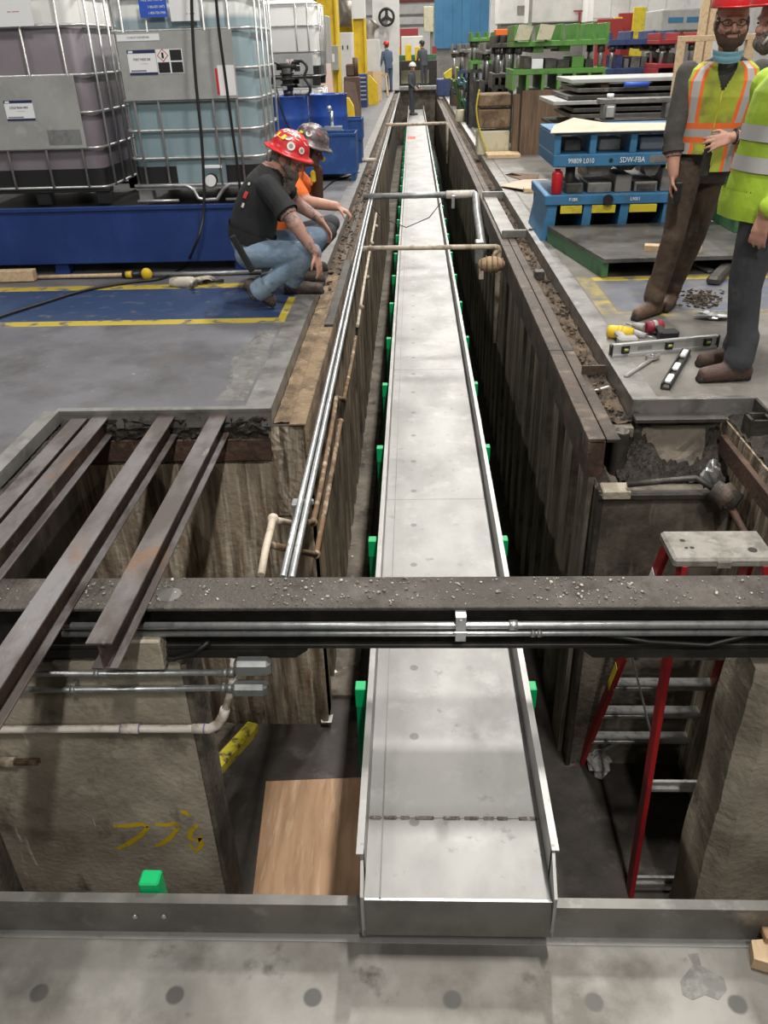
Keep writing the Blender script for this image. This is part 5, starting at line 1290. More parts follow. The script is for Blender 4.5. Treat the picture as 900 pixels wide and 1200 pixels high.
ibc('pale teal bulk container in wire cage with valve, beside the crouching men', (-1.78, 7.62, TZ), 0, 'bottle_teal', True, (-.50, .40, .77, 1.24),
    [('wn', -.43, -.21, .95, 1.12, [('FOILT MSDS 296', .022, .5, .62, 'ink_black'), ('--------------', .015, .55, .46, 'ink_grey')]), ('wh', -.205, .0, .955, 1.12, []), ('w', -.49, -.16, 1.18, 1.225, [('110 DRUM TOTE RETURN', .018, .5, .5, 'ink_grey')]),
     ('bl', -.28, -.07, 1.33, 1.47, [('FREE IBC PICK UP', .026, .5, .80, 'label_white'), ('1-866-851-0472', .024, .62, .48, 'label_white'), ('1-800-750-7900', .024, .62, .2, 'label_white')]), ('w', -.05, .17, 1.30, 1.47, [('- ---', .05, .7, .3, 'ink_red')]), ('r', .24, .26, .80, .98, []), ('w', .26, .39, .79, 1.0, [])], 1.10, 1.0)
q = PY(338, 100, 14.6)
ibc('white bulk container on top of another, behind the blue drums', (q.x, 15.1, 1.13), 0, 'bottle_white', False, (-.40, .42, .16, .45),
    [('wh', .0, .22, .20, .38, [])], 1.05, 1.0, H=1.18, hoops=(.14, .48, .83, 1.12))
ibc('lower white bulk container mostly hidden by the blue drums', (q.x, 15.1, .0), 0, 'bottle_white', False, None, [], 1.05, 1.0, H=1.10, hoops=(.14, .48, .83, 1.08))
# hose hanging in front of the containers
hs = thing('air_hose', 'black air hose hanging in front of the containers and trailing over the floor', 'hose', PZ(50, 360, .01))
P = [PY(224, -60, 6.9), PY(225, 20, 6.9), PY(229, 90, 6.88), PY(236, 160, 6.86), PY(239, 220, 6.85), PY(238, 255, 6.82), PY(230, 285, 6.75), PZ(215, 312, .02), PZ(190, 326, .015), PZ(150, 331, .015), PZ(100, 340, .015), PZ(50, 355, .015), PZ(0, 371, .015), PZ(-60, 392, .015)]
def smooth(P, k=6):
    out = []
    for i in range(len(P)-1):
        a, b, c, d = P[max(i-1, 0)], P[i], P[i+1], P[min(i+2, len(P)-1)]
        for j in range(k):
            t = j/k; out.append(.5*((2*b)+(c-a)*t+(2*a-5*b+4*c-d)*t*t+(3*b-a-3*c+d)*t**3))
    return out+[P[-1]]
MB().tube(smooth(P), .012, 8).build('hose', 'rubber', hs)
MB().tube(smooth([PY(250, -60, 6.9), PY(255, 20, 6.9), PY(264, 90, 6.92), PY(272, 150, 6.95), PY(279, 200, 6.97), PY(282, 232, 7.0)]), .011, 8).build('air_hose', 'rubber', label='second black hose hanging down the teal container', cat='hose')
# stuff on the floor before the tray
wb_ = MB().bar(PZ(-30, 324, .05), PZ(41, 322, .05), .09, .09, .004).build('timber_block', 'pale_wood', label='square timber offcut lying before the blue tray', cat='timber')
ct_ = thing('pipe_cutter', 'long pale tool handle with yellow and black end on the floor', 'tool', PZ(110, 324, 0))
MB().cyl(PZ(44, 325, .02), PZ(145, 322, .03), .016, n=8).build('handle', 'pale_wood', ct_)
MB().cyl(PZ(144, 322, .035), PZ(166, 321, .04), .026, n=10).build('grip', 'black_plastic', ct_)
MB().cyl(PZ(148, 322, .035), PZ(155, 321.5, .038), .028, n=10).build('grip_band', 'tool_yellow', ct_)
MB().sphere(PZ(172, 321, .05), (.05, .03, .05), 10, 7).build('head', 'tool_yellow', ct_)
gl = thing('work_glove', 'cream leather work glove lying on the yellow line', 'glove', PZ(228, 330, 0))
B = Body(); p = PZ(222, 331, .03); B.cap('g', PZ(204, 331, .03), PZ(224, 331, .035), .045, .05); B.hand('g', PZ(222, 330, .03), (.9, .3, .15), (0, 0, -1), .3, 1, 1.25, .3)
B.cap('g', PZ(226, 334, .03), PZ(232, 327, .10), .02, .015)
B.build('leather', gl, dict(g='rag'), .012, .002)
MB().tube([PZ(238, 330, .02), PZ(250, 329, .03), PZ(262, 329, .02)], .014, 8).build('cable_end', 'rubber', label='short dark strap lying beside the cream glove', cat='strap')
MB().cyl((-2.3, 6.85, .02), (-1.3, 6.88, .02), .02, n=8).build('conduit_offcut', 'galv_dull', label='grey pipe lying under the blue tray edge', cat='pipe')

# ------------------------------------------------------------------ drums, pump, bins
def drum(lab, c, r, h, m):
    t = thing('steel_drum', lab, 'drum', c, 0, 'blue drums'); local(t)
    pr = [(r*.97, 0), (r, .01), (r, h*.30), (r*1.03, h*.33), (r, h*.36), (r, h*.63), (r*1.03, h*.66), (r, h*.69), (r, h-.02), (r*1.03, h-.01), (r*1.03, h), (r*.97, h), (r*.96, h-.02), (0.001, h-.02)]
    MB().lathe(pr, n=28).build('shell', m, t)
    MB().cyl((r*.5, 0, h-.02), (r*.5, 0, h), .035, n=12).build('bung', 'galv_dull', t); return t
db = PY(338, 142, 12.8)
MB().box((db.x-.5, 12.80-.32, 0), (db.x+.38, 13.9, .2), .006).build('drum_pallet', 'plywood_dark', label='low dark pallet under the blue drums', cat='pallet')
drum('blue drum with a pump on top behind the crouching men', (db.x, 12.8, .2), .30, .88, 'blue_drum')
drum('blue drum half hidden behind the pump drum', (db.x+.52, 13.42, .2), .29, .86, 'blue_drum')
pm = thing('drum_pump', 'black drum pump with looped hoses on the blue drum', 'pump', (db.x+.03, 12.8, 1.06))
c = Vector((db.x+.03, 12.8, 1.06))
MB().cyl(c, c+Vector((0, 0, .08)), .07, n=14).build('flange', 'black_plastic', pm)
MB().cyl(c+Vector((0, 0, .08)), c+Vector((0, 0, .36)), .075, n=14).build('motor', 'machine_black', pm)
for z in (.14, .21, .28): MB().cyl(c+Vector((0, 0, z)), c+Vector((0, 0, z+.022)), .10, n=14).build('motor_fin', 'black_steel', pm)
MB().box(c+Vector((-.06, -.10, .09)), c+Vector((.0, -.08, .14)), .004).build('plate', 'galv', pm)
MB().cyl(c+Vector((-.14, -.02, .38)), c+Vector((.14, .02, .38)), .045, n=12).build('head', 'black_steel', pm)
MB().tube(smooth([c+Vector(q) for q in ((.08, 0, .42), (.22, 0, .44), (.29, -.02, .36), (.25, -.04, .24), (.32, -.05, .12), (.28, -.05, .03), (.10, -.12, .03))]), .020, 8).build('hose', 'rubber', pm)
MB().tube(smooth([c+Vector(q) for q in ((-.08, -.04, .40), (-.18, -.1, .42), (-.17, -.12, .2), (-.12, -.2, .05), (-.1, -.33, .02), (-.05, -.34, -.2), (.02, -.33, -.38))]), .012, 8).build('hose', 'rubber', pm)
tx = db.x+.62
MB().box((tx-.2, 12.8, .0), (tx+.16, 13.05, .60), .006).build('tap_stand', 'white_paint', label='white stand carrying the small metal tap', cat='stand')
MB().cyl((tx, 12.9, .66), (tx, 12.9, .86), .025, n=8).sphere((tx-.03, 12.9, .89), .04, 8, 6).box((tx-.12, 12.82, .60), (tx+.14, 13.02, .66), .005).build('drum_tap', 'galv', label='small metal tap fitting beside the blue drums', cat='tap')
def open_bin(lab, x0, x1, y0, y1, z0, z1, m, grp='blue bins'):
    t = thing('parts_bin', lab, 'bin', ((x0+x1)/2, (y0+y1)/2, z0), 0, grp); w_ = .02
    MB().box((x0, y0, z0), (x1, y0+w_, z1), .004).build('front_panel', m, t); MB().box((x0, y1-w_, z0), (x1, y1, z1), .004).build('back_panel', m, t)
    MB().box((x0, y0+w_, z0), (x0+w_, y1-w_, z1)).build('side_panel', m, t); MB().box((x1-w_, y0+w_, z0), (x1, y1-w_, z1)).build('side_panel', m, t)
    MB().box((x0+w_, y0+w_, z0), (x1-w_, y1-w_, z0+.02)).build('bottom', m, t); MB().box((x0-.012, y0-.012, z1-.03), (x1+.012, y0+.004, z1+.002), .003).build('rim', m, t); return t
a0 = PY(374, 198, 12.2); a1 = PY(418, 198, 12.2)
ob = open_bin('open blue steel bin behind the crouching men', a0.x-.2, a1.x, 12.2, 12.75, .10, .62, 'blue_bin')
for x in (a0.x-.15, a1.x-.08): MB().box((x, 12.22, 0), (x+.06, 12.7, .10)).build('skid', 'blue_bin', ob)
t = open_bin('smaller blue bin behind the open blue bin', db.x+.52, db.x+.98, 14.2, 14.7, .35, .66, 'blue_bin')
for x in (db.x+.54, db.x+.9): MB().box((x, 14.22, 0), (x+.06, 14.68, .35)).build('skid', 'blue_bin', t)
crumple(PZ(401, 203, .03), .06, 31, 'paper_white', 'rag_scrap', 'white rag scrap under the open blue bin', 'rag', (1.4, .7, .5))
p = PZ(381, 206, .0); MB().lathe([(.03, 0), (.035, .05), (.05, .055), (.05, .075), (.02, .08)], (p.x, p.y-.1, 0), 12).build('white_fitting', 'paper_white', label='small white fitting on the floor before the blue bin', cat='fitting')
MB().tube(smooth([PZ(375, 226, .01), PZ(390, 213, .01), PZ(405, 208, .01), PZ(421, 202, .01)]), .010, 6).build('floor_cable', 'rubber', label='thin black cable on the floor beside the blue bin', cat='cable')
pp = PZ(418, 188, .03); MB().cyl((pp.x, pp.y, .03), (pp.x+.32, pp.y+.02, .03), .03, n=10).build('pipe_stub', 'pvc_dirty', label='short pale pipe poking over the left pit edge', cat='pipe')

# ------------------------------------------------------------------ yellow press frames and cabinets along the left
def column(lab, x, y, w_, d, h, hy, foot_=True):
    t = thing('press_column', lab, 'column', (x, y, 0), 0, 'press columns')
    MB().box((x-w_/2, y-d/2, 0), (x-w_/2+.05, y+d/2, hy), .004).build('flange', 'yellow_paint', t)
    MB().box((x+w_/2-.05, y-d/2, 0), (x+w_/2, y+d/2, hy), .004).build('flange', 'yellow_paint', t)
    MB().box((x-w_/2+.05, y-d/2+.12, 0), (x+w_/2-.05, y+d/2-.1, hy)).build('web', 'yellow_paint', t)
    if hy < h: MB().box((x-w_/2, y-d/2, hy), (x+w_/2, y+d/2, h), .004).build('upper_casing', 'white_paint', t)
    if foot_:
        MB().prism([(x+w_/2, y-d/2-.2, 0), (x+w_/2+.34, y-d/2-.2, 0), (x+w_/2+.30, y-d/2-.2, .45), (x+w_/2+.2, y-d/2-.2, .62), (x+w_/2, y-d/2-.2, .62)], (0, .3, 0)).build('foot_guard', 'yellow_paint', t)
    return t
q = PY(389, 100, 21.6); column('tall yellow press column with foot guard nearest the blue bin', q.x, 21.6, .44, .7, 9, 9)
q = PY(369, 60, 20.5); column('yellow press column half hidden behind the grey cabinet', q.x, 22.2, .55, .6, 9, 9, False)
q = PY(422, 60, 30.4); column('yellow and white press column behind the tool cabinet', q.x, 30.4, .42, .7, 9, PY(422, 22, 30).z, False)
q = PY(407, 60, 32); column('broad yellow press side frame in the shade of the duct', q.x, 32.6, .7, .6, 9, PY(408, 24, 32).z, False)
q = PY(449, 80, 41); column('yellow and white press column near the red hat worker', q.x, 41, .75, .8, 9, PY(449, 42, 41).z, False)
q = PY(462, 80, 46); column('narrow yellow and white column at the far press', q.x, 46, .6, .8, 9, PY(462, 55, 46).z, False)
def cabinet(name, lab, x0, x1, y0, y1, h, m, z0=0, cat='cabinet'):
    t = thing(name, lab, cat, ((x0+x1)/2, (y0+y1)/2, z0)); MB().box((x0, y0, z0), (x1, y1, z0+h), .01).build('body', m, t); return t
q0, q1 = PY(357, 100, 16.6), PY(386, 100, 16.6)
zt = PY(372, 18, 16.6).z
t = cabinet('control_cabinet', 'tall grey control cabinet beside the white container', q0.x-.05, q1.x, 16.6, 17.5, zt, 'grey_cab')
MB().box((q0.x+.12, 16.58, .3), (q1.x-.03, 16.6, zt-.05), .006).build('door', 'machine_grey', t); MB().cyl((q0.x+.08, 16.56, 1.55), (q0.x+.08, 16.6, 1.55), .03, n=10).build('knob', 'black_plastic', t)
q0, q1 = PY(371, 100, 15.9), PY(391, 100, 15.9); zb, zt = PY(380, 128, 15.9).z, PY(380, 75, 15.9).z
MB().prism([(q0.x+.03, 15.9, zb), (q1.x, 16.0, zb+.06), (q1.x-.06, 16.2, zt), (q0.x-.02, 16.15, zt+.02)], (0, .03, 0)).build('copper_sheet', 'copper_sheet', label='pinkish sheet panel leaning against the grey cabinet', cat='panel')
MB().box((q0.x+.1, 15.95, 0), (q1.x, 16.25, zb+.02), .01).build('sheet_stand', 'plywood_dark', label='dark stand under the pinkish leaning panel', cat='stand')
q = PY(390, 68, 21.0); t = cabinet('switch_box', 'small grey switch box on the yellow column', q.x-.12, q.x+.12, 21.0, 21.25, .5, 'grey_cab', q.z-.25, 'junction box'); MB().box((q.x-.06, 20.99, q.z-.08), (q.x+.04, 21.0, q.z+.08)).build('sticker', 'label_white', t)
x0, x1 = PY(416, 110, 28.2).x, PY(430, 110, 28.2).x; zt = PY(423, 87, 28.2).z
tc_ = thing('tool_cabinet', 'blue tool cabinet with pale drawer edges beside the walkway', 'cabinet', ((x0+x1)/2, 28.5, 0))
MB().box((x0, 28.2, .0), (x1, 28.9, zt), .008).build('body', 'blue_cab', tc_)
for k in range(6):
    z = .15+(zt-.2)*k/6; d_ = MB().box((x0+.015, 28.18, z), (x1-.015, 28.2, z+(zt-.2)/6-.02), .003).build('drawer', 'blue_cab', tc_); MB().box((x0+.02, 28.16, z+(zt-.2)/6-.06), (x1-.02, 28.18, z+(zt-.2)/6-.025)).build('handle', 'galv', d_)
q0, q1 = PY(403, 120, 22.0), PY(421, 120, 22.0); zt = PY(410, 95, 22.0).z
MB().prism([(q0.x, 22.0, 0), (q1.x+.06, 22.1, 0), (q1.x-.1, 22.3, zt-.05), (q0.x, 22.2, zt)], (0, .04, 0)).build('leaning_panel', 'brown_panel', label='dark brown sheet standing beside the yellow foot guard', cat='panel')
q = PY(412, 85, 23.4); MB().box((q.x-.2, 23.3, 0), (q.x+.2, 23.7, 1.0), .03).box((q.x-.14, 23.35, 1.0), (q.x+.06, 23.6, 1.28), .03).cyl((q.x+.1, 23.45, 1.0), (q.x+.1, 23.45, 1.42), .07, n=12).build('machine_part', 'brown_panel', label='rusty machine part standing behind the brown sheet', cat='machine part')
for k, (a0_, a1_, yt, yb, m, lab) in enumerate(((437, 447, 84, 31.2, 'pale_wood', 'plywood board standing on the walkway beside the tool cabinet'), (430, 438, 84, 32.0, 'plywood', 'tan wooden board behind the tool cabinet'))):
    p0, p1 = PY(a0_, 100, yb), PY(a1_, 100, yb); MB().prism([(p0.x, yb, 0), (p1.x, yb+.1, 0), (p1.x, yb+.25, PY(a0_, yt, yb).z), (p0.x, yb+.15, PY(a0_, yt, yb).z)], (0, .04, 0)).build('wooden_board', m, label=lab, cat='board')
q = PY(447, 105, 34.0); sh_ = thing('saw_horse', 'pale wooden saw horse on the left walkway', 'saw horse', (q.x, 34, 0)); zt = PY(447, 86, 34).z
MB().box((q.x-.25, 33.95, zt-.1), (q.x+.25, 34.05, zt), .004).build('top_bar', 'pale_wood', sh_)
for sx in (-1, 1):
    for sy in (-1, 1): MB().bar((q.x+sx*.17, 34, zt-.08), (q.x+sx*.24, 34+sy*.3, 0), .05, .09, .003).build('leg', 'pale_wood', sh_)
    MB().bar((q.x+sx*.2, 33.85, zt*.5), (q.x+sx*.2, 34.15, zt*.5), .03, .07).build('brace', 'pale_wood', sh_)
q = PY(432, 112, 29.4); MB().prism([(q.x-.15, 29.4, 0), (q.x+.3, 29.4, 0), (q.x+.28, 29.4, .6), (q.x+.05, 29.4, .85), (q.x-.15, 29.4, .85)], (0, .3, 0)).build('foot_guard', 'yellow_paint', label='yellow foot guard beside the blue tool cabinet', cat='guard')
# white casings, duct elbow and handwheel of the presses
q = PY(437, 70, 35); t = cabinet('press_casing', 'white press casing below the duct elbow', q.x-.28, q.x+.25, 35, 36, PY(437, 46, 35).z, 'white_paint', 0, 'machine')
q = PY(405, 70, 27); t = cabinet('press_casing', 'pale narrow locker behind the tall yellow column', q.x-.2, q.x+.2, 27, 28, PY(405, 38, 27).z, 'white_paint', 0, 'machine')
for dx in (-.08, .06): MB().box((q.x+dx, 26.98, 1.6), (q.x+dx+.03, 27.0, 1.7)).build('latch', 'black_plastic', t)
dq = PY(436, 36, 35.3); de = thing('duct_elbow', 'grey sheet metal duct elbow above the white casing', 'duct', dq)
MB().tube(smooth([dq+Vector((-.12, .2, -.45)), dq+Vector((-.12, .2, -.1)), dq+Vector((-.06, .2, .10)), dq+Vector((.10, .2, .24))]), .20, 14).build('elbow', 'duct', de)
MB().cyl(dq+Vector((.08, .2, .22)), dq+Vector((.14, .2, .29)), .22, n=14).build('collar', 'duct', de)
dq = PY(404, 14, 31.5); MB().cyl(dq+Vector((-.3, 0, 0)), dq+Vector((.3, .5, 0)), .42, n=18).box(dq+Vector((.0, .3, -.4)), dq+Vector((.55, .62, 1.2)), .02).build('blower', 'duct', label='round grey blower housing high on the press frame', cat='blower')
q = PY(453, 20, 38); hw = thing('hand_wheel', 'black three-spoke hand wheel on the white press frame', 'wheel', q); R_w = .29
MB().tube([q+Vector((R_w*math.cos(t), 0, R_w*math.sin(t))) for t in [2*PI*i/24 for i in range(24)]], .05, 8, closed=True).build('rim', 'black_plastic', hw)
for k in range(3): a = PI/2+2*PI*k/3; MB().bar(q, q+Vector((R_w*math.cos(a), 0, R_w*math.sin(a))), .03, .12).build('spoke', 'black_plastic', hw)
MB().cyl(q+Vector((0, -.06, 0)), q+Vector((0, .6, 0)), .09, n=12).build('hub', 'black_plastic', hw)
MB().box((q.x-.6, 38.5, 0), (q.x+.45, 40.2, 9), .02).build('white_press', 'white_paint', label='tall white press carrying the hand wheel', cat='machine')
p = PY(457.5, 75, 40.4); MB().box((p.x-.06, 40.4, 0), (p.x+.06, 40.6, PY(457.5, 54, 40.4).z), .01).build('red_post', 'red_bright', label='narrow red post beside the far yellow column', cat='post')
# ------------------------------------------------------------------ far end of the pit
pr_ = thing('press_mouth', 'black press frame with pale opening at the far end of the pit', 'press', (.1, 43, 0))
def zz(py, Y, px=490): return PY(px, py, Y).z
xa, xb = PY(462, 85, 43).x, PY(512, 85, 43).x
MB().box((xa, 43, zz(82, 43)), (xb, 43.6, zz(71, 43)), .02).build('crossbar', 'machine_black', pr_)
for x0, x1 in ((xa, PY(470, 85, 43).x), (PY(503, 85, 43).x, xb)): MB().box((x0, 43, 0), (x1, 43.6, zz(82, 43)), .02).build('post', 'machine_black', pr_)
MB().box((PY(470, 85, 43).x, 43.2, .0), (PY(503, 85, 43).x, 43.5, zz(98, 43)), .01).build('sill', 'machine_black', pr_)
MB().box((xa+.2, 44.5, .0), (xb-.2, 44.6, zz(80, 44))).build('back_panel', 'die_cream', pr_)
MB().box((-.76, 39.7, -.06), (1.14, 39.9, .10), .01).build('pit_end_rail', 'galv_dull', label='pale steel rail across the far pit end', cat='rail')
xr = PY(500, 98, 38.5).x
MB().box((1.2, 38.5, .0), (2.4, 38.9, .25), .02).build('steel_rack', 'galv_dull', label='pale steel bars lying across the far right pit edge', cat='bar')
for k, px in enumerate((478.5, 490)):
    q = PY(px, 70, 43.3); MB().box((q.x-.14, 43.1, zz(71, 43.1)), (q.x+.14, 43.4, zz(52 if k == 0 else 55, 43.1)), .01).build('yellow_stop', 'yellow_paint', label='%s yellow upright block on the black press frame' % ('left' if k == 0 else 'right'), cat='block')
gr_ = thing('green_rail', 'dark green rail behind the yellow press blocks', 'rail', (.1, 44, 0))
MB().box((xa, 44, zz(71, 44)), (xb, 44.3, zz(64, 44)), .02).build('rail', 'green_paint', gr_)
for x in (xa+.1, xb-.1): MB().box((x-.06, 44, 0), (x+.06, 44.2, zz(71, 44))).build('post', 'green_paint', gr_)
q0, q1 = PY(509, 56, 52), PY(574, 0, 52); zd = zz(56, 52, 540)
bd = thing('blue_door', 'large blue panel door hanging at the far end of the hall', 'door', ((q0.x+q1.x)/2, 52, zd))
for k in range(6):
    a = q0.x+(q1.x-q0.x)*k/6; b = q0.x+(q1.x-q0.x)*(k+1)/6; MB().box((a+.006, 52, zd), (b-.006, 52.08, 9)).build('panel', 'door_blue', bd)
MB().box((q0.x, 52.08, zd), (q1.x, 52.12, 9)).build('backing', 'door_blue', bd)
MB().box((q0.x, 52.3, 0), (q1.x, 52.5, zd+.1), .02).build('grey_partition', 'machine_grey', label='grey partition below the blue door', cat='partition')
MB().box((q1.x+.03, 51.8, 0), (q1.x+.9, 52.6, 10), .02).build('white_column', 'white_paint', label='white building column right of the blue door', cat='column')
q = PY(502, 25, 47); ec = thing('electrical_cabinet', 'cream electrical cabinet on a post left of the blue door', 'cabinet', (q.x, 47, 0))
MB().box((PY(496.5, 25, 47).x, 47, zz(38, 47)), (PY(508, 25, 47).x, 47.3, zz(8, 47)), .02).build('body', 'die_cream', ec)
MB().box((q.x+.1, 47.32, 0), (q.x+.3, 47.55, zz(5, 47)), .01).build('post', 'machine_grey', ec)
q = PY(481, 35, 60); MB().box((q.x-.9, 60, 0), (q.x+.5, 61, zz(33, 60)), .02).build('red_machine', 'die_red', label='dark red machine far beyond the press', cat='machine')
q = PY(487, 50, 50); MB().box((PY(470, 50, 50).x, 50, 0), (PY(496, 50, 50).x, 51, zz(42, 50)), .03).build('far_white_machine', 'white_paint', label='low white machine behind the black press frame', cat='machine')
for k, py in enumerate((18, 30)):
    MB().box((-9, 74.8, zz(py, 75)), (10, 74.99, zz(py-2, 75))).build('wall_rail', 'machine_grey', label='%s grey rail along the far white wall' % ('upper' if k == 0 else 'lower'), cat='rail')
MB().box((-2.5, 74.6, zz(2, 75)), (3, 74.98, zz(-6, 75)), .02).build('red_girder', 'die_red', label='dull red girder high on the far wall', cat='girder')
q = PY(530, 95, 33); yb_ = thing('yellow_machine', 'small yellow machine on a dark base beside the far right pit edge', 'machine', (q.x, 33, 0))
xa_, xb_ = PY(512, 95, 33).x, PY(536, 95, 33).x
MB().box((xa_, 33, .0), (xb_, 33.8, zz(92, 33, 525)), .03).build('base', 'die_navy', yb_); z1 = zz(92, 33, 525); z2 = zz(79, 33, 525)
MB().prism([(xa_+.3, 33, z1), (xb_, 33, z1), (xb_+.02, 33, z2), (xa_+.5, 33, z2-.05), (xa_+.25, 33, z2-.2)], (0, .6, 0)).build('hood', 'die_yellow', yb_)
q = PY(509, 60, 45); pl_ = thing('signal_post', 'thin red and yellow post right of the press mouth', 'post', (q.x, 45, 0)); MB().box((q.x-.08, 45, 0), (q.x+.08, 45.1, zz(75, 45))).build('lower', 'die_yellow', pl_); MB().box((q.x-.1, 45, zz(75, 45)), (q.x+.1, 45.1, zz(55, 45))).build('upper', 'die_red', pl_)

# ------------------------------------------------------------------ die sets
def die_set(lab, x0, x1, y0, y1, z0, h, col, col2=None, nrib=5, blocks=('die_grey', 'die_dark', 'die_green'), seed=1, shoe=.10, rib=.2, top_open=True):
    R = random.Random(seed); col2 = col2 or col
    t = thing('die_set', lab, 'die set', ((x0+x1)/2, (y0+y1)/2, z0), 0, 'press dies stored on the right')
    zl = z0+rib; zu = z0+h-rib
    MB().box((x0, y0, zl), (x1, y1, zl+shoe), .008).build('lower_shoe', col, t)
    MB().box((x0, y0, zu-shoe), (x1, y1, zu), .008).build('upper_shoe', col2, t)
    for k in range(nrib):
        x = x0+(x1-x0)*k/(nrib-1); w_ = .045
        xa = min(max(x-w_/2, x0), x1-w_)
        MB().box((xa, y0, z0), (xa+w_, y1, zl), .004).build('lower_rib', col, t)
        MB().box((xa, y0, zu), (xa+w_, y1, z0+h), .004).build('upper_rib', col2, t)
    for x in (x0+.09, x1-.09):
        for y in (y0+.09, y1-.09): 
            po = MB().cyl((x, y, zl+shoe), (x, y, zu-shoe), .035, n=12).build('guide_post', 'post_steel', t)
            MB().cyl((x, y, zu-shoe-.10), (x, y, zu-shoe), .055, n=12).build('bushing', 'die_dark', po)
    gap = zu-zl-2*shoe; x = x0+.18
    while x < x1-.25:
        w_ = R.uniform(.08, .2); hh = R.uniform(.35, .75)*gap; d = R.uniform(0, .12)
        MB().box((x, y0+.03+d, zl+shoe), (x+w_, y1-.08, zl+shoe+hh), .005).build('die_block', R.choice(blocks), t)
        if R.random() < .7: MB().box((x+.01, y0+.05+d, zu-shoe-R.uniform(.12, .3)*gap), (x+w_, y1-.08, zu-shoe), .005).build('punch_block', R.choice(blocks), t)
        x += w_+R.uniform(.015, .05)
    return t
# green bolster plate on the floor with the blue die
gp = thing('bolster_plate', 'thick green-edged steel platform on the right floor', 'platform', (2.1, 7.2, 0))
poly = [PZ(640, 287, 0), PZ(702, 329, 0), PZ(850, 321, 0), Vector((3.3, 6.62, 0)), Vector((3.5, 7.95, 0))]
pc = [PZ(636, 270, .16), PZ(703, 304, .16), PZ(848, 298, .16)]
P0 = [Vector((1.25, 7.9, 0)), Vector((1.50, 6.52, 0)), Vector((3.05, 6.58, 0)), Vector((3.3, 7.95, 0))]
MB().prism([p+Vector((0, 0, .12)) for p in P0], (0, 0, .03)).build('top_plate', 'plate_top', gp)
MB().bar(P0[0]+Vector((.03, 0, .065)), P0[1]+Vector((.02, .02, .065)), .05, .13, .004).build('side_rail', 'green_paint', gp)
MB().bar(P0[3]+Vector((-.03, 0, .065)), P0[2]+Vector((-.02, .02, .065)), .05, .13, .004).build('side_rail', 'green_paint', gp)
MB().bar(P0[0]+Vector((.05, -.02, .065)), P0[3]+Vector((-.05, -.02, .065)), .05, .12, .004).build('back_rail', 'green_paint', gp)
MB().bar(P0[1]+Vector((.05, .5, .06)), P0[2]+Vector((-.05, .5, .06)), .05, .11, .004).build('cross_rail', 'black_steel', gp)
# the blue die set
bx0, bx1, by0, by1 = 1.27, 2.75, 7.95, 8.95
bdie = thing('die_set', 'blue press die with white lettering behind the green platform', 'die set', (2.0, 8.4, 0), 0, 'press dies stored on the right')
MB().box((bx0-.05, by0, .32), (bx1, by1, .41), .008).build('lower_shoe', 'die_blue', bdie)
for x in (1.27, 1.60, 1.94, 2.34, 2.68):
    MB().prism([(x-.03-.04*(x < 1.3), by0+.02, 0), (x+.05, by0+.02, 0), (x+.07, by0+.02, .32), (x-.01, by0+.02, .32)], (0, .9, 0)).build('lower_rib', 'die_blue', bdie)
for x0, x1 in ((1.37, 1.57), (1.66, 1.88), (2.01, 2.26), (2.42, 2.54), (2.58, 2.66)):
    MB().box((x0, by0+.005, .245), (x1, by0+.03, .315), .003).build('yellow_block', 'die_yellow', bdie)
MB().box((bx0-.02, by1-.03, 0), (bx1, by1, .32)).build('back_plate', 'die_grey', bdie)
MB().box((bx0+.0, by0, .65), (bx1, by1, .755), .008).build('upper_shoe', 'die_blue', bdie)
MB().box((bx0+.0, by0+.01, .915), (bx1, by1, .935), .004).build('top_plate', 'die_blue', bdie)
for x in (1.30, 1.62, 1.98, 2.42, 2.70): MB().box((x-.03, by0+.01, .755), (x+.03, by1, .915), .004).build('upper_rib', 'die_blue', bdie)
for x0, x1, m in ((1.40, 1.56, 'die_grey'), (1.72, 1.92, 'plate_alu'), (2.1, 2.36, 'label_white'), (2.5, 2.66, 'die_grey')): MB().box((x0, by0+.25, .755), (x1, by0+.5, .86), .01).build('inner_block', m, bdie)
for x0, x1, z1, m in ((1.42, 1.58, .50, 'die_dark'), (1.62, 1.84, .50, 'die_grey'), (1.87, 2.02, .56, 'die_grey'), (2.05, 2.26, .50, 'die_grey'), (2.29, 2.58, .62, 'die_grey')):
    MB().box((x0, by0+.08, .41), (x1, by0+.55, z1), .008).build('die_block', m, bdie)
for x0, x1, z0, m in ((1.58, 1.84, .56, 'die_grey'), (1.86, 2.06, .60, 'die_dark'), (2.10, 2.28, .55, 'die_grey'), (2.32, 2.46, .63, 'die_grey')):
    MB().prism([(x0+.05, by0+.1, z0), (x1-.05, by0+.1, z0), (x1, by0+.1, .65), (x0, by0+.1, .65)], (0, .4, 0)).build('punch_block', m, bdie)
MB().cyl((1.46, by0+.16, .41), (1.46, by0+.16, .65), .045, n=14).build('guide_post', 'die_dark', bdie)
MB().box((2.07, by0+.07, .43), (2.24, by0+.08, .48), .002).build('data_plate', 'die_dark', bdie)
MB().cyl((1.80, by0-.03, .365), (1.80, by0, .365), .045, n=16).build('round_boss', 'black_plastic', bdie)
MB().cyl((1.79, by0-.005, .70), (1.79, by0+.001, .70), .018, n=12).build('bolt_hole', 'black_plastic', bdie)
MB().box((2.13, by0-.004, .67), (2.52, by0+.001, .735), .002).build('steel_plate', 'die_grey', bdie)
local(bdie); o_ = Vector((2.0, 8.4, 0))
for s_, sz, x, z, sx in (('99809 L010', .062, 1.52, .70, .8), ('SDW-FBA', .066, 1.98, .70, .8), ('F1BR', .042, 1.48, .37, .9), ('L9001', .042, 2.05, .365, .9), ('M-R', .045, 2.48, .365, .9)):
    text('lettering', s_, sz, Vector((x, by0-.008, z))-o_, (PI/2, 0, 0), 'label_white', bdie, .0008, sx)
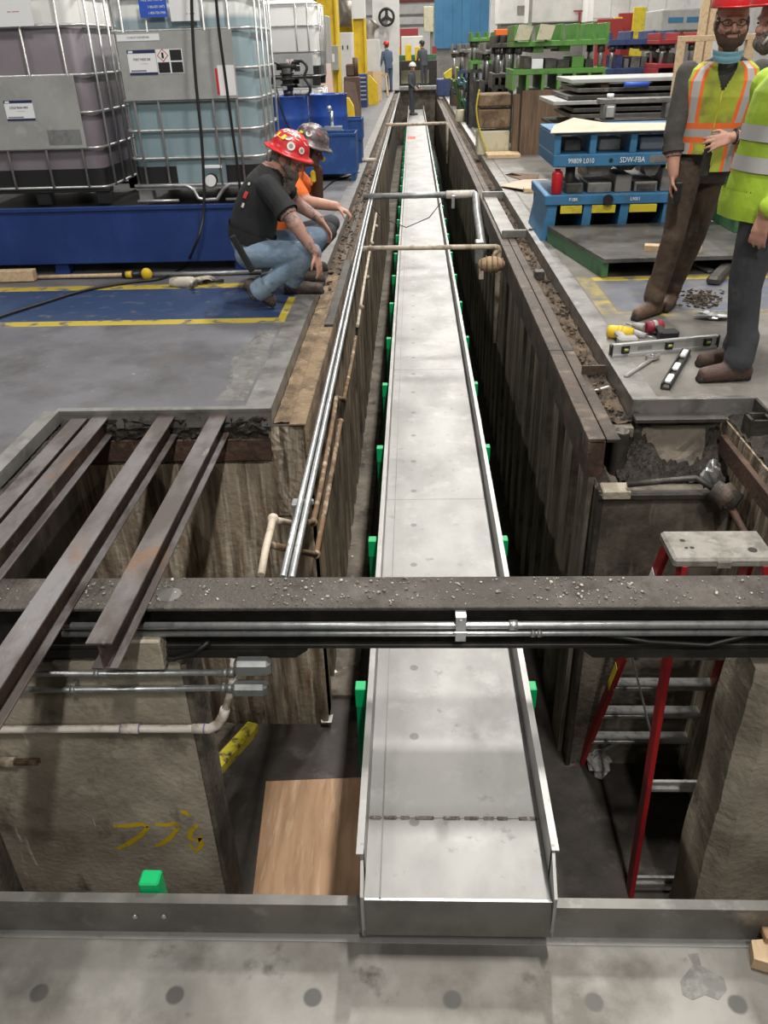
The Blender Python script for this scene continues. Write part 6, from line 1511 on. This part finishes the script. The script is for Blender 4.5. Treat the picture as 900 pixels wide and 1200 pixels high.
rc = thing('red_cylinder', 'red cylinder standing on the blue die corner', 'cylinder', (1.33, 8.03, .41)); local(rc)
MB().lathe([(.045, 0), (.050, .005), (.050, .18), (.044, .195), (.028, .20), (.028, .215), (.001, .215)], n=18).build('body', 'red_can', rc)
rc2 = dup(rc, (2.62, 8.05, .41), 0, 'red cylinder on the blue die behind the bearded person'); rc['group'] = rc2['group'] = 'red guide cylinders'
# cardboard on top and on the floor
def sheet(pts, th, m, name, lab, cat):
    n = len(pts); P = [Vector(p) for p in pts]; mb = MB(); c = sum(P, Vector())/n
    mb.add(P+[p+Vector((0, 0, th)) for p in P]+[c, c+Vector((0, 0, th))], [((i+1) % n, i, 2*n) for i in range(n)]+[(n+i, n+(i+1) % n, 2*n+1) for i in range(n)]+[(i, (i+1) % n, n+(i+1) % n, n+i) for i in range(n)])
    return mb.build(name, m, label=lab, cat=cat)
sheet([(1.22, 7.92, .937), (2.78, 7.90, .937), (2.78, 8.55, .937), (1.75, 8.6, .95), (1.52, 8.5, 1.01), (1.30, 8.25, .97)], .006, 'cardboard', 'cardboard_sheet', 'bent cardboard sheet lying on top of the blue die', 'cardboard')
sheet([PZ(585, 218, .02), PZ(612, 211, .03), PZ(646, 210, .02), PZ(645, 222, .01), PZ(612, 222, .04)], .006, 'cardboard', 'cardboard_sheet', 'flattened cardboard on the plates left of the blue die', 'cardboard')
sheet([PZ(592, 205, .01), PZ(600, 203, .05), PZ(632, 205, .04), PZ(630, 210, .01), PZ(610, 211, .01)], .006, 'plywood_dark', 'scrap_piece', 'dark curled scrap on the floor beyond the cardboard', 'scrap')
def block(a, b, dy, h, m, name, lab, cat):
    p, q = PZ(*a), PZ(*b); MB().box((p.x, p.y, 0.008), (q.x, p.y+dy, h), .006).build(name, m, label=lab, cat=cat)
block((614, 227), (626, 227), .12, .06, 'pale_wood', 'wood_block', 'small pale wood block beside the floor cardboard', 'wood')
block((571, 187), (610, 186), .5, .07, 'pale_wood', 'wood_board', 'pale wooden boards before the brown crate post', 'wood')
t_ = Vector(PZ(756, 290, .15)); MB().bar(PZ(755, 290, .17), PZ(822, 292, .17), .09, .05, .004).build('wood_block', 'pale_wood', label='pale wooden batten on the green platform behind the legs', cat='wood')
# row of dies behind
YG = 14.7
px0 = PY(610, 150, YG).x; px1 = PY(668, 150, YG).x; zg = PY(650, 105, YG).z
MB().box((px0, YG, .0), (px1+.25, YG+.05, zg), .004).build('plywood_board', 'plywood_dark', label='brown stained plywood board under the big green die', cat='board')
MB().box((px0+.05, YG+.06, .0), (4.4, YG+1.3, zg), .01).build('die_table', 'die_dark', label='dark steel table carrying the big green die', cat='table')
gx0, gx1 = PY(602, 60, YG).x, PY(712, 60, YG).x
gd = die_set('big bright green press die above the plywood board', gx0, gx1, YG, YG+1.1, zg, PY(650, 28, YG).z-zg, 'die_green', nrib=7, seed=3, shoe=.08, rib=.22, blocks=('die_grey', 'die_dark', 'die_dark', 'die_green', 'die_dark', 'label_white'))
zq = PY(620, 31, YG).z; zq0 = PY(620, 47, YG).z
for xx in (gx0, gx0+.34): MB().prism([(xx, YG-.08, zq0), (xx+.22, YG-.08, zq0), (xx+.28, YG-.08, zq), (xx+.06, YG-.08, zq+.03)], (0, .07, 0)).build('cream_plate', 'die_cream', gd)
yp0 = PY(556, 150, YG+.1).x
cr = thing('crate_stack', 'dirty yellow timber crate posts left of the plywood board', 'crate', (yp0+.2, YG+.2, 0))
for z0, z1, m in ((0, .38, 'die_cream'), (.42, .70, 'tan_rust'), (.74, zg-.04, 'tan_rust')): MB().box((yp0+.06, YG+.1, z0), (px0-.16, YG+.6, z1), .02).build('timber', m, cr)
MB().box((px0-.13, YG, 0), (px0-.03, YG+.15, zg-.05), .01).build('post', 'plywood_dark', cr)
MB().tube(smooth([Vector((yp0+.06, YG+.06, 1.0)), Vector((yp0+.02, YG+.04, .7)), Vector((yp0+.1, YG+.04, .35)), Vector((yp0+.24, YG+.02, .03))]), .014, 6).build('strap', 'die_yellow', cr)
specs = [  # label, px range, py range, Y, colours
 ('dark die with orange tag left of the big green die', 578, 603, 42, 100, 16.6, 'die_dark', 'die_dark'),
 ('brown-grey die second from the big green die', 566, 592, 50, 108, 18.2, 'die_dark', 'die_grey'),
 ('small bright green die with open frame', 551, 580, 38, 82, 20.0, 'die_green', 'die_green'),
 ('teal die low beside the walkway', 546, 572, 96, 127, 21.5, 'die_teal', 'die_teal'),
 ('dark green die leaning by the far walkway', 538, 556, 92, 124, 24.0, 'green_paint', 'die_teal'),
 ('dark blue-grey die high in the far stack', 538, 562, 52, 92, 25.4, 'die_navy', 'die_grey'),
 ('grey die at the far end of the row', 529, 550, 52, 104, 27.5, 'die_dark', 'die_grey')]
names = ['under the orange-tagged die', 'under the brown-grey die', 'under the small green die', 'under the low teal die', 'under the dark green die', 'under the high blue-grey die', 'under the far grey die']
for k, (lab, a, b, yt, yb2, Y, c_, c2) in enumerate(specs):
    x0, x1 = PY(a, 80, Y).x, PY(b, 80, Y).x; z0 = max(0, PY(a, yb2, Y).z); z0 = z0 if z0 > .12 else 0; h = PY(a, yt, Y).z-z0
    die_set(lab, x0, x1, Y, Y+1.0, z0, h, c_, c2, nrib=4, seed=20+k, shoe=.07, rib=h*.15)
    if z0 > .1:
        t = thing('die_rack', 'dark rack %s' % names[k], 'rack', ((x0+x1)/2, Y+.5, 0)); R = random.Random(k)
        MB().box((x0, Y+.02, z0-.06), (x1, Y+.98, z0)).build('shelf', 'die_dark', t)
        for x in (x0, x1-.08):
            for y in (Y+.02, Y+.9): MB().box((x, y, 0), (x+.08, y+.08, z0-.06)).build('post', 'die_dark', t)
        x = x0+.1
        while x < x1-.15:
            w_ = R.uniform(.05, .11); MB().box((x, Y+.08, 0), (x+w_, Y+.8, R.uniform(.3, .9)*(z0-.08)), .006).build('stored_block', R.choice(('die_dark', 'die_grey', 'tan_rust', 'plywood_dark')), t); x += w_+.03
p = PY(590, 44, 16.4); zt = PY(578, 42, 16.6).z; MB().box((p.x-.12, 16.65, zt), (p.x+.12, 16.9, zt+.1), .01).build('orange_block', 'vest_orange', label='orange block on the dark die beside the big green die', cat='block')
MB().bar(Vector(PZ(547, 138, .06)), Vector(PZ(566, 144, .06)), .22, .1, .01).build('steel_block', 'die_dark', label='dark flat steel bar on the far right plates', cat='block')
gb_ = PZ(534, 143, 0); MB().lathe([(.10, .007), (.105, .02), (.105, .26), (.10, .27), (.09, .26), (.001, .26)], (gb_.x+.1, gb_.y, 0), 16).build('can', 'die_cream', label='cream can standing near the far pit edge', cat='can')
MB().bar(PY(532, 94, 21.0), PZ(543, 137, .02), .06, .06).build('green_lever', 'die_green', label='slanting light green lever by the far dies', cat='lever')
MB().box((2.6, 41, 0), (4.2, 43, 1.6), .05).build('far_machine', 'machine_grey', label='grey machine block beyond the row of dies', cat='machine')
# stack of steel plates behind the blue die
for k, (a, b, Y, z, m) in enumerate((((652, 768), None, 10.6, .62, 'plate_alu'),)): pass
YS = 11.2
sx0 = PY(650, 120, YS).x
zs = [PY(700, q, YS).z for q in (146, 134, 127, 118, 112, 104, 93)]
for k, z in enumerate(zs):
    off = (.05, .22, .25, .0, .18, .30, .22)[k]
    MB().box((sx0+off, YS+.03*k, z-.045), (4.4, YS+1.4, z), .004).build('steel_plate', ('die_dark', 'plate_top', 'die_dark', 'plate_alu', 'die_dark', 'plate_top', 'plate_alu')[k], label='%s steel plate in the stack behind the blue die' % ['bottom', 'second lowest', 'third lowest', 'middle, left-projecting', 'third from top', 'second from top', 'topmost'][k], cat='plate', group='stacked steel plates')
    for x in (sx0+.6, sx0+1.5):
        zb = 0 if k == 0 else zs[k-1]
        MB().box((x, YS+.25, zb), (x+.1, YS+1.3, z-.045)).build('spacer', 'plywood_dark', label='%s wooden spacer under the %s stacked plate' % ('left' if x < sx0+1 else 'right', ['bottom', 'second', 'third', 'fourth', 'fifth', 'sixth', 'topmost'][k]), cat='spacer')
YF = 10.4; fxt = thing('machine_fixture', 'grey steel fixture with pale block before the plate stack', 'fixture', (2.6, YF, 0))
fa = PY(704, 120, YF).x; f1, f2, f3 = PY(720, 116, YF).z, PY(720, 122, YF).z, PY(720, 140, YF).z
MB().box((fa, YF, f2), (3.0, YF+.25, f1), .006).build('bar', 'die_grey', fxt)
for x in (fa+.04, fa+.75): MB().box((x, YF, f3), (x+.14, YF+.2, f2), .01).build('leg', 'die_grey', fxt); MB().box((x+.03, YF-.04, f3+.02), (x+.12, YF, f2-.02), .01).build('pale_block', 'plate_alu', fxt)
MB().box((fa, YF-.05, f3-.05), (3.0, YF+.28, f3), .006).build('lower_bar', 'die_dark', fxt)
for x in (fa+.05, 2.85): MB().box((x, YF, 0), (x+.1, YF+.2, f3-.05)).build('stand', 'die_dark', fxt)
MB().cyl((fa+.13, YF+.12, f1), (fa+.13, YF+.12, f1+.05), .04, n=12).build('knob', 'label_white', fxt)
p = PY(733, 109, YS); MB().cyl((p.x, YS+.1, zs[5]+.03), (p.x+.3, YS+.12, zs[5]+.03), .03, n=10).build('blue_tube', 'label_blue', label='light blue tube lying on the stacked plates', cat='tube')
# navy and red dies further right behind
YN = 17.0
nx0, nx1 = PY(713, 60, YN).x, PY(790, 60, YN).x; zn = PY(750, 95, YN).z
die_set('navy blue die with red end pieces behind the plate stack', nx0, nx1, YN, YN+1.1, zn, PY(750, 36, YN).z-zn, 'die_navy', nrib=4, seed=44, rib=.12, blocks=('die_dark', 'die_navy', 'die_grey', 'die_dark'))
MB().box((nx0, YN, 0), (nx1+.2, YN+1.1, zn), .01).build('die_table', 'die_dark', label='dark table under the navy blue die', cat='table')
rx0, rx1 = PY(776, 60, 15.8).x, PY(802, 60, 15.8).x; zr = PY(790, 88, 15.8).z
die_set('red press die right of the navy die', rx0, rx1+.3, 16.05, 16.9, zr, PY(790, 38, 15.8).z-zr, 'die_red', nrib=3, seed=45, rib=.10, shoe=.07, blocks=('die_dark', 'die_dark', 'die_grey'))
MB().box((rx0, 16.05, 0), (rx1+.6, 16.9, zr), .01).build('die_table', 'die_dark', label='dark table under the red press die', cat='table')
for k, (a, yt, w_, Y, m, lab) in enumerate(((716, 22, .6, 22, 'die_red', 'red sign board high behind the dies, left one'), (741, 15, .6, 22.5, 'die_red', 'red sign board high behind the dies, right one'), (751, 8, .28, 22.2, 'die_yellow', 'tall narrow yellow panel behind the dies'), (725, 20, .2, 22.2, 'die_yellow', 'short yellow panel behind the dies'))):
    p = PY(a, yt, Y); MB().box((p.x-w_/2, Y, 0), (p.x+w_/2, Y+.1, p.z), .01).build('sign_board', m, label=lab, cat='board')
w0 = PY(795, 60, 9.6).x
YT = 10.6; w0 = PY(795, 60, YT).x; zt = PY(800, 42, YT).z
fr_ = thing('timber_trestle', 'pale timber trestle standing behind the bearded person', 'trestle', (w0+.3, YT, 0))
MB().box((w0, YT, 0), (w0+.07, YT+.1, zt-.06), .004).build('post', 'pale_wood', fr_); MB().box((w0, YT, zt-.06), (w0+.85, YT+.1, zt), .004).build('top_rail', 'pale_wood', fr_); MB().box((w0+.76, YT, 0), (w0+.85, YT+.1, zt-.06), .004).build('post', 'pale_wood', fr_)
p = PY(822, 20, 13); p2 = PY(832, 20, 13)
MB().box((p.x, 13, 0), (p.x+.09, 13.1, 3.2), .004).build('timber_post', 'pale_wood', label='left one of two tall pale timber posts behind the bearded person', cat='post')
MB().box((p2.x, 13, 0), (p2.x+.09, 13.1, 3.2), .004).build('timber_post', 'pale_wood', label='right one of two tall pale timber posts behind the bearded person', cat='post')
# white machines and boxes near the back wall on the right
for k, (a, b, Y, yb2, m, lab) in enumerate(((585, 615, 38, 28, 'white_paint', 'white machine housing with grey window left of the far row'), (622, 692, 34, 26, 'white_paint', 'large white machine housing above the green die'), (694, 800, 32, 24, 'white_wall', 'broad white panelled housing behind the navy die'), (775, 835, 26, 36, 'plate_alu', 'grey machine with glass front behind the timber posts'))):
    x0, x1 = PY(a, 20, Y).x, PY(b, 20, Y).x; t = thing('machine_housing', lab, 'machine', ((x0+x1)/2, Y, 0)); z0 = PY((a+b)/2, yb2, Y).z; z1 = 7 if k < 3 else PY(800, 10, Y).z
    MB().box((x0, Y, z0), (x1, Y+2, z1), .03).build('housing', m, t); MB().box((x0+.1, Y+.2, 0), (x1-.1, Y+1.8, z0)).build('base', 'machine_grey', t)
    if k == 0: MB().box((x0+.7, Y-.02, PY(600, 18, Y).z), (x0+1.3, Y, PY(600, 7, Y).z)).build('window', 'machine_grey', t)
    if k == 3:
        for q in range(3): MB().box((x0+.2+.5*q, Y-.02, z0+.2), (x0+.6+.5*q, Y, z1-.2)).build('pane', 'door_blue', t)
    if k == 2:
        for q in range(5): MB().box((x0+(x1-x0)*q/5+.01, Y-.03, z0+.1), (x0+(x1-x0)*(q+1)/5-.01, Y, z1-.1), .004).build('panel', 'white_wall', t)
tq = PY(679, 20, 33.9); tp = thing('letter_sign', 'red letter T sign on the white housing', 'sign', tq); local(tp)
text('letter', 'T', .55, (0, 0, 0), (PI/2, 0, 0), 'die_red', tp, .02, 1.4)
p = PY(622, 10, 30); MB().box((p.x-.05, 30, 0), (p.x+.05, 30.1, 8)).build('grey_post', 'machine_grey', label='thin dark post between the white housings', cat='post')
# green box behind the standing men
gbx = thing('green_bin', 'green steel bin behind the two standing people', 'bin', (3.0, 7.6, 0))
for lo, hi in (((2.80, 7.4, .15), (2.84, 8.6, .72)), ((2.84, 7.4, .15), (3.6, 7.44, .45)), ((3.56, 7.44, .15), (3.6, 8.6, .72)), ((2.84, 8.56, .15), (3.56, 8.6, .72))): MB().box(lo, hi, .004).build('panel', 'green_paint', gbx)
MB().box((2.84, 7.44, .15), (3.56, 8.56, .18)).build('bottom', 'green_paint', gbx)
MB().bar((3.12, 7.3, .16), (3.15, 7.32, .95), .06, .06).build('corner_post', 'die_green', gbx)
# ------------------------------------------------------------------ tools on the right floor
lv = thing('spirit_level', 'long aluminium spirit level standing on edge by the pit corner', 'level', PZ(770, 412, 0))
a, b = PZ(714, 418, 0), PZ(840, 406, 0); d = (b-a).normalized(); n_ = Vector((-d.y, d.x, 0)); H_ = .075
for z0, z1, w_ in ((0, .012, .026), (H_-.012, H_, .026), (.012, H_-.012, .008)):
    MB().bar(a+Vector((0, 0, (z0+z1)/2)), b+Vector((0, 0, (z0+z1)/2)), w_, z1-z0).build('profile', 'alu_level', lv)
for f in (.0, .985): MB().bar(a+(b-a)*f+Vector((0, 0, H_/2)), a+(b-a)*(f+.02)+Vector((0, 0, H_/2)), .03, H_+.002, .003).build('end_cap', 'black_plastic', lv)
for f in (.10, .50, .86):
    o = MB().bar(a+(b-a)*f+Vector((0, 0, H_/2)), a+(b-a)*(f+.075)+Vector((0, 0, H_/2)), .030, .05, .006).build('vial_frame', 'black_plastic', lv)
    MB().cyl(a+(b-a)*(f+.02)-n_*.016+Vector((0, 0, H_/2)), a+(b-a)*(f+.055)-n_*.016+Vector((0, 0, H_/2)), .009, n=10).build('vial', 'vial', o)
MB().bar(a+(b-a)*.25-n_*.005+Vector((0, 0, H_/2)), a+(b-a)*.38-n_*.005+Vector((0, 0, H_/2)), .003, .022).build('print_patch', 'galv_dull', lv)
tl_ = thing('torpedo_level', 'short black-framed torpedo level lying on the floor plate', 'level', PZ(790, 435, 0))
a, b = PZ(780, 453, .02), PZ(804, 412, .02); d = (b-a).normalized(); n_ = Vector((-d.y, d.x, 0))
for s_ in (-1, 1): MB().bar(a+n_*.022*s_, b+n_*.022*s_, .010, .038, .003).build('frame_side', 'black_plastic', tl_)
MB().bar(a+Vector((0, 0, -.01)), b+Vector((0, 0, -.01)), .05, .012).build('frame_base', 'dark_steel', tl_)
for f0, f1 in ((.08, .26), (.42, .58), (.80, .98)): MB().bar(a.lerp(b, f0)+Vector((0, 0, .008)), a.lerp(b, f1)+Vector((0, 0, .008)), .038, .024, .008).build('vial_block', 'label_white', tl_)
wr = thing('adjustable_wrench', 'chrome adjustable wrench lying by the torpedo level', 'wrench', PZ(752, 430, 0))
a, b = PZ(733, 441, .010), PZ(763, 421, .012)
MB().bar(a, b, .028, .014, .005).build('handle', 'chrome', wr)
d = (b-a).normalized(); n_ = Vector((-d.y, d.x, 0)); c = b+d*.02
MB().prism([c-d*.03-n_*.022, c+d*.02-n_*.030, c+d*.06-n_*.022, c+d*.055-n_*.010, c+d*.02-n_*.006, c+d*.015+n_*.018, c-d*.03+n_*.024], (0, 0, .018)).build('fixed_jaw', 'chrome', wr)
MB().prism([c+d*.015+n_*.020, c+d*.055+n_*.022, c+d*.058+n_*.034, c-d*.01+n_*.040, c-d*.03+n_*.03], (0, 0, .016)).build('moving_jaw', 'chrome', wr)
MB().cyl(c-d*.005-n_*.01+Vector((0, 0, .02)), c-d*.005+n_*.012+Vector((0, 0, .02)), .008, n=10).build('worm', 'galv_dull', wr)
def drill(lab, pts, m1, m2, m3):
    """pts: body back, body front, chuck tip, grip foot, all pixels on the floor"""
    t = thing('cordless_drill', lab, 'drill', PZ(*pts[0]), 0, 'cordless drills on the floor'); p = [PZ(a, b_, .045) for a, b_ in pts]
    MB().tube([p[0], p[0].lerp(p[1], .15), p[0].lerp(p[1], .5), p[1]], [.035, .042, .042, .036], 12).build('motor_housing', m1, t)
    MB().cyl(p[1], p[2], .030, .018, 12).build('chuck', m3, t); MB().cyl(p[2], p[2]+(p[2]-p[1]).normalized()*.05, .006, n=8).build('bit', 'galv_dull', t)
    q = p[0].lerp(p[1], .35); MB().bar(q, p[3], .05, .042, .010).build('grip', m2, t)
    e = (p[3]-q).normalized(); MB().bar(p[3], p[3]+e*.075, .12, .085, .012).build('battery', m2, t)
    MB().tube([q.lerp(p[1], .3)+Vector((0, 0, -.01)), q.lerp(p[1], .3)+e*.03], .010, 8).build('trigger', 'red_can', t)
    s2 = MB(); s2.cyl(p[0].lerp(p[1], .4), p[0].lerp(p[1], .6), .044, n=12).build('band', 'tool_yellow' if m1 != 'tool_red' else 'tool_grey', t); return t
drill('yellow and grey cordless drill lying on the floor', ((712, 388), (742, 391), (757, 394), (733, 400)), 'tool_yellow', 'tool_grey', 'tool_grey')
drill('dark red cordless drill lying behind the yellow one', ((776, 382), (756, 384), (742, 381), (780, 392)), 'tool_red', 'black_plastic', 'tool_grey')
crumple(PZ(838, 368, .03), .11, 9, 'foil', 'foil_scrap', 'crumpled foil wrapper on the floor between the two standing people', 'foil', (1.3, .8, .2))
R = random.Random(3); mb = MB()
for k in range(160):
    p = PZ(R.gauss(822, 12), R.gauss(352, 5), .0); r = R.uniform(.006, .02); mb.box(p+Vector((-r, -r*.7, 0)), p+Vector((r, r*.7, r*.4)), 0, (R.uniform(-.4, .4), R.uniform(-.4, .4), R.uniform(0, 3)))
mb.build('sweepings', 'ledge_dirt', label='heap of metal sweepings on the painted floor between the standing people', cat='debris', kind='stuff')
MB().bar(PZ(806, 306, .02), PZ(834, 318, .02), .06, .02, .004).build('steel_bar', 'galv_dull', label='flat grey bar on the floor under the green platform edge', cat='bar')
MB().bar(PZ(835, 330, .03), PZ(852, 312, .05), .10, .07, .02).build('shoe_cover', 'dark_steel', label='dark boot-like shape on the floor behind the second person', cat='block')
# loose grit on the left ledge and right ledge: nobody could count it
R = random.Random(6); mb = MB()
for k in range(420):
    if R.random() < .5: x, y = R.uniform(1.035, 1.14), R.uniform(3.95, 12); z = -.095
    else: x, y = R.uniform(-.76, -.62), R.uniform(6.5, 14); z = -.075
    r = R.uniform(.004, .014); mb.box((x-r, y-r, z-r*.3), (x+r, y+r, z+r*.7), 0, (R.uniform(-.5, .5), R.uniform(-.5, .5), R.uniform(0, 3)))
mb.build('ledge_grit', 'ledge_dirt', label='rusty grit and scale lying on the pit ledges', cat='debris', kind='stuff')
